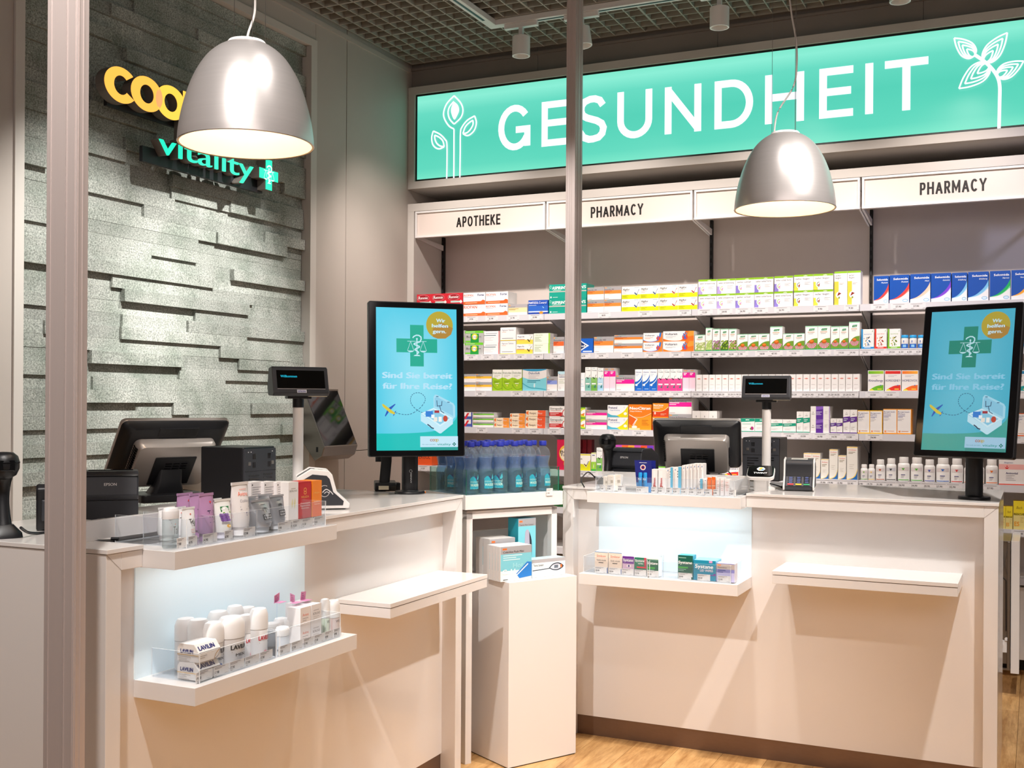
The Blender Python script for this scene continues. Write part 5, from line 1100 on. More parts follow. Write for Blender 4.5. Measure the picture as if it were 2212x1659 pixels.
# white vitamin pots and blue pots
def pot(k, px0, px1, top, col, base, sx=1.0, blue=False):
    xa, xb = onY(px0, 900, YP).x, onY(px1, 900, YP).x; r = (xb - xa) / 2 * .98; z = SZ[k] + .003; h = onY((px0 + px1) / 2, top, YP + r).z - z
    t = thing('supplement_bottle', base + ' on ' + SHN[k], 'bottle', ((xa + xb) / 2, YP + r + .002, z), 0, 'supplement bottles on the shelves')
    ch = h * (.24 if not blue else .2); bh = h - ch
    B = FLYP if not blue else WHITE
    MB().lathe([(r * .9, 0), (r, .003), (r, bh * .86), (r * .93, bh * .94), (r * .72, bh)], 20).build('body', B, t, smooth=True)
    cr = r * (.78 if not blue else .98)
    MB().lathe([(cr, bh), (cr, h - .003), (cr - .002, h)], 20).build('cap', WHITE if not blue else mat('sky_cap', '#2f9fdc', .35) if 'sky_cap' not in MATS else MATS['sky_cap'], t, smooth=True)
    # wrapped label
    n = 9; A0, A1 = -150, -30; I_ = []
    def band(z0, z1, c, a0=A0, a1=A1, rr=.0004):
        vs = []; 
        for j in range(n + 1):
            a = math.radians(a0 + (a1 - a0) * j / n); vs += [((r + rr) * math.cos(a), (r + rr) * math.sin(a), z0), ((r + rr) * math.cos(a), (r + rr) * math.sin(a), z1)]
        lab._add(vs, [(2 * j, 2 * j + 2, 2 * j + 3, 2 * j + 1) for j in range(n)], c)
    lab = MB()
    if blue: band(.02 * h, bh * .42, '#2667c4'); band(bh * .12, bh * .34, '#8fc4ea', -115, -65, .0008); band(bh * .55, bh * .75, '#6a86c4', -112, -96, .0008)
    else:
        band(bh * .06, bh * .10, col); band(bh * .58, bh * .78, '#dcdce2' if col == '#3a3a3a' else '#e9e0e0', rr=.0005)
        band(bh * .68, bh * .72, col, -104, -76, .0008); band(bh * .62, bh * .68, col, -97, -83, .0009); band(bh * .34, bh * .38, '#5a5a92', -112, -72, .0008); band(bh * .27, bh * .29, '#b5b0b8', -112, -80, .0008); band(bh * .2, bh * .22, '#b5b0b8', -112, -86, .0008)
    lab.build('label', INK, t)
for a, b, tp, c, lb in ((1858.5, 1874.5, 1003, '#6fb83a', 'small white bottle with green mark'), (1875, 1890, 1003, '#f0c81f', 'small white bottle with yellow mark'), (1891, 1912, 992.5, '#b5542a', 'white supplement bottle with brown mark'), (1913.5, 1936, 990, '#3a3a3a', 'white supplement bottle with black mark'),
                        (1938.5, 1965, 987, '#4fb02f', 'larger white bottle with green mark, left of pair'), (1966.5, 1994, 988, '#5fc04a', 'larger white bottle with green mark, right of pair'), (1996, 2020, 992.5, '#3a4fb5', 'white supplement bottle with violet blue mark'), (2021.5, 2052.5, 989, '#2a6fc8', 'widest white bottle with blue mark'),
                        (2053.5, 2081, 990.4, '#d9302f', 'white supplement bottle with red mark'), (2082.5, 2103, 998, '#f08a2a', 'white bottle with orange mark left of screen stand'), (2106, 2127, 997, '#f0a03a', 'white bottle with orange mark right of screen stand'), (2129, 2156.5, 991.7, '#ee7a2a', 'white bottle with orange mark beside the pink carton')):
    pot(4, a, b, tp, c, lb)
for i_, a in enumerate((1944.5, 1962.5, 1980.5)): pot(1, a, a + 16.5, 724, '', 'small blue and white pot, %s,' % ordw(i_, 3), blue=True)
# two tubes right of the right screen
for i_, (a, b) in enumerate(((2193, 2204), (2206, 2220))):
    xa, xb = onY(a, 700, YP + .02).x, onY(b, 700, YP + .02).x; r = (xb - xa) / 2; z = SZ[1] + .003; h = onY(a, 683, YP + .02).z - z
    t = thing('ointment_tube', 'white and blue ointment tube on second shelf, %s' % ('left one', 'right one')[i_], 'tube', ((xa + xb) / 2, YP + r + .004, z), 0, 'ointment tubes on the second shelf')
    MB().lathe([(r * .8, 0), (r * .8, .02)], 16).build('cap', MATS['sky_cap'], t, smooth=True)
    MB().loft([[(r * math.cos(2 * PI * i / 16), r * (1 - f * .93) * math.sin(2 * PI * i / 16), .02 + (h - .02) * f) for i in range(16)] for f in (0, .3, .6, .9, 1)]).build('tube_body', WHITE, t, smooth=True)
    I = Ink(2 * r * .8, h * .5); I.rect(0, 0, 1, 1, '#2f6fc8'); I.lines(.1, .7, .8, 3, .15, .05, '#fff'); I.build('label', INK, t, (-r * .8, -r * 1.005, h * .2), (1, 0, 0), (0, 0, 1), (0, -1, 0))

# ============================================================ EQUIPMENT ON THE COUNTERS
def screen_ad(I, dim=0):
    BG1, BG2, TL = ('#4ecbe6', '#93e2f3', '#00bfb9') if not dim else ('#43b4d0', '#6cc7de', '#3fa69c')
    a = I.w / I.h
    n = 16; vs = [(0.5, .52)]; cols = []
    I.rect(0, 0, 1, 1, BG1); I.n = 2
    # soft bright centre as a fan of graded colour
    ring = [(0.5 + .62 * math.cos(2 * PI * i / 24), .5 + .62 * math.sin(2 * PI * i / 24)) for i in range(24)]
    ring = [(min(1, max(0, x)), min(1, max(0, y))) for x, y in ring]
    I._a([(0.5, .52)] + ring, [[0, 1 + i, 1 + (i + 1) % 24] for i in range(24)], [[BG2, BG1, BG1]] * 24)
    I.poly([(0, 0), (0, .118)] + spl([(0, .118), (.4, .12), (.75, .14), (.95, .2), (1, .25)], 4)[1:] + [(1, 0)], TL)
    I.ell(.785, .885, .168, .168 * a, '#b9a52e', 36); I.poly([(.70, .86), (.80, .955 - .05), (.955, .865), (.93, .82), (.86, .79), (.76, .788), (.70, .80)], '#b18432')
    for t_, x, y, w_ in (('Wir', .745, .905, .11), ('helfen', .69, .868, .2), ('gern.', .70, .828, .165)): I.text(t_, x, y, .026, '#c9ecf8', w=w_, bold=.035, res=3)
    g1 = '#00aa90' if not dim else '#008a76'
    cross(I, .5, .735, .253, .084, g1); emblem(I, .5, .735, .125, '#c3ebf5', .9)
    tc = '#b5e3f7' if not dim else '#8dd0ec'
    I.text('Sind Sie bereit', .075, .505, .043, tc, w=.86, bold=.045, res=3); I.text('für Ihre Reise?', .08, .43, .043, tc, w=.85, bold=.045, res=3)
    nv = '#1f5a80'
    path = spl([(.235, .262), (.33, .25), (.42, .255), (.52, .29), (.59, .34), (.59, .375), (.53, .402), (.45, .395), (.415, .36), (.43, .32), (.5, .28), (.58, .26)], 8)
    for i in range(0, len(path) - 2, 3): I.stroke(path[i:i + 3], .007, nv); I.n -= 1
    I.n += 1
    I.poly([(.135, .292), (.225, .325), (.23, .32), (.165, .278)], '#1f56b8'); I.poly([(.13, .285), (.1, .24), (.108, .236), (.155, .272)], '#1f56b8'); I.poly([(.205, .262), (.24, .278), (.22, .25), (.2, .238)], '#1f56b8')
    I.poly([(.065, .322), (.085, .322), (.225, .262), (.215, .25), (.16, .262), (.075, .305)], '#d8c63a')
    # suitcase
    I.poly([(.70, .30), (.70, .375), (.72, .392), (.75, .388), (.95, .33), (.97, .31), (.97, .235), (.94, .215)], '#a5dcf0'); I.poly([(.715, .31), (.715, .365), (.74, .375), (.94, .318), (.945, .24)], '#8acbe6')
    I.poly([(.54, .255), (.54, .205), (.77, .118), (.79, .118), (.94, .185), (.94, .225), (.78, .165)], '#c3e9f7'); I.poly([(.54, .258), (.70, .298), (.94, .226), (.78, .165)], '#d3f0fa'); I.poly([(.58, .255), (.70, .285), (.9, .226), (.78, .18)], '#8acbe6')
    for x0, y0, x1, y1, c in ((.6, .235, .69, .275, '#2a7fd6'), (.67, .225, .71, .25, '#f3f8fb'), (.71, .262, .77, .28, '#a52a3a'), (.70, .202, .745, .232, '#f0e6da'), (.76, .2, .80, .235, '#f5f5f0')): I.rect(x0, y0, x1, y1, c)
    I.ell(.845, .222, .03, .022, '#c2432f', 10); I.stroke([(.74, .35), (.745, .31), (.80, .315), (.805, .345)], .008, '#2a4a6a'); I.stroke([(.775, .312), (.79, .275), (.83, .26)], .008, '#2a4a6a')
    I.stroke([(.62, .182), (.65, .17), (.67, .158), (.70, .152)], .014, '#1f3f5a'); I.rect(.73, .375, .76, .38, '#1f5a80'); I.rect(.87, .335, .9, .34, '#1f5a80')
    I.rect(.54, 0, 1, .02, '#0a9a92' if not dim else '#3a8f88'); I.rect(.53, .022, 1, .098, '#c3e6f6' if not dim else '#a5cfe8')
    coop(I, .652, .062, .017, ('#a5452a', '#b5622a', '#c8952a', '#c2a832'))
    I.text('vitality', .74, .034, .016, '#1f9a94', w=.17, bold=.01, res=3); I.text('Für mich und dich.', .555, .037, .008, '#3a8a9a', w=.165); cross(I, .952, .042, .022, .008, '#0d7f74'); I.ell(.952, .042, .006, .006 * a, '#c3e6f6', 8)

def monitor(lab, loc, yaw, tilt, off, zc, inkm, dim):
    t = thing('advertising_screen', lab, 'screen', loc, yaw, 'portrait screens on the counters')
    MB().lathe([(.060, 0), (.062, .004), (.060, .011), (.036, .013), (.034, .016)], 40).build('base_plate', BLACK, t, smooth=True)
    MB().rrect(-.033, .033, -.026, .026, .012, zc - loc[2] - .02, .024, 6).build('pole', BLACK, t, smooth=True)
    M = Matrix.Translation((0, off, zc - loc[2])) @ Matrix.Rotation(-tilt, 4, 'X'); 
    w_, h_ = .389, .617
    m = MB(M); pts = rrpts(-w_ / 2, w_ / 2, -h_ / 2, h_ / 2, .008, 3)
    m.prism(pts, 1, 0, .028); hs = m.build('housing', BLACK, t, bevel=.0015)
    m = MB(M); m.prism(rrpts(-w_ / 2 + .004, w_ / 2 - .004, -h_ / 2 + .004, h_ / 2 - .004, .006, 3), 1, -.0015, 0); m.build('bezel', GLOSSB, t)
    m = MB(M); m.box(-.12, .12, .028, .045, -.18, .18); m.box(-.05, .05, .045, max(.05, -off - .02), -.06, .05); m.build('rear_mount', BLACK, t, bevel=.003)
    aw, ah = .328, .568; I = Ink(aw, ah, .00015); I.clip = (0, 0, 1, 1); screen_ad(I, dim)
    R = M.to_3x3(); V = R @ Vector((0, 0, 1)); N = R @ Vector((0, -1, 0)); O = M @ Vector((-aw / 2, -.0016, -ah / 2))
    I.build('screen', inkm, t, O, (1, 0, 0), V, N)
    return t
mt = monitor('portrait advertising screen standing on the left counter', (-2.32, 3.962, ZT), math.radians(42.36), math.radians(3.38), -.124, 1.592, GLOW, 0)
I = Ink(.02, .07); I.ring(.5, .9, .3, .09, .05, '#d9d9d9', 14); 
I.build('maker_mark', INK, mt, (-.012, -.0265, .03), (1, 0, 0), (0, 0, 1), (0, -1, 0))
I = Ink(.05, .01); I.text('RENNY', 0, .2, .6, '#c9c9c9', w=.8, bold=.02); I.build('maker_name', INK, mt, (-.0055, -.0265, .084), (0, 0, -1), (1, 0, 0), (0, -1, 0))
monitor('portrait advertising screen standing on the right counter', (-.224, 4.836, ZT), math.radians(-17.45), math.radians(10.4), -.075, 1.601, GLOWR, 1)

def customer_display(lab, loc, yaw, zhead, em):
    t = thing('customer_display', lab, 'display', loc, yaw, 'pole displays on the counters')
    MB().lathe([(.05, 0), (.05, .006), (.021, .01)], 28).build('foot', WHITE, t, smooth=True)
    MB().lathe([(.0195, .008), (.0195, zhead - .05)], 28).build('pole', WHITE, t, smooth=True)
    MB().lathe([(.021, zhead - .05), (.021, zhead - .015)], 24).build('collar', BLACK, t, smooth=True)
    MB().box(-.045, .045, -.02, .02, zhead - .018, zhead - .008).build('swivel_plate', BLACK, t, bevel=.002)
    m = MB(); m.prism([(-.048, zhead + .002), (-.020, zhead + .094), (-.010, zhead + .101), (.030, zhead + .096), (.046, zhead + .03), (.034, zhead - .006), (-.036, zhead - .008)], 0, -.105, .105)
    hd = m.build('display_head', DGREY, t, bevel=.004)
    MB().box(.03, .1, -.034, .02, zhead - .0095, zhead - .007).build('underside_label', mat('cream_label', '#e6dcc0', .5) if 'cream_label' not in MATS else MATS['cream_label'], t)
    d = Vector((0, .028, .092)).normalized(); N = Vector((0, -.092, .028)).normalized(); O = Vector((-.09, -.048, zhead + .002)) + d * .016 + N * .0008
    I = Ink(.18, .072); I.rect(0, 0, 1, 1, '#060708'); I.rect(0, 0, 1, .03, '#a9a5a5'); g = I.build('display_window', colmat('gloss_print', .12) if not bpy.data.materials.get('gloss_print') else bpy.data.materials['gloss_print'], t, O, (1, 0, 0), d, N)
    I = Ink(.18, .072); I.n = 4; I.text('Willkommen', .08, .62, .13, '#19c8e6', w=.34, bold=.01); I.build('display_text', GLOW, t, O, (1, 0, 0), d, N)
    I = Ink(.036, .012); I.rect(0, 0, 1, 1, '#c9cbd8'); I.text('EPSON', .12, .22, .5, '#4a56a0', w=.76, bold=.03); I.build('badge', INK, t, Vector((-.018, -.048, zhead + .002)) + d * .002 + N * .0008, (1, 0, 0), d, N)
p = onZ(643, 1085, ZT); zd = on(650, 858, 1, p.y).z
customer_display('dark pole display showing cyan text above the left counter', (p.x, p.y, ZT), math.radians(52), zd - ZT + .012, 0)
p = onZ(1655, 1055, ZT); zd = on(1655, 866, 1, p.y).z
customer_display('grey pole display showing cyan text above the right counter', (p.x, p.y, ZT), math.radians(6), zd - ZT + .012, 0)

def printer(lab, loc, yaw, s=1.0):
    t = thing('receipt_printer', lab, 'printer', loc, yaw, 'receipt printers by the tills'); w_ = .082 * s; h = .155 * s
    m = MB(); m.prism([(0, 0), (.20 * s, 0), (.20 * s, h * .8), (.12 * s, h), (.02 * s, h), (.004, h * .93), (-.012 * s, h * .52), (-.006 * s, h * .46), (0, h * .44)], 0, -w_, w_); m.build('body', DGREY, t, bevel=.005)
    MB().box(-w_ * .98, w_ * .98, -.0012, .05, h * .905, h * .913).build('lid_gap', GLOSSB, t)
    MB().box(-w_ * .99, w_ * .99, -.0015, .02, h * .425, h * .437).build('lower_gap', GLOSSB, t)
    m = MB(); m.box(-w_ * .8, w_ * .8, .06, .075, h, h + .003); m.build('paper_slot', GLOSSB, t)
    d = Vector((0, .016 * s, h * .41)).normalized(); N = Vector((0, -h * .41, .016 * s)).normalized()
    I = Ink(.036 * s, .012 * s); I.text('EPSON', 0, .1, .75, '#d9d6d4', w=1, bold=.02); I.build('badge', INK, t, Vector((-.018 * s, -.012 * s, h * .52)) + d * h * .2 + N * .0012, (1, 0, 0), d, N)
p = onZ(238, 1128, ZT); printer('dark receipt printer beside the wide post on the left counter', (p.x, p.y, ZT), math.radians(44), 1.0)
p = onZ(1344, 1046, ZT); printer('dark receipt printer beside the barcode scanner on right counter', (p.x, p.y + .03, ZT), math.radians(-4), 1.06)

def till(lab, loc, yaw, tl, zc):
    t = thing('till_terminal', lab, 'computer', loc, yaw, 'till touch screens seen from behind')
    MB().rrect(-.13, .13, -.06, .16, 0, .028, .02, 5).build('base', BLACK, t, bevel=.003)
    M = Matrix.Translation((0, 0, zc)) @ Matrix.Rotation(tl, 4, 'X')   # +V leans to the customer
    w_, h_ = .21, .14
    m = MB(M); m.prism(rrpts(-w_, w_, -h_, h_, .02, 4), 1, .030, .046); m.build('screen_rim', SILVER, t, bevel=.003)
    m = MB(M); fr_ = lambda s_, y: [(x * s_, y, z * s_) for x, z in rrpts(-w_, w_, -h_, h_, .02, 4)]
    m.loft([fr_(.99, .030), fr_(.97, .020), [(x * .86, .0, z * .86) for x, z in rrpts(-w_, w_, -h_, h_, .03, 4)]]); m.build('rear_shell', BLACK, t, smooth=True)
    m = MB(M); m.box(-.075, .075, -.002, .018, h_ * .62, h_ * .9); m.build('camera_cover', BLACK, t, bevel=.002)
    m = MB(M); r2 = lambda s_, y: [(x * s_, y, z * s_ - .028) for x, z in rrpts(-.155, .155, -.105, .105, .022, 4)]
    m.loft([r2(1, .004), r2(1, -.022), r2(.93, -.04)]); m.build('computer_housing', SILVER, t, smooth=True)
    m = MB(M); m.box(-.075, .085, -.044, -.038, -.115, .02); m.build('rear_cover', BLACK, t, bevel=.004)
    m = MB(M)
    for i in range(12): m.box(-.157, -.150, -.034, -.008, .052 - i * .0105, .057 - i * .0105)
    tag(m.build('side_vents', GLOSSB, t), kind='stuff')
    m = MB(M)
    for i in range(3):
        for j in range(3): m.box(-.03 + j * .03, -.006 + j * .03, -.0452, -.043, -.012 - i * .012, -.008 - i * .012)
    tag(m.build('rear_vents', GLOSSB, t), kind='stuff')
    c_ = M @ Vector((0, -.03, -.05))
    m = MB(); m.loft([[(x, c_.y + y, c_.z) for x, y in rrpts(-.045, .045, -.02, .03, .012, 3)], [(x, c_.y * .7 + .02 + y, c_.z * .55) for x, y in rrpts(-.05, .05, -.025, .03, .014, 3)], [(x, .05 + y, .026) for x, y in rrpts(-.065, .065, -.04, .045, .02, 3)]]); m.build('neck', BLACK, t, smooth=True)
    m = MB(M); m.box(.152, .158, -.03, 0, -.09, .02); m.build('side_port_cover', BLACK, t, bevel=.001)
    return t
p = onZ(352, 1085, ZT); TL = till('black and silver till screen seen from behind on left counter', (p.x - .02, p.y + .06, ZT), math.radians(66), math.radians(40), .175)
p = onZ(1505, 1040, ZT); till('black and silver till screen seen from behind on right counter', (p.x, p.y, ZT), math.radians(12), math.radians(34), .165)

def cube(lab, x, y, yaw):
    t = thing('till_computer', lab, 'computer', (x, y, ZT), yaw, 'dark computer boxes beside the tills')
    w_, d, h = .18, .19, .212
    MB().rrect(0, w_, 0, d, 0, h, .008, 3).build('case', BLACK, t, bevel=.004)
    MB().rrect(.002, w_ - .002, -.006, .004, .004, h - .006, .002, 2).build('front_bezel', DGREY, t, bevel=.003)
    MB().box(.003, w_ - .003, -.0068, -.005, h * .6, h * .606).build('bezel_gap', GLOSSB, t)
    m = MB()
    for bx_ in (.045, .13):
        for k in range(3):
            for z0 in (h * .66, h * .80): m.box(bx_ + k * .006, bx_ + k * .006 + .003, -.0072, -.005, z0, z0 + h * .09)
    for k in range(2): m.box(.025, .08, -.0072, -.005, h * .52 - k * .012, h * .52 - k * .012 + .004); m.box(.105, .155, -.0072, -.005, h * .53 - k * .012, h * .53 - k * .012 + .004)
    for k in range(9): m.box(.025, .06, -.0072, -.005, h * .4 - k * .011, h * .4 - k * .011 + .004)
    tag(m.build('vent_slots', GLOSSB, t), kind='stuff')
    for bx_ in (.02, .15): MB().box(bx_, bx_ + .014, -.0076, -.005, h * .7, h * .76).build('lock_tab', STEEL, t, bevel=.001)
    for bx_ in (.02, .035, .155): MB().lathe([(.0018, 0), (.0018, .002)], 8).build('status_lamp', WHITE, t).matrix_local = Matrix.Translation((bx_, -.005, h * .92)) @ Matrix.Rotation(PI / 2, 4, 'X')
p = onZ(525.5, 967, ZT + .212); cube('dark computer box with vents in front of the stone wall', p.x, p.y, PI / 2)
p = onZ(1593.5, 945, ZT + .212); cube('dark computer box with vents in front of the medicine shelves', p.x + .012, p.y + .05, 0)

def card_terminal(lab, loc, yaw):
    t = thing('card_terminal', lab, 'card reader', loc, yaw, 'card payment terminals'); W2 = .066
    prof = [(-.085, .004), (-.088, .022), (-.045, .062), (-.03, .118), (-.018, .132), (.04, .138), (.085, .110), (.092, .03), (.085, .004)]
    m = MB(); m.prism(prof, 0, -W2 + .008, W2 - .008); m.build('body', DGREY, t, bevel=.004)
    for sx in (-1, 1):
        m = MB(); pf = [(a * 1.06, b * 1.05 - (.003 if b > .01 else .0)) for a, b in prof]
        m.prism(pf, 0, sx * W2 - .008 * (sx > 0), sx * W2 + .008 * (sx < 0)); m.build('side_shell', WHITE, t, bevel=.004)
        ip = [(a * .84 + .003, b * .8 + .012) for a, b in prof]
        m = MB(); m.prism(ip, 0, sx * W2, sx * (W2 + .0012)); m.build('side_inlay', DGREY, t)
    I = Ink(.06, .06); I.ring(.42, .5, .3, .34, .03, '#c9c4c2', 22, 60, 360); I.stroke(spl([(.3, .42), (.5, .6), (.74, .48), (.9, .3)], 4), .05, '#d6d2d0'); I.stroke(spl([(.4, .36), (.55, .46), (.7, .36)], 4), .04, '#d6d2d0')
    I.build('contactless_mark', INK, t, (-W2 - .0014, -.02, .045), (0, -1, 0), (0, 0, 1), (-1, 0, 0)) if False else I.build('contactless_mark', INK, t, (-W2 - .0014, .02, .035), (0, -1, 0), (0, 0, 1), (-1, 0, 0))
    d = Vector((0, .043, .040)).normalized(); N = Vector((0, -.040, .043)).normalized()
    I = Ink(.105, .056)
    I.rect(0, 0, 1, 1, '#4a4a52')
    for i in range(3):
        for j in range(4): I.rect(.06 + i * .32, .28 + j * .18, .30 + i * .32, .41 + j * .18, '#0e0f12'); I.rect(.11 + i * .32, .32 + j * .18, .25 + i * .32, .37 + j * .18, '#6a7fd0')
    for i, c in enumerate(('#d9363f', '#e6c23a', '#2fa06a')): I.rect(.06 + i * .32, .06, .30 + i * .32, .2, c)
    I.build('keypad', INK, t, Vector((-.0525, -.088, .022)) + N * .0015, (1, 0, 0), d, N)
    d = Vector((0, .015, .056)).normalized(); N = Vector((0, -.056, .015)).normalized()
    I = Ink(.105, .052); I.rect(0, 0, 1, 1, '#0b0c10'); I.build('screen', bpy.data.materials['gloss_print'], t, Vector((-.0525, -.045, .062)) + N * .0015, (1, 0, 0), d, N)
    I = Ink(.07, .04); I.rect(0, 0, 1, 1, '#d9d6cf'); I.rect(.1, .3, .9, .7, '#b5b2aa'); d = Vector((0, .058, .006)).normalized(); I.build('paper_slot', INK, t, (-.035, -.014, .1335), (1, 0, 0), d, (0, -.1, 1))
p = onZ(1722, 1060, ZT); card_terminal('card terminal with keypad beside the white square reader', (p.x, p.y + .05, ZT), math.radians(8))
p = onZ(700, 1100, ZT); card_terminal('card terminal seen from its side beside the hand creams', (p.x - .03, p.y + .03, ZT), math.radians(128))

p = onZ(1640, 1062, ZT); t = thing('payment_beacon', 'white square reader with glossy black lid on the right counter', 'card reader', (p.x, p.y + .03, ZT), math.radians(8))
MB().rrect(-.03, .03, -.02, .04, 0, .065, .012, 4).build('stand', WHITE, t, smooth=True)
M = Matrix.Translation((0, 0, .078)) @ Matrix.Rotation(math.radians(24), 4, 'X')
m = MB(M); m.rrect(-.058, .058, -.052, .052, -.010, .006, .022, 6); m.build('white_housing', WHITE, t, bevel=.003)
m = MB(M); m.rrect(-.055, .055, -.049, .049, .006, .012, .02, 6); m.build('black_lid', GLOSSB, t, bevel=.002)
I = Ink(.11, .1); hx = [(.5 + .17 * math.cos(math.radians(60 * i)), .64 + .19 * math.sin(math.radians(60 * i))) for i in range(6)]
I.poly(hx, '#f2f4f6'); I.poly([(.40, .60), (.5, .74), (.56, .66), (.48, .54)], '#f3a53a'); I.poly([(.5, .56), (.56, .66), (.64, .62), (.56, .5)], '#3f9ad8'); I.poly([(.42, .7), (.5, .78), (.6, .72), (.5, .66)], '#e8e04a')
I.text('TWINT', .24, .2, .13, '#f3f3f3', w=.52, bold=.03); R3 = M.to_3x3(); I.build('lid_print', INK, t, M @ Vector((-.055, -.05, .0125)), R3 @ Vector((1, 0, 0)), R3 @ Vector((0, 1, 0)), R3 @ Vector((0, 0, 1)))

def scanner(lab, loc, yaw, hh=.2):
    t = thing('barcode_scanner', lab, 'scanner', loc, yaw, 'barcode scanners on stands')
    MB().loft([[(x, y, 0) for x, y in rrpts(-.045, .045, -.05, .06, .03, 5)], [(x, y, .012) for x, y in rrpts(-.043, .043, -.048, .058, .03, 5)], [(x * .5, y * .5, .035) for x, y in rrpts(-.045, .045, -.05, .06, .03, 5)]]).build('foot', BLACK, t, smooth=True)
    pts = spl([(0, 0, .02), (0, .01, hh * .3), (0, .022, hh * .6), (0, .012, hh * .85)], 4)
    rr = [.024, .022, .02, .019, .0175, .017, .0165, .017, .018, .019, .021, .024, .028][:len(pts)]
    rings = []
    for q, r in zip(pts, rr): rings.append([(r * 1.05 * math.cos(2 * PI * k / 14), q[1] + r * math.sin(2 * PI * k / 14), q[2]) for k in range(14)])
    MB().loft(rings).build('handle', BLACK, t, smooth=True)
    MB().lathe([(.012, hh * .78), (.032, hh * .84), (.040, hh * .93), (.0405, hh * 1.02), (.036, hh * 1.1), (.024, hh * 1.15), (.004, hh * 1.16)], 22, 0, .005).build('scan_head', BLACK, t, smooth=True)
    MB().lathe([(.0412, hh * 1.005), (.0412, hh * 1.02)], 22, 0, .005, caps=False).build('head_seam', GLOSSB, t, smooth=True)
    m = MB(); m.box(-.022, .022, -.034, -.026, hh * .9, hh * 1.05); m.build('scan_window', GLOSSB, t, bevel=.003)
p = onZ(1290, 1046, ZT); scanner('black barcode scanner on its stand at the right counter', (p.x + .03, p.y + .05, ZT), math.radians(10), .2)
p = onZ(8, 1160, ZT); scanner('black barcode scanner on its stand at the left picture edge', (p.x, p.y, ZT), math.radians(60), .2)
p = onZ(84, 1150, ZT); t = thing('handset_cradle', 'dark handset cradle between scanner and wide post', 'cradle', (p.x, p.y + .05, ZT), math.radians(46))
m = MB(); m.prism([(0, 0), (.12, 0), (.12, .1), (.0, .135), (-.02, .12)], 0, -.045, .045); m.build('body', BLACK, t, bevel=.006); MB().box(-.03, .03, -.022, .0, .03, .09).build('front_plate', DGREY, t, bevel=.003)
def cable(lab, pts, r, m_, grp='cables on the counters'):
    P0 = Vector(pts[0]); t = thing('cable', lab, 'cable', P0, 0, grp)
    MB().tube(spl([Vector(q) - P0 for q in pts], 6), r, 8).build('sheath', m_, t, smooth=True)
    MB().tube([Vector(pts[-1]) - P0, Vector(pts[-1]) - P0 + (Vector(pts[-1]) - Vector(pts[-2])).normalized() * .02], r * 1.8, 8).build('plug', BLACK, t, smooth=True)
zq = lambda u, v, h=.004: tuple(onZ(u, v, ZT + h))
cable('thick black cable from the left scanner towards the post', [zq(45, 1140, .03), zq(60, 1150, .012), zq(80, 1152), zq(100, 1150)], .004, BLACK)
cable('grey looped cable on the worktop beside the wide post', [zq(186, 1152), zq(205, 1160), zq(228, 1158), zq(244, 1148), zq(246, 1136, .01), zq(236, 1128, .012)], .003, DGREY)
cable('pale cable on the worktop beside the wide post', [zq(184, 1146), zq(196, 1158), zq(214, 1164), zq(240, 1164)], .0025, WHITE)
cable('black coiled cable standing against the left printer', [zq(206, 1146), zq(203, 1130, .03), zq(215, 1122, .045), zq(232, 1124, .04), zq(240, 1140, .02), zq(232, 1152, .006)], .0035, BLACK)
cable('black cable loop behind the lip care tray', [zq(1262, 1052), zq(1256, 1036, .03), zq(1270, 1020, .05), zq(1284, 1030, .03)], .003, BLACK)
cable('black cable loop under the right till screen', [zq(1545, 1034), zq(1555, 1022, .03), zq(1572, 1018, .035), zq(1584, 1032, .01)], .003, BLACK)
cable('black cable between white reader and card terminal', [zq(1664, 1045, .03), zq(1676, 1048, .02), zq(1688, 1052, .01)], .003, BLACK)
# handset arm behind the left screen
p = onZ(832, 1060, ZT); t = thing('arm_stand', 'black charging base with slim arm beside the left screen', 'stand', (p.x, p.y, ZT), math.radians(35))
m = MB(); m.prism([(-.035, 0), (.04, 0), (.05, .03), (.045, .042), (-.04, .036), (-.05, .026)], 0, -.045, .045); m.build('base', BLACK, t, bevel=.004)
MB().box(-.03, .012, -.0505, -.048, .008, .024).build('label', MATS['cream_label'], t)
MB().box(.045, .062, -.03, .03, .002, .035).build('connector', BLACK, t, bevel=.003)
m = MB(); m.loft([[(x - .004, y, .03) for x, y in rrpts(-.022, .022, -.012, .012, .006, 3)], [(x + .004, y, .12) for x, y in rrpts(-.022, .022, -.012, .012, .006, 3)], [(x + .006, y + .02, .34) for x, y in rrpts(-.022, .022, -.012, .012, .006, 3)]]); m.build('arm', BLACK, t, smooth=True)
m = MB(); m.rrect(-.04, .03, .03, .05, .12, .36, .01, 3); m.build('handset', BLACK, t, bevel=.003)
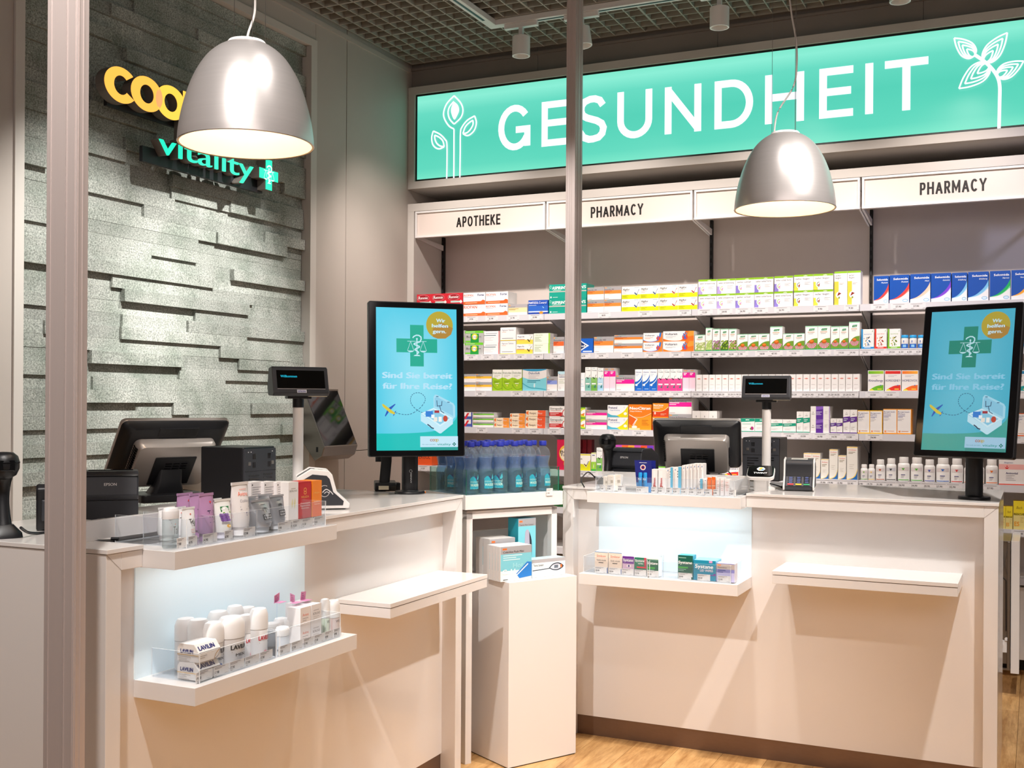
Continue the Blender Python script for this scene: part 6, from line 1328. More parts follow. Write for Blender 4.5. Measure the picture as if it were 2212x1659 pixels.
# sweets bowl
p = onZ(400, 1068, ZT); t = thing('sweets_bowl', 'white bowl of wrapped sweets behind the purple tubes', 'bowl', (p.x, p.y, ZT))
MB().lathe([(.05, 0), (.08, .03), (.095, .055), (.092, .055), (.076, .03), (.045, .006)], 28).build('bowl', WHITE, t, smooth=True)
for i_ in range(14):
    a = i_ * 2.4; r = .012 + .06 * (i_ / 14); c = ('#f2cf1f', '#e0322e', '#2f9a4a', '#f2cf1f', '#f3f0e8')[i_ % 5]
    s_ = thing('wrapped_sweet', 'small %s wrapped sweet lying in the white bowl' % {'#f2cf1f': 'yellow', '#e0322e': 'red', '#2f9a4a': 'green'}.get(c, 'white'), 'sweet', (t.location.x + r * math.cos(a), t.location.y + r * math.sin(a), ZT + .05 + (14 - i_) * .0012), a, 'wrapped sweets in the bowl')
    m = MB(); m.loft([[(-.02, .008, 0), (-.02, -.008, 0), (-.02, -.008, .002), (-.02, .008, .002)], [(-.01, .004, .002), (-.01, -.004, .002), (-.01, -.004, .007), (-.01, .004, .007)], [(-.008, .008, 0), (-.008, -.008, 0), (-.008, -.008, .011), (-.008, .008, .011)], [(.008, .008, 0), (.008, -.008, 0), (.008, -.008, .011), (.008, .008, .011)], [(.01, .004, .002), (.01, -.004, .002), (.01, -.004, .007), (.01, .004, .007)], [(.02, .008, 0), (.02, -.008, 0), (.02, -.008, .002), (.02, .008, .002)]], True, c); m.build('wrapper', INK, s_)

# black glass terminal on the left wall
Yr = onX(731, 843, XW + .01).y; zt_ = onX(731, 843, XW + .01).z; q = onY(773, 962, Yr); Xb, zb_ = q.x, q.z
Yl = onX(701, 966, Xb).y; Yl = min(Yl, Yr - .3)
t = thing('wall_terminal', 'tilted black glass terminal in a steel housing on left wall', 'screen', (XW, (Yl + Yr) / 2, zb_ - .06))
dx = Xb - XW
m = MB(); m.prism([(XW + .002, zt_), (Xb, zb_), (Xb - .02, zb_ - .055), (Xb - .07, zb_ - .085), (XW + .002, zb_ + .02)], 1, Yl, Yr); m.build('housing', STEEL, t, world=True, bevel=.004)
d = Vector((dx, 0, zb_ - zt_)).normalized(); N = Vector((-d.z, 0, d.x)); a0 = Vector((XW + .004, 0, zt_)) + N * .001; a1 = Vector((Xb, 0, zb_)) + N * .001
m = MB(); m._add([a0 + d * .005 + Vector((0, Yl + .006, 0)), a0 + d * .005 + Vector((0, Yr - .006, 0)), a1 - d * .008 + Vector((0, Yr - .006, 0)), a1 - d * .008 + Vector((0, Yl + .006, 0))], [(0, 1, 2, 3)]); m.build('glass', GLOSSB, t, world=True)
MB().box(Xb - .06, Xb - .045, Yl - .001, Yl, zb_ - .03, zb_ + .0).build('side_slots', BLACK, t, world=True)
m = MB(); m.box(XW, XW + .004, Yl - .05, Yr + .04, zt_ + .005, zt_ + .03); m.box(XW, XW + .004, Yr + .005, Yr + .04, zb_ - .02, zt_ + .005); m.each('wall_frame', TAUPE, t, world=True)

# ============================================================ WATER DISPLAY UNIT AND PODIUM
P0 = Vector((-2.133, 4.108, 0)); AN = math.atan2(.869, .494); Uv = Vector((.494, .869, 0)); Vv = Vector((-.869, .494, 0))
def U2W(x, y, z): return P0 + Uv * x + Vv * y + Vector((0, 0, z))
def unitpx(u, v, y):
    q = onpl(u, v, P0 + Vv * y, Vv) - P0; return q.dot(Uv), q.z
t = thing('display_unit', 'white cube display unit carrying the water bottles', 'display unit', P0, AN)
for a, b, c, d, z0, z1 in ((0, .03, 0, .03, 0, 1.047), (.442, .472, 0, .03, .766, 1.047), (0, .03, .25, .28, 0, 1.047), (.442, .472, .25, .28, 0, 1.047)): MB().box(a, b, c, d, z0, z1).build('leg', LACQ, t, bevel=.001)
MB().box(.0, .006, .03, .25, 0, 1.0).build('side_panel', LACQ, t); MB().box(.466, .472, .03, .25, .766, 1.0).build('side_panel', LACQ, t)
MB().box(0, .472, 0, .28, 1.015, 1.0475).build('top_frame', LACQ, t, bevel=.001)
MB().box(-.018, .49, -.018, .30, 1.056, 1.116).build('tray_box', LACQ, t, bevel=.0015); MB().box(.01, .462, .01, .27, 1.047, 1.056).build('shadow_gap', TAUPE, t)
MB().box(.03, .442, .255, .275, .3, .93).build('rear_panel', LACQ, t)
gt_ = thing('glass_bin', 'low open glass bin around the water bottles', 'bin', U2W(-.006, -.006, 1.1165), AN)
gl = clearmat('tinted_glass', '#eef9f5', .02, '#bfe6d8', .02, 1.2); gle = mat('glass_edge_green', '#2f7f68', .1)
for a, b, c, d in ((0, .484, 0, .004), (0, .484, .288, .292), (0, .004, .004, .288), (.48, .484, .004, .288)): MB().box(a, b, c, d, 0, .105).build('glass_sheet', gl, gt_)
bot0 = [None]; lbl = []
def bottle(x, y, rz, lab):
    z = 1.1172
    if bot0[0] is None:
        t = thing('water_bottle', lab, 'bottle', U2W(x, y, z), AN + rz, 'water bottles in the glass bin'); bot0[0] = t
        pr = spl([(.018, 0.0), (.031, .003), (.0335, .012), (.0335, .085), (.031, .098), (.0265, .112), (.0275, .128), (.0325, .150), (.0325, .163), (.027, .180), (.016, .191), (.0125, .197)], 3)
        MB().lathe(pr, 20).build('body', BOTTLE, t, smooth=True)
        MB().lathe([(max(.002, r - .0018), z_ + .001) for r, z_ in pr if z_ < .15] + [(.0305, .152)], 20).build('water', WATER, t, smooth=True)
        MB().lathe([(.0145, .196), (.0145, .198), (.0165, .199), (.0165, .214), (.0155, .217), (.002, .218)], 18).build('cap', CAPB, t, smooth=True)
        def wrap(I, r, zc):
            lim = 1
            for i, (u, v, n_) in enumerate(I.v): a = -PI / 2 + u / r; I.v[i] = ((r + n_) * math.cos(a), (r + n_) * math.sin(a), zc + v)
            return I
        I = Ink(1, 1, .0002); r = .0338
        I.n = 2
        for i in range(8): I.poly([(-.024 + i * .006, -.028), (-.018 + i * .006, -.028), (-.018 + i * .006, .005 + .02 * math.sin(1 + i * .5)), (-.024 + i * .006, .005 + .02 * math.sin(1 + i * .5 - .5))], '#2fb0d8'); I.n = 2
        I.n = 3; I.poly([(-.012, .008), (-.004, .024), (0, .028), (.006, .02), (.01, .008)], '#3a2f7a'); I.poly([(.008, .012), (.018, .034), (.022, .018), (.016, .01)], '#5fc4e6')
        I.text('mineral', -.022, -.002, .011, '#d9eef8', w=.042, bold=.0); I.text('WASSER', -.022, -.017, .0115, '#ffffff', w=.043, bold=.03); I.lines(-.01, -.024, .02, 2, .004, .0012, '#bfe6f3')
        wrap(I, r, .05); me = bpy.data.meshes.new('label'); me.from_pydata([tuple(v) for v in I.v], [], I.f); me.materials.append(INK); paint(me, I.c)
        o = bpy.data.objects.new('label', me); C.objects.link(o); o.parent = t
        return t
    t = copy_tree(bot0[0]); t.location = U2W(x, y, z); t.rotation_euler = (0, 0, AN + rz); t['label'] = lab; ALL.append(lab); return t
for r_ in range(4):
    for i_ in range(6):
        x = .041 + i_ * .0755; y = .036 + r_ * .0705
        if r_ == 3 and i_ == 5: continue
        bottle(x, y, [0.1, 0, -.9, .25, .2, .35][i_] if r_ == 0 else RND.uniform(-2, 2), 'water bottle with blue cap, %s row of the bin, %s' % (('front', 'second', 'third', 'back')[r_], ordw(i_, 6 if r_ < 3 else 5)))
x_, z_1 = unitpx(1183, 1051, -.022)
t = thing('price_card', 'white price card reading 1.90 beside the water bottles', 'price card', U2W(x_ - .006, -.0225, 1.098), AN)
MB().box(0, .034, 0, .0006, 0, .032).build('card', WHITE, t); I = Ink(.034, .032); I.text('1.90', .06, .25, .2, '#2a2628', w=.42, bold=.02); I.lines(.08, .8, .9, 2, .12, .04, '#9a9598'); I.build('card_print', INK, t, (0, -.0001, 0), (1, 0, 0), (0, 0, 1), (0, -1, 0))

PA = Vector((-1.949, 4.134, 0)); PN = math.radians(60.8); ZP = .763
t = thing('podium', 'white box podium with cold packs standing on it', 'podium', PA, PN)
MB().box(0, .356, 0, .356, .004, ZP).build('box_body', LACQ, t, bevel=.0012); MB().box(.004, .352, .004, .352, 0, .005).build('foot_gap', BLACK, t)
pu = Vector((math.cos(PN), math.sin(PN), 0)); pv = Vector((-math.sin(PN), math.cos(PN), 0))
def podpx(u, v, y):
    q = onpl(u, v, PA + pv * y, pv) - PA; return q.dot(pu), q.z
def ppos(x, y, z=ZP + .0008): q = PA + pu * x + pv * y; return (q.x, q.y, z)
@design('cold_mini')
def _(I): I.rect(0, 0, 1, 1, '#e9f2f3', '#1f9fb8'); I.rect(0, .3, 1, .82, '#7fc8d6', '#0f93ae'); I.rect(0, .78, 1, 1, '#a5a3a6'); I.rect(.06, .9, .2, .95, '#f2702a'); I.text('Cold-Hot Pack Mini', .08, .81, .06, '#2a2426', w=.66, bold=.02); I.lines(.08, .72, .75, 3, .06, .025, '#d3edf2'); I.text('Hot', .4, .38, .14, '#9fd8e2', w=.32, bold=.02); I.text('Cold', .06, .2, .15, '#fff', w=.4, bold=.03); I.poly([(.5, .2), (.85, .52), (1, .5), (1, .1), (.6, .06)], '#2f7fd0'); I.stroke([(.52, .16), (.88, .46)], .03, '#e9f4fb'); I.lines(.08, .04, .25, 1, .1, .02, '#5a5a5a')
@design('cold_big')
def _(I): DS['cold_mini'](I)
@design('thermo_tall')
def _(I): I.rect(0, 0, 1, 1, '#7fd0dd', '#17a9bf'); I.rect(0, .86, 1, 1, '#a5a3a6'); I.rect(.06, .93, .24, .96, '#f2702a'); I.text('Thermo Non Contact', .06, .87, .03, '#2a2426', w=.8); I.poly(spl([(.4, .76), (.5, .8), (.62, .76), (.72, .6), (.72, .3), (.6, .1), (.5, .12), (.42, .3), (.36, .5), (.4, .76)], 3)[:-1], '#b5b2c4'); I.poly(spl([(.62, .76), (.76, .6), (.76, .3), (.62, .1), (.66, .4), (.62, .76)], 3)[:-1], '#2a3440'); I.rect(.4, .44, .6, .54, '#4a5a60'); I.rect(.46, .34, .58, .39, '#f0622a')
@design('thermo_flat')
def _(I): I.rect(0, 0, 1, 1, '#eef6f8', '#9fd6e2'); I.rect(0, .8, 1, 1, '#b5b2b5'); I.text('Thermo Standard', .04, .6, .14, '#2a2426', w=.3, bold=.01); I.stroke([(.02, .38), (.6, .44)], .02, '#3a4450'); I.poly(spl([(.5, .46), (.62, .68), (.8, .72), (.95, .5), (.8, .3), (.62, .32), (.5, .46)], 3)[:-1], '#3a4450'); I.poly(spl([(.54, .46), (.63, .62), (.78, .66), (.88, .5), (.78, .36), (.64, .37), (.54, .46)], 3)[:-1], '#d9d6e0'); I.rect(.66, .42, .78, .6, '#6a7480'); I.ell(.87, .52, .03, .1, '#f0702a', 10)
CREAM.update({'cold_mini': '#e3e0df', 'cold_big': '#d9d6d4', 'thermo_tall': '#1a94a8', 'thermo_flat': '#bfe0e8'})
xa, za = podpx(1081, 1258, .03); xb, _q = podpx(1148, 1252, .03); zt_ = podpx(1085, 1182, .03)[1]
for i_ in range(5):
    y = .03 + i_ * .021
    carton(*ppos(xa + i_ * .0006, y), xb - xa, zt_ - ZP, .0185, 'cold_mini', 'thin cold pack carton on the podium, %s' % ('frontmost', 'second from front', 'third from front', 'fourth from front', 'rearmost')[i_], 'cold pack cartons on the podium', PN)
xc, _q = podpx(1040, 1240, .13); zc_ = podpx(1042, 1168, .13)[1]
for i_ in range(2): carton(*ppos(max(.004, xc), .145 + i_ * .055), .13, zc_ - ZP, .052, 'cold_big', 'large cold pack carton behind the thin ones, %s' % ('front one', 'rear one')[i_], 'cold pack cartons on the podium', PN)
xd, _q = podpx(1125, 1200, .13); xe, _q = podpx(1163, 1200, .13); ztt = podpx(1126, 1122, .13)[1]
carton(*ppos(xd, .15), xe - xd, ztt - ZP, .075, 'thermo_tall', 'tall turquoise thermometer carton at the back of the podium', None, PN)
xd, _q = podpx(1149, 1240, .05); xe, _q = podpx(1221, 1236, .05); ztt = podpx(1160, 1209, .05)[1]
for i_ in range(2): carton(*ppos(max(xb + .004, xd), .05 + i_ * .032), min(.35 - xd, xe - xd), ztt - ZP, .03, 'thermo_flat', 'flat pale blue thermometer carton on the podium, %s' % ('front one', 'rear one')[i_], 'thermometer cartons on the podium', PN)

# ============================================================ GOODS ON THE COUNTER TRAYS
ZTR = 1.1135 + .0035; ZLL = .7605 + .0035; ZRL = .7685 + .0035
def xL(u, v, y): return onX(u, v, LCX - y)          # point on the plane of local depth y at the left counter
def xR(u, v, y): return onY(u, v, RCY + y)
def price(fr, u0, u1, v0, txt, lab, y, z):
    f = xL if fr == 'L' else xR; a, b = f(u0, v0, y), f(u1, v0, y); w_ = (b.y - a.y) if fr == 'L' else (b.x - a.x); h_ = .026
    loc = (LCX - y, a.y, z) if fr == 'L' else (a.x, RCY + y, z)
    t = thing('price_card', 'white price card reading %s %s' % (txt, lab), 'price card', loc, PI / 2 if fr == 'L' else 0, 'price cards on the counter trays')
    MB().box(0, w_, 0, .0006, 0, h_).build('card', WHITE, t)
    I = Ink(w_, h_); I.text(txt, .05, .26, .28, '#241f22', w=min(.8, .0125 * len(txt) / 4.5 / w_ * 1.25), bold=.02); I.lines(.05, .86, .8, 2, .13, .05, '#8a8488'); I.lines(.05, .1, .2, 1, .1, .04, '#8a8488'); I.lines(.7, .1, .92, 1, .1, .04, '#b5b0b3')
    I.build('card_print', INK, t, (0, -.0002, 0), (1, 0, 0), (0, 0, 1), (0, -1, 0))
def cardsL(lst, y, z, where):
    for i, (a, b, v, tx) in enumerate(lst):
        e = ', ' + ordw(i, len(lst))
        price('L', a, b, v, tx, where + e, y, z)
def cardsR(lst, y, z, where):
    for i, (a, b, v, tx) in enumerate(lst):
        e = ', ' + ordw(i, len(lst))
        price('R', a, b, v, tx, where + e, y, z)
def s_(o, k, l): return [(o[0] + a / k, o[0] + b / k, o[1] + v / k, t_) for a, b, v, t_ in l]
cardsL(s_((230, 1000), 4.174, [(635, 718, 770, '7.90'), (738, 818, 760, '4.95'), (868, 998, 730, '14.90'), (1065, 1140, 690, '6.90'), (1235, 1342, 660, '17.90'), (1546, 1662, 610, '9.90'), (1678, 1757, 590, '10.50'), (1762, 1862, 575, '11.50'), (1870, 1975, 560, '9.10')]), -.0895 + .0035, ZTR, 'below the hand creams')
cardsL(s_((270, 1180), 4.254, [(650, 802, 1240, '19.50'), (818, 955, 1190, '17.90'), (962, 1096, 1145, '17.90'), (1104, 1234, 1100, '17.90'), (1240, 1355, 1055, '17.90')]), -.1205, ZLL, 'below the deodorants')
cardsL(s_((270, 1180), 4.254, [(1410, 1520, 1005, '17.50'), (1530, 1632, 970, '17.50'), (1640, 1733, 930, '17.90'), (1738, 1832, 900, '17.00'), (1837, 1912, 870, '8.90'), (1918, 1988, 845, '8.90')]), -.1205, ZLL, 'at the far niche tray')
cardsR(s_((1230, 900), 3.88, [(255, 302, 625, '7.50'), (315, 372, 630, '9.90'), (405, 470, 632, '8.90'), (560, 662, 640, '10.70'), (685, 737, 645, '8.60'), (743, 800, 648, '8.60'), (810, 862, 650, '7.80'), (866, 928, 652, '8.20'), (933, 996, 655, '12.20'), (1000, 1063, 657, '11.50'), (1072, 1130, 660, '8.10'), (1135, 1196, 662, '13.90'), (1204, 1256, 664, '8.90'), (1338, 1396, 670, '9.20')]), -.071, ZTR, 'below the lip care')
cardsR(s_((1240, 1150), 5.53, [(250, 392, 490, '18.90'), (415, 558, 510, '18.50'), (566, 712, 520, '23.90'), (722, 862, 530, '19.70'), (870, 1010, 540, '21.90')]), -.1612, ZRL, 'below the left eye drops')
cardsR(s_((1240, 1150), 5.53, [(1245, 1400, 560, '28.90'), (1474, 1626, 575, '18.50'), (1715, 1870, 590, '15.95')]), -.1612, ZRL, 'below the right eye care packs')

def cartL(u0, u1, top, y, z, key, lab, d=.045, grp=None, hh=None):
    um = (u0 + u1) / 2; a, b = xL(u0, top, y), xL(u1, top, y); h_ = hh or xL(um, top, y).z - z
    return carton(LCX - y, a.y + .0006, z, b.y - a.y - .0012, h_, d, key, lab, grp, PI / 2)
def cartR(u0, u1, top, y, z, key, lab, d=.045, grp=None, hh=None):
    um = (u0 + u1) / 2; a, b = xR(u0, top, y), xR(u1, top, y); h_ = hh or xR(um, top, y).z - z
    return carton(a.x + .0006, RCY + y, z, b.x - a.x - .0012, h_, d, key, lab, grp)
TUBES = {}
def tube_item(fr, u0, u1, top, y, z, col, lab, ink=None, capc='#f3f1ef', grp=None, m_=None, crimp=.0, lean=0):
    y += .014; f = xL if fr == 'L' else xR; a, b = f(u0, top, y), f(u1, top, y); um = (u0 + u1) / 2
    w_ = (b.y - a.y) if fr == 'L' else (b.x - a.x); r = w_ / 2; h_ = f(um, top, y).z - z
    loc = (LCX - y, (a.y + b.y) / 2, z) if fr == 'L' else ((a.x + b.x) / 2, RCY + y, z)
    t = thing('cream_tube', lab, 'tube', loc, PI / 2 if fr == 'L' else 0, grp)
    MB().lathe([(r * .62, 0), (r * .64, h_ * .12), (r * .6, h_ * .16)], 18, col=capc).build('cap', INK, t, smooth=True)
    rings = []; n = 20
    for k, (zz, dy) in enumerate(((.16, .72), (.3, .78), (.55, .6), (.8, .3), (.93, .06), (1, .05))):
        wx = r * (.78 + .22 * min(1, k / 3)); rings.append([(wx * math.cos(2 * PI * i / n), r * dy * math.sin(2 * PI * i / n), zz * h_) for i in range(n)])
    m = MB(); m.loft(rings, True, col); m.build('tube_body', INK if not m_ else m_, t, smooth=True)
    MB().box(-r * 1.0, r * 1.0, -r * .07, r * .07, h_ * .945, h_ * 1.0, col).build('crimp', INK if not m_ else m_, t)
    if ink:
        I = Ink(2 * r * .86, h_ * .74, .0002); ink(I)
        for i, (uu, vv, nn) in enumerate(I.v):
            q = vv / (h_ * .74); zz = .18 + q * .74; X_ = uu - r * .86
            dy = r * (.76 - .66 * max(0, (zz - .3) / .7)); wx = r * (.80 + .2 * min(1, q * 1.3))
            I.v[i] = (X_ * wx / r / .92, -dy * math.sqrt(max(0.02, 1 - min(.97, (X_ / r / .98) ** 2))) - .0009 - nn * 2, zz * h_)
        me = bpy.data.meshes.new('tube_print'); me.from_pydata([tuple(v) for v in I.v], [], I.f); me.materials.append(INK); paint(me, I.c); o = bpy.data.objects.new('tube_print', me); C.objects.link(o); o.parent = t
    return t
def stick(fr, u0, u1, top, y, z, lab, ink=None, capf=.45, capc='#f6f4f2', body='#f1efee', grp=None, taper=.9, ell_=.8):
    y += .016; f = xL if fr == 'L' else xR; a, b = f(u0, top, y), f(u1, top, y); w_ = (b.y - a.y) if fr == 'L' else (b.x - a.x); r = w_ / 2; h_ = f((u0 + u1) / 2, top, y).z - z
    loc = (LCX - y, (a.y + b.y) / 2, z) if fr == 'L' else ((a.x + b.x) / 2, RCY + y, z)
    t = thing('care_bottle', lab, 'bottle', loc, PI / 2 if fr == 'L' else 0, grp); hc = h_ * (1 - capf)
    MB().lathe([(r * .9, 0), (r * .96, .004), (r * .97, hc * .97), (r * .9, hc)], 26, sy=ell_, col=body).build('body', INK, t, smooth=True)
    MB().lathe([(r, hc), (r, hc + .003), (r * .99, h_ - (h_ - hc) * .35), (r * taper, h_ - .008), (r * taper * .85, h_ - .002), (r * taper * .5, h_)], 26, sy=ell_, col=capc).build('cap', INK, t, smooth=True)
    if ink:
        I = Ink(2 * r, hc, .0002); ink(I)
        for i, (uu, vv, nn) in enumerate(I.v): a_ = -PI / 2 + (uu - r) / r; I.v[i] = ((r * .97 + .0006 + nn) * math.cos(a_), (r * .97 + .0006 + nn) * math.sin(a_) * ell_, vv)
        me = bpy.data.meshes.new('label'); me.from_pydata([tuple(v) for v in I.v], [], I.f); me.materials.append(INK); paint(me, I.c); o = bpy.data.objects.new('label', me); C.objects.link(o); o.parent = t
    return t
Q = lambda a: 230 + a / 4.174; V_ = lambda b: 1000 + b / 4.174
def tal_p(I): I.ell(.62, .86, .07, .03, '#e8484a', 12); I.text('Tal', .3, .42, .22, '#3a3550', w=.5, bold=.0); I.lines(.35, .28, .85, 1, .1, .02, '#5f4a78')
def tal_w(I): I.ell(.5, .86, .06, .025, '#e8685a', 12); I.text('Tal', .3, .5, .2, '#2a2628', w=.42); I.text('Tal', .36, .42, .18, '#5a5658', w=.42); I.lines(.3, .3, .75, 3, .06, .015, '#d99a92')
def raus(I): I.rect(.2, .68, .75, .86, '#2a7f3f'); I.text('RAUSCH', .24, .74, .07, '#fff', w=.46, bold=.02); I.rect(.3, .63, .8, .67, '#8ac04a'); [I.ell(.15 + .12 * (i % 4), .58 - .09 * (i // 4), .09, .05, ('#6a3a8f', '#8a5aae')[i % 2], 8) for i in range(12)]; I.ell(.38, .2, .13, .06, '#e6b04a', 12); I.ell(.42, .2, .07, .03, '#f5e0b0', 10); I.ring(.78, .5, .1, .05, .02, '#d9a0b0', 14)
def avene(I): I.lines(.3, .92, .8, 1, .1, .015, '#e89a8a'); I.text('Avène', .18, .76, .12, '#f0785a', w=.62); I.text('Cicalfate', .25, .6, .08, '#a5a0a8', w=.5); I.lines(.2, .48, .85, 2, .06, .015, '#9a9598'); I.lines(.48, .32, .56, 2, .06, .03, '#8a8aa0')
def luxe(I): I.lines(.35, .9, .65, 1, .1, .02, '#4a4a50'); [I.poly([(.5, .72), (.5 + .2 * math.cos(math.radians(a_)), .72 + .08 * math.sin(math.radians(a_))), (.5 + .16 * math.cos(math.radians(a_ + 22)), .72 + .065 * math.sin(math.radians(a_ + 22)))], '#2a2c30') for a_ in range(-20, 230, 36)]; I.stroke([(.5, .72), (.5, .6)], .03, '#2a2c30'); I.rect(.26, .3, .78, .52, '#33363a'); I.text('CRÈME', .3, .43, .055, '#d9dadd', w=.44, bold=.02); I.text('LUXE', .3, .33, .07, '#d9dadd', w=.44, bold=.02); I.lines(.25, .2, .78, 2, .06, .015, '#8a8c90')
gt = 'cream tubes on the left counter tray'
tube_item('L', Q(470), Q(612), V_(395), .05, ZTR, '#f4f2f1', 'white tube behind the clear bottle, at the tray\'s near end', tal_w, grp=gt)
tube_item('L', Q(600), Q(712), V_(395), .02, ZTR, '#f4f2f1', 'white tube, middle of three beside the purple ones', tal_w, grp=gt)
tube_item('L', Q(680), Q(792), V_(398), -.06, ZTR, '#f4f2f1', 'white tube in front, beside the first purple tube', tal_w, grp=gt)
tube_item('L', Q(637), Q(772), V_(270), .09, ZTR, '#b88bb2', 'purple hand cream tube, rearmost of three', tal_p, '#ad7fa8', gt)
tube_item('L', Q(748), Q(872), V_(272), .03, ZTR, '#b88bb2', 'purple hand cream tube, middle of three', tal_p, '#ad7fa8', gt)
tube_item('L', Q(835), Q(960), V_(272), -.055, ZTR, '#b88bb2', 'purple hand cream tube, frontmost of three', tal_p, '#ad7fa8', gt)
tube_item('L', Q(930), Q(1035), V_(320), .05, ZTR, '#f3f2ee', 'white herbal tube, mostly hidden behind the flower tube', raus, grp=gt)
tube_item('L', Q(968), Q(1112), V_(325), -.05, ZTR, '#f3f2ee', 'white tube with green badge and violet flower', raus, '#e9e6f0', gt)
tube_item('L', Q(1126), Q(1272), V_(172), -.05, ZTR, '#ece5e2', 'tall white tube with orange lettering', avene, '#f3efee', gt)
SG = mat('silver_foil', '#b9babf', .3, metal=.7)
for i_, (a, b, tp, y, wd) in enumerate(((1300, 1465, 330, -.05, 'front left'), (1270, 1345, 300, .03, 'rear left'), (1470, 1592, 288, -.045, 'front right'), (1370, 1490, 280, .03, 'rear middle'))):
    tube_item('L', Q(a), Q(b), V_(tp), y, ZTR, '#b5b6bb', 'silver grey cream tube with palm print, %s' % wd, luxe, '#c9cacd', gt, SG)
@design('text_back')
def _(I): I.rect(0, 0, 1, 1, '#efe8e6'); I.ell(.1, .93, .05, .02, '#2a2628', 8); I.lines(.1, .86, .9, 14, .055, .014, '#a9a2a4')
@design('borlind')
def _(I): I.rect(0, 0, 1, 1, '#f1ebe7'); I.text('BÖRLIND', .12, .74, .05, '#8a8078', w=.76); I.lines(.25, .82, .75, 1, .1, .015, '#a9a098'); I.poly(spl([(.35, .3), (.3, .42), (.4, .56), (.45, .42), (.35, .3)], 3)[:-1], '#e6dca8'); I.poly(spl([(.6, .28), (.55, .42), (.66, .58), (.7, .42), (.6, .28)], 3)[:-1], '#e6dca8')
@design('weleda_red')
def _(I): I.rect(0, 0, 1, 1, '#b5161f'); I.rect(.06, .05, .94, .97, '#c21a24'); I.ring(.5, .78, .12, .06, .04, '#e3a04a', 16); I.ring(.5, .70, .12, .05, .04, '#e3a04a', 16); I.text('WELEDA', .18, .56, .06, '#e3a04a', w=.62, bold=.02); I.text('Granatapfel', .12, .40, .045, '#f5d9d0', w=.76); I.text('Regenerations', .12, .33, .045, '#f5d9d0', w=.76); I.text('Handcreme', .2, .26, .045, '#f5d9d0', w=.6)
@design('weleda_orange')
def _(I): I.rect(0, 0, 1, 1, '#f28a1c', '#f7a01c'); I.rect(0, 0, 1, .42, '#ee6a2a'); I.text('WELEDA', .2, .64, .045, '#f8c86a', w=.55); I.text('Sanddorn', .2, .4, .045, '#fbe0c0', w=.6); I.text('Handcreme', .2, .33, .045, '#fbe0c0', w=.6)
CREAM.update({'text_back': '#efe8e6', 'borlind': '#f1ebe7', 'weleda_red': '#c21a24', 'weleda_orange': '#f28a1c'})
gc = 'hand cream cartons on the left counter tray'
rz_ = thing('riser', 'low grey riser under the hand cream cartons', 'riser', L2W(.565, -.02, ZTR), PI / 2); MB().box(0, .25, 0, .15, 0, .012).build('block', SILVER, rz_, bevel=.001)
for i_, (a, b) in enumerate(((1303, 1420), (1420, 1535), (1535, 1640))):
    cartL(Q(a), Q(b), V_(170), .055 - i_ * .012, ZTR + .0128, 'text_back', 'white carton covered in small print, %s' % ordw(i_, 3), .04, gc)
cartL(Q(1642), Q(1731), V_(172), -.0, ZTR + .0128, 'borlind', 'white carton with pale leaf drawing', .06, gc)
cartL(Q(1734), Q(1848), V_(170), -.0, ZTR + .0128, 'weleda_red', 'red hand cream carton with gold emblem', .06, gc)
cartL(Q(1856), Q(1942), V_(158), -.0, ZTR + .0128, 'weleda_orange', 'orange hand cream carton', .06, gc)
# clear bottle with cap
t = stick('L', Q(515), Q(640), V_(400), -.072, ZTR, 'clear lotion bottle with white cap at the tray corner', None, .28, '#e9e6e6', grp=gt, taper=.95, ell_=.7)
for c_ in t.children:
    if c_.name.startswith('body'): c_.data.materials.clear(); c_.data.materials.append(clearmat('lotion_clear', '#e3e9ea', .25, '#dfe6e8'))
I = Ink(.034, .06); I.ell(.6, .85, .05, .03, '#e8685a', 10); I.text('Tal', .4, .42, .36, '#2a2628', w=.5); I.lines(.2, .25, .9, 3, .09, .025, '#7a7578'); I.build('label', INK, t, (-.017, -.0135, .01), (1, 0, 0), (0, 0, 1), (0, -1, 0))

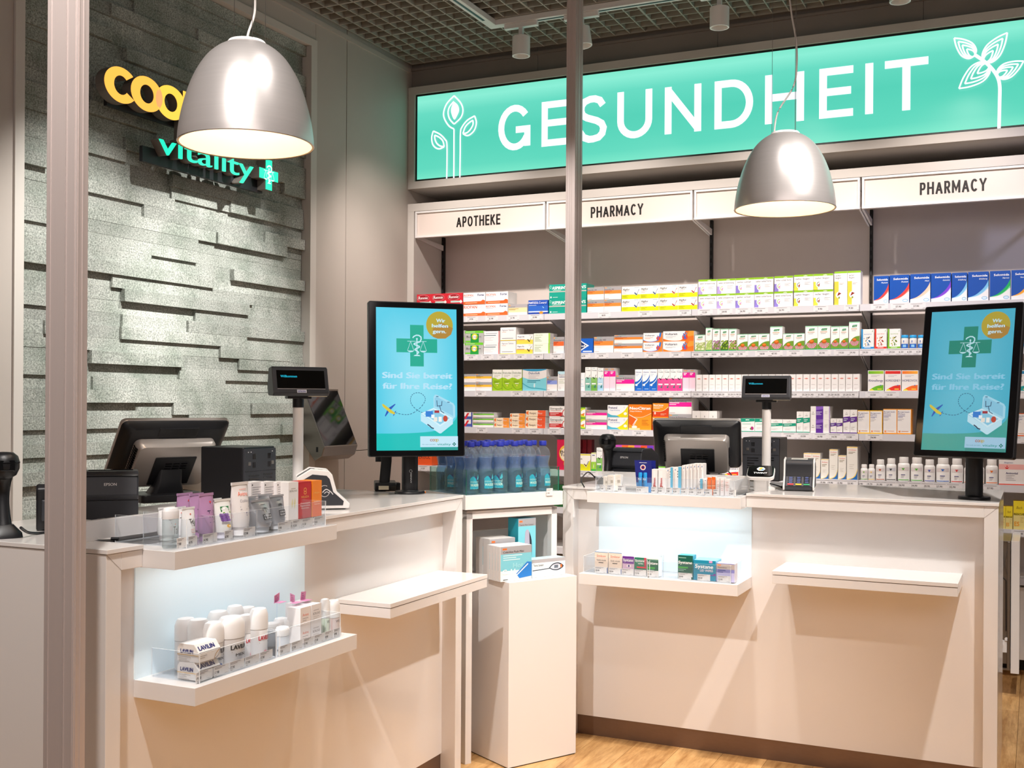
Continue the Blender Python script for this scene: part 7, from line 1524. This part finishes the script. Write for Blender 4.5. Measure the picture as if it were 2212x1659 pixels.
# lower left niche: cream cartons with bevelled tops, roll-ons, sprays, jars
A2 = lambda a: 270 + a / 4.254; B2 = lambda b: 1180 + b / 4.254
def lav(I, big=True): I.rect(0, 0, 1, 1, '#f3eeea'); I.lines(.08, .66, .9, 1, .1, .02, '#5a4a2a')
w0 = xL(411, 1440, -.118); w1 = xL(459, 1440, -.118); wd_ = w1.y - w0.y
for k_ in range(2):
    hz = .047; z0 = ZLL + k_ * (hz + .0006)
    t = thing('cream_carton', 'white cream carton with sloping top and navy lettering, %s of two' % ('lower', 'upper')[k_], 'box', (LCX + .116, LCY + .2085, z0), PI / 2, 'cream cartons with sloping tops')
    D_ = .072; m = MB(); m.prism([(0, 0), (D_, 0), (D_, hz * .72), (D_ - .008, hz), (.016, hz), (0, hz * .56)], 0, 0, wd_, '#f1ece8'); m.build('box_body', INK, t, bevel=.0008)
    I = Ink(wd_, hz * .56); I.rect(0, .93, 1, 1, '#5a4322'); I.lines(.06, .6, .4, 2, .2, .05, '#a59a90'); I.stroke(spl([(.7, .02), (.78, .5), (1, 1)], 4), .02, '#c08a3a'); I.stroke(spl([(.72, .02), (.9, .3), (.99, .95)], 4), .015, '#2a2a4a'); I.build('front_print', INK, t, (0, -.0002, 0), (1, 0, 0), (0, 0, 1), (0, -1, 0))
    d = Vector((0, .016, hz * .44)); L_ = d.length; d.normalize(); N = Vector((0, -d.z, d.y)); I = Ink(wd_, L_); I.text('LAVILIN', .08, .22, .5, '#23266e', w=.7, bold=.04); I.build('bevel_print', INK, t, Vector((0, 0, hz * .56)) + N * .0009, (1, 0, 0), d, N)
    I = Ink(D_, hz); I.text('LAVILIN', .16, .5, .22, '#23266e', w=.58, bold=.05); I.rect(0, .38, 1, .42, '#e6bf7a'); I.lines(.08, .26, .7, 3, .11, .03, '#b5aaa2'); I.build('side_print', INK, t, (-.0009, D_, 0), (0, -1, 0), (0, 0, 1), (-1, 0, 0))
def lavm(c1, sub, blob):
    def f(I):
        I.text('LAVILIN', .12, .62, .16, c1, w=.76, bold=.05); I.lines(.15, .52, .85, 1, .1, .02, '#8a7a5a'); I.text(sub, .3, .38, .1, c1, w=.4, bold=.02)
        I.ell(.5, .14, .14, .12, blob, 12); I.lines(.8, .4, .95, 4, .08, .03, '#5a5a6a')
    return f
gb = 'deodorants in the left niche'
for a, b, tp, y, lb, ik in ((480, 632, 655, .0, 'white roll-on cap at the rear left corner', None), (600, 752, 665, -.045, 'white roll-on in the second rank behind the cartons', None), (725, 882, 690, -.075, 'roll-on with navy lettering beside the sloping cartons', lavm('#1f2a3a', 'MEN', '#5a78b5')),
                            (780, 932, 590, .0, 'white capped spray at the very back, left', None), (948, 1070, 540, .005, 'white capped spray at the very back, middle', None), (1065, 1186, 552, .005, 'white capped spray at the very back, right', None),
                            (880, 1066, 640, -.085, 'tall oval bottle with black lettering and blue drop', lavm('#15181c', 'MEN', '#5a78b5')), (1062, 1166, 622, -.06, 'roll-on with red lettering', lavm('#d9263f', '', '#f0a0b0')), (1165, 1290, 565, -.085, 'tall oval bottle with red lettering and pink drop', lavm('#d9263f', '', '#f3a5b5'))):
    stick('L', A2(a), A2(b), B2(tp), y, ZLL, lb, ik, .42, '#f3f0ee', '#e9e6e5', gb, .86)
gj = 'jars and bottles at the far niche tray'
for i_, (a, b, tp, y) in enumerate(((1290, 1410, 700, -.03), (1385, 1480, 655, -.02), (1400, 1492, 735, -.085), (1480, 1566, 650, -.05))):
    stick('L', A2(a), A2(b), B2(tp), y, ZLL, 'frosted white cream pot, %s in the far tray' % ('rear left', 'rear right', 'front left', 'front right')[i_], None, .4, '#f6f4f2', '#e6e9ec', gj, .97)
@design('avene_box')
def _(I): I.rect(0, 0, 1, 1, '#f3e6df'); I.text('Avène', .2, .5, .17, '#ef7a5a', w=.58); I.lines(.2, .36, .8, 2, .12, .03, '#b0a5a0')
@design('borlind_box')
def _(I): I.rect(0, 0, 1, 1, '#ece6e4'); I.text('BÖRLIND', .16, .42, .14, '#7a7270', w=.7); I.lines(.2, .66, .8, 1, .1, .03, '#a9a0a0'); I.lines(.2, .3, .8, 2, .1, .02, '#b9b2b2')
CREAM.update({'avene_box': '#f5efec', 'borlind_box': '#f1edec'})
for k_ in range(2):
    hh_ = (xL(660, B2(560), -.085).z - ZLL) / 2
    cartL(A2(1612), A2(1709), B2(560), -.085, ZLL + k_ * (hh_ + .0005), 'avene_box', 'small white carton with orange lettering, %s of two' % ('lower', 'upper')[k_], .05, gj, hh_)
    cartL(A2(1713), A2(1806), B2(530), -.085, ZLL + k_ * (hh_ + .0005), 'borlind_box', 'small white carton with grey lettering, %s of two' % ('lower', 'upper')[k_], .05, gj, hh_)
    cartL(A2(1570), A2(1700), B2(540), -.03, ZLL + k_ * (hh_ + .0005), 'text_back', 'small printed white carton behind, %s of two' % ('lower', 'upper')[k_], .04, gj, hh_)
def we(c):
    def f(I): I.rect(.0, .0, 1, .95, c); I.text('WE', .3, .66, .2, '#3a2a24', w=.4)
    return f
stick('L', A2(1808), A2(1866), B2(480), -.07, ZLL, 'slim white capped bottle with green label', we('#6fae2a'), .55, '#f5f3f1', '#dfe6d0', gj, .95)
stick('L', A2(1868), A2(1952), B2(490), -.075, ZLL, 'white capped bottle with red label at the tray end', we('#d8432a'), .55, '#f5f3f1', '#e9d5ce', gj, .95)
# pink leaflets
for i_, (u, v, rx, tw) in enumerate(((598, 1292, .2, -.25), (632, 1293, -.3, .4), (654, 1288, .05, .1))):
    q = xL(u, v + 8, -.03); t = thing('pink_leaflet', 'folded pink leaflet standing above the far tray, %s' % ordw(i_, 3), 'leaflet', (q.x, q.y, q.z), PI / 2, 'pink leaflets in the left niche')
    M = Matrix.Rotation(tw, 4, 'Y') @ Matrix.Rotation(rx, 4, 'X'); m = MB(M); m.box(-.013, .013, 0, .0005, 0, .026); m.build('upright_flap', PINKP, t)
    MB().box(-.014, .02, -.022, .0, -.0008, 0).build('folded_flap', PINKP, t); R3 = M.to_3x3()
    I = Ink(.026, .026); I.text('SOFORT', .1, .72, .1, '#8a3a6a', w=.4, bold=.02); I.text('TESTEN', .15, .48, .1, '#8a3a6a', w=.5, bold=.02); I.lines(.1, .34, .85, 3, .11, .035, '#b0608f'); I.build('leaflet_print', INK, t, R3 @ Vector((-.013, -.0002, 0)), R3 @ Vector((1, 0, 0)), R3 @ Vector((0, 0, 1)), R3 @ Vector((0, -1, 0)))
    hs_ = q.z - (ZLL + .078); MB().box(-.0012, .0012, -.0012, .0, -hs_, -.0008).build('holder_pin', ACRYL, t) if hs_ > .003 else None

# right top tray: lip care
Q3 = lambda a: 1230 + a / 3.88; V3 = lambda b: 900 + b / 3.88
gl2 = 'lip care on the right counter tray'
@design('glassy')
def _(I): I.rect(0, 0, 1, 1, '#e9dfd2', '#f1ece6'); I.lines(.1, .85, .9, 6, .1, .02, '#c5b8a8'); I.rect(.5, .5, .9, .68, '#b5a898'); I.rect(.1, .2, .4, .3, '#efe6da')
@design('blistex')
def _(I): I.rect(0, 0, 1, 1, '#f1ece9'); I.rect(.25, .45, .6, .93, '#f6f3f1'); I.ell(.5, .2, .3, .1, '#b5452a', 10); I.ell(.5, .2, .18, .05, '#f3e6df', 8)
@design('slim_blue')
def _(I): I.rect(0, 0, 1, 1, '#efeceb'); I.rect(.3, 0, 1, 1, '#5fb4d6'); I.lines(.1, .8, .3, 3, .1, .04, '#3a3a4a')
@design('slim_white')
def _(I): I.rect(0, 0, 1, 1, '#f1ecea'); I.rect(.1, .1, .3, .9, '#d9d2cf'); I.rect(.35, .2, .5, .8, '#c5bdb9'); I.ell(.6, .9, .12, .03, '#4a7ab5', 8); I.rect(.3, .12, .7, .2, '#2f7fc0')
@design('slim_orange')
def _(I): I.rect(0, 0, 1, 1, '#ef6a1c'); I.rect(.15, .2, .5, .8, '#f58a4a'); I.rect(0, .5, 1, .54, '#f8c8a0')
@design('slim_red')
def _(I): I.rect(0, 0, 1, 1, '#f3ebe9'); I.lines(.2, .8, .8, 6, .1, .02, '#d9786a')
for i_, (a, b, tp, y) in enumerate(((283, 322, 500, -.05), (318, 372, 490, -.05), (372, 432, 487, -.03))): cartR(Q3(a), Q3(b), V3(tp), y, ZTR, 'glassy', 'cream coloured blister pack at the near tray end, %s' % ordw(i_, 3), .03, gl2)
for i_, (a, b, tp, y) in enumerate(((690, 742, 440, -.04), (745, 800, 440, -.042))):
    o = cartR(Q3(a), Q3(b), V3(tp), y, ZTR, 'blistex', 'white lip balm pack with red upright lettering, %s' % ('left one', 'right one')[i_], .03, gl2)
    w_ = abs(o.dimensions.x); g_ = Ink(1, 1); g_.text('Blistex', 0, 0, .010, '#d0282a', w=.036, bold=.03); g_.build('upright_lettering', INK, o, (o.data.vertices[2].co.x * .62, -.0009, .028), (0, 0, 1), (-1, 0, 0), (0, -1, 0))
for i_, (a, b, tp, y, ky, lb) in enumerate(((806, 840, 432, -.03, 'slim_white', 'slim white lip pack left of the pale blue ones'), (838, 868, 424, -.035, 'slim_blue', 'slim white and blue lip pack'), (868, 902, 424, -.035, 'slim_white', 'slim white lip pack between two blue ones'), (900, 940, 420, -.035, 'slim_blue', 'wider white and blue lip pack'))): cartR(Q3(a), Q3(b), V3(tp), y, ZTR, ky, lb, .04, gl2)
for i_ in range(6):
    a = 942 + i_ * 30.5; cartR(Q3(a), Q3(a + 29), V3(408 - min(i_, 3) * 5), -.035 + i_ * .001, ZTR, 'slim_white', 'tall slim white lip pack, %s in the dense row' % ordw(i_, 6), .05, gl2)
for a, b, tp, ky, lb in ((1086, 1118, 520, 'slim_blue', 'short blue dotted lip pack'), (1120, 1154, 522, 'slim_white', 'short white lip pack beside the orange ones'), (1156, 1190, 508, 'slim_orange', 'orange lip balm pack, left one'), (1191, 1226, 505, 'slim_orange', 'orange lip balm pack, right one'), (1228, 1262, 512, 'slim_red', 'short white and red lip pack, left one'), (1264, 1298, 512, 'slim_red', 'short white and red lip pack, right one'), (1300, 1344, 525, 'slim_red', 'translucent lip pack at the row end')): cartR(Q3(a), Q3(b), V3(tp), -.066, ZTR, ky, lb, .035, gl2)
# blue blister cards
for k_, (y, du) in enumerate(((-.045, 0), (-.005, 9))):
    a, b = xR(Q3(545) + du, V3(365), y), xR(Q3(690) + du, V3(365), y); w_ = b.x - a.x; h_ = a.z - ZTR
    t = thing('blister_card', 'blue blister card with two lip sticks, %s' % ('front one', 'rear one')[k_], 'blister pack', (a.x, RCY + y, ZTR), 0, 'blue blister cards'); L0 = .12
    M = Matrix.Rotation(-.16, 4, 'Y') if False else Matrix.Identity(4)
    MB().prism([(0, h_), (.16 * w_, 0), (w_ * 1.0, 0), (w_ * .98, h_)], 1, 0, .0012).build('card', mat('deep_blue_card', '#22297e', .3) if 'deep_blue_card' not in MATS else MATS['deep_blue_card'], t)
    I = Ink(w_, h_); I.poly([(.16, 0), (1, 0), (.995, .3), (.11, .3)], '#4f93cf'); I.ring(.5, .78, .16, .09, .05, '#f1e6e3', 20); I.ring(.5, .78, .11, .06, .04, '#b5353f', 18); I.rect(.28, .92, .72, .935, '#d9dcea'); I.build('card_print', INK, t, (0, -.0002, 0), (1, 0, 0), (0, 0, 1), (0, -1, 0))
    for j in range(2):
        xx = w_ * (.38 + j * .28); lm = MB(); lm.lathe([(.006, .006), (.0085, .01), (.0085, h_ * .58), (.007, h_ * .62)], 14, xx, -.007, col='#1f8fd0'); sk = lm.build('lip_stick', INK, t, smooth=True)
        I = Ink(.014, .02); I.text('PL3', .02, .3, .4, '#e9f4fb', w=.9, bold=.03); I.build('stick_print', INK, sk, (xx - .007, -.0158, h_ * .34), (1, 0, 0), (0, 0, 1), (0, -1, 0))
# right lower niche: eye drops
Q4 = lambda a: 1240 + a / 5.53; V4 = lambda b: 1150 + b / 5.53
@design('tears')
def _(I): I.rect(0, 0, 1, 1, '#efdccb'); I.rect(0, .96, 1, 1, '#7fa8d0'); I.text('Similasan', .14, .74, .12, '#c9503a', w=.7, shear=.2); I.text('TEARS AGAIN', .14, .56, .07, '#4a4038', w=.72, bold=.01); I.lines(.3, .46, .7, 1, .1, .04, '#6a6058'); I.poly([(.8, 0), (1, 0), (1, .3), (.92, .2)], '#2a5fae')
def sys(t2, c, c2):
    def f(I): I.rect(0, 0, 1, 1, c); I.rect(0, 0, 1, .34, '#e3d6d2') if t2 == 'eye' else I.rect(0, .3, 1, .38, c2); I.text('Systane', .06, .68, .15, '#f6f4f3', w=.86, bold=.03)
    return f
@design('sys_violet')
def _(I): I.rect(0, 0, 1, 1, '#6a2c8f'); I.rect(0, .3, 1, .6, '#d9b8d0', '#8a4fa8'); I.text('Systane', .06, .72, .15, '#f6f4f3', w=.86, bold=.03); I.ell(.55, .48, .2, .08, '#f3ecea', 14); I.ell(.55, .48, .08, .07, '#5a4a8a', 12); I.rect(0, 0, 1, .3, '#e6dcd8')
@design('sys_green_red')
def _(I): I.rect(0, 0, 1, 1, '#1f7a5c'); I.poly([(.8, 1), (1, 1), (1, .4), (.84, .4)], '#c2344f'); I.text('Systane', .06, .76, .13, '#f6f4f3', w=.78, bold=.03); I.text('ULTRA', .3, .62, .08, '#f6f4f3', w=.45, bold=.03); I.rect(.2, .42, 1, .5, '#d93a4a')
@design('sys_green')
def _(I): I.rect(0, 0, 1, 1, '#17694f'); I.rect(0, .93, 1, 1, '#d9e6e0'); I.text('Systane', .04, .66, .16, '#f6f4f3', w=.9, bold=.03); I.rect(.04, .42, .7, .52, '#3fae4a'); I.lines(.08, .34, .7, 2, .08, .03, '#9fd0b5')
@design('sys_tall')
def _(I): I.rect(0, 0, 1, 1, '#0f5f50', '#12705a'); I.text('Systane', .04, .64, .13, '#f6f4f3', w=.9, bold=.03); I.lines(.06, .88, .6, 1, .1, .03, '#9fd0c0'); I.rect(.03, .45, .68, .52, '#3fae4a'); I.poly([(.88, .1), (.94, .3), (.98, .1)], '#f3ecea'); I.lines(.06, .4, .6, 2, .06, .02, '#9fd0c0')
@design('lid')
def _(I): I.rect(0, 0, 1, 1, '#138fb0'); I.text('Systane', .08, .6, .2, '#f6f4f3', w=.8, bold=.03); I.text('LID WIPES', .3, .44, .12, '#f3e6f0', w=.58, bold=.02); I.rect(.7, .88, .85, 1, '#d9a0d0'); I.rect(.74, .26, 1, .36, '#7a3a9a'); I.rect(.4, .3, .9, .4, '#138fb0')
@design('grey_violet')
def _(I): I.rect(0, 0, 1, 1, '#8f8fd0'); I.rect(0, 0, 1, .5, '#c3c0e6', '#8083c8'); I.rect(0, .68, 1, .96, '#bdb2ae'); I.rect(.05, .86, .25, .93, '#f2802a'); I.text('Bepanthen', .08, .74, .08, '#3a3438', w=.5); I.lines(.08, .6, .55, 2, .1, .04, '#3a4a9a')
CREAM.update({'tears': '#f3ebe4', 'sys_violet': '#efeaf0', 'sys_green_red': '#eef0ee', 'sys_green': '#eef0ee', 'sys_tall': '#1f9fb8', 'lid': '#7fc8e6', 'grey_violet': '#e6e4ee'})
ge = 'eye care cartons in the right niche'
for a, b, tp, y, ky, lb in ((247, 406, 230, -.1565, 'tears', 'beige carton with red script, left one'), (411, 574, 240, -.1565, 'tears', 'beige carton with red script, right one'), (579, 719, 285, -.1565, 'sys_violet', 'violet eye drop carton with an eye'), (722, 866, 300, -.1565, 'sys_green_red', 'green eye drop carton with red corner'), (869, 1010, 310, -.1565, 'sys_green', 'green eye drop carton with white lid'),
                        (1240, 1422, 275, -.1565, 'sys_tall', 'taller dark green eye care carton'), (1426, 1695, 335, -.1565, 'lid', 'wide turquoise lid wipes carton'), (1699, 1920, 372, -.1565, 'grey_violet', 'grey and lavender eye carton')):
    cartR(Q4(a), Q4(b), V4(tp), y, ZRL, ky, lb, .05 if ky != 'lid' else .09, ge)
for i_, (a, b, tp) in enumerate(((262, 406, 238), (411, 574, 248))): cartR(Q4(a), Q4(b), V4(tp) - 3, -.1, ZRL, 'tears', 'beige carton behind the front one, %s' % ('left', 'right')[i_], .05, ge)

# ============================================================ OPEN PULL-OUT AT THE RIGHT
yn, yfz = 6.29, 6.98
xa, xb = onY(2157, 1175, yn).x, onY(2183, 1175, yn).x; xc, xd = onY(2184.5, 1175, yn).x, onY(2203, 1175, yn).x
t = thing('pull_out_unit', 'open steel pull-out beside the right counter end', 'drawer', (xa, yn, 0)); zt_, zb_ = .80, .14
Pz = lambda mb, n_, m_, **k: mb.build(n_, m_, t, world=True, **k)
Pz(MB().box(xa, xb, yn + .012, yn + .4, zb_ + .03, zt_), 'steel_case', STEEL)
Pz(MB().box(xa, xb, yn, yn + .4, zt_, zt_ + .004), 'top_plate', STEEL, bevel=.001)
for a in (xa, xb - .014): Pz(MB().box(a, a + .014, yn - .006, yn + .012, zb_, zt_), 'rail', STEEL, bevel=.002)
xm = (xa + xb) / 2
for sgn in (-1, 1):
    m = MB(); m.tube([(xm - .016 * sgn, yn + .002, zt_ - .03), (xm + .012 * sgn, yn + .002, zt_ - .17)], .0025, 6); Pz(m, 'scissor_arm', STEEL)
m = MB(); m.tube([(xm - .008, yn, zt_ - .185), (xm + .008, yn, zt_ - .2), (xm + .01, yn, zb_ + .2)], .0025, 6); Pz(m, 'rod', BLACK)
for z_r in (.30, .27): 
    m = MB(Matrix.Translation((xm + (z_r - .285) * .8, yn, z_r)) @ Matrix.Rotation(PI / 2, 4, 'X')); m.lathe([(.009, 0), (.009, .006)], 16); Pz(m, 'roller', SHELFM)
Pz(MB().box(xa + .014, xb - .014, yn, yn + .012, zb_ + .09, zb_ + .15), 'cross_plate', SHELFM); Pz(MB().box(xa, xb, yn - .004, yn + .012, zb_, zb_ + .008), 'foot_plate', STEEL)
t2 = thing('drawer_front', 'white side board of the open pull-out', 'board', (xc, yn, .125)); MB().box(xc, xd, yn, yn + .44, .125, .805).build('board', LACQ, t2, world=True, bevel=.001)
import collections
dups = [k for k, v in collections.Counter(ALL).items() if v > 1]
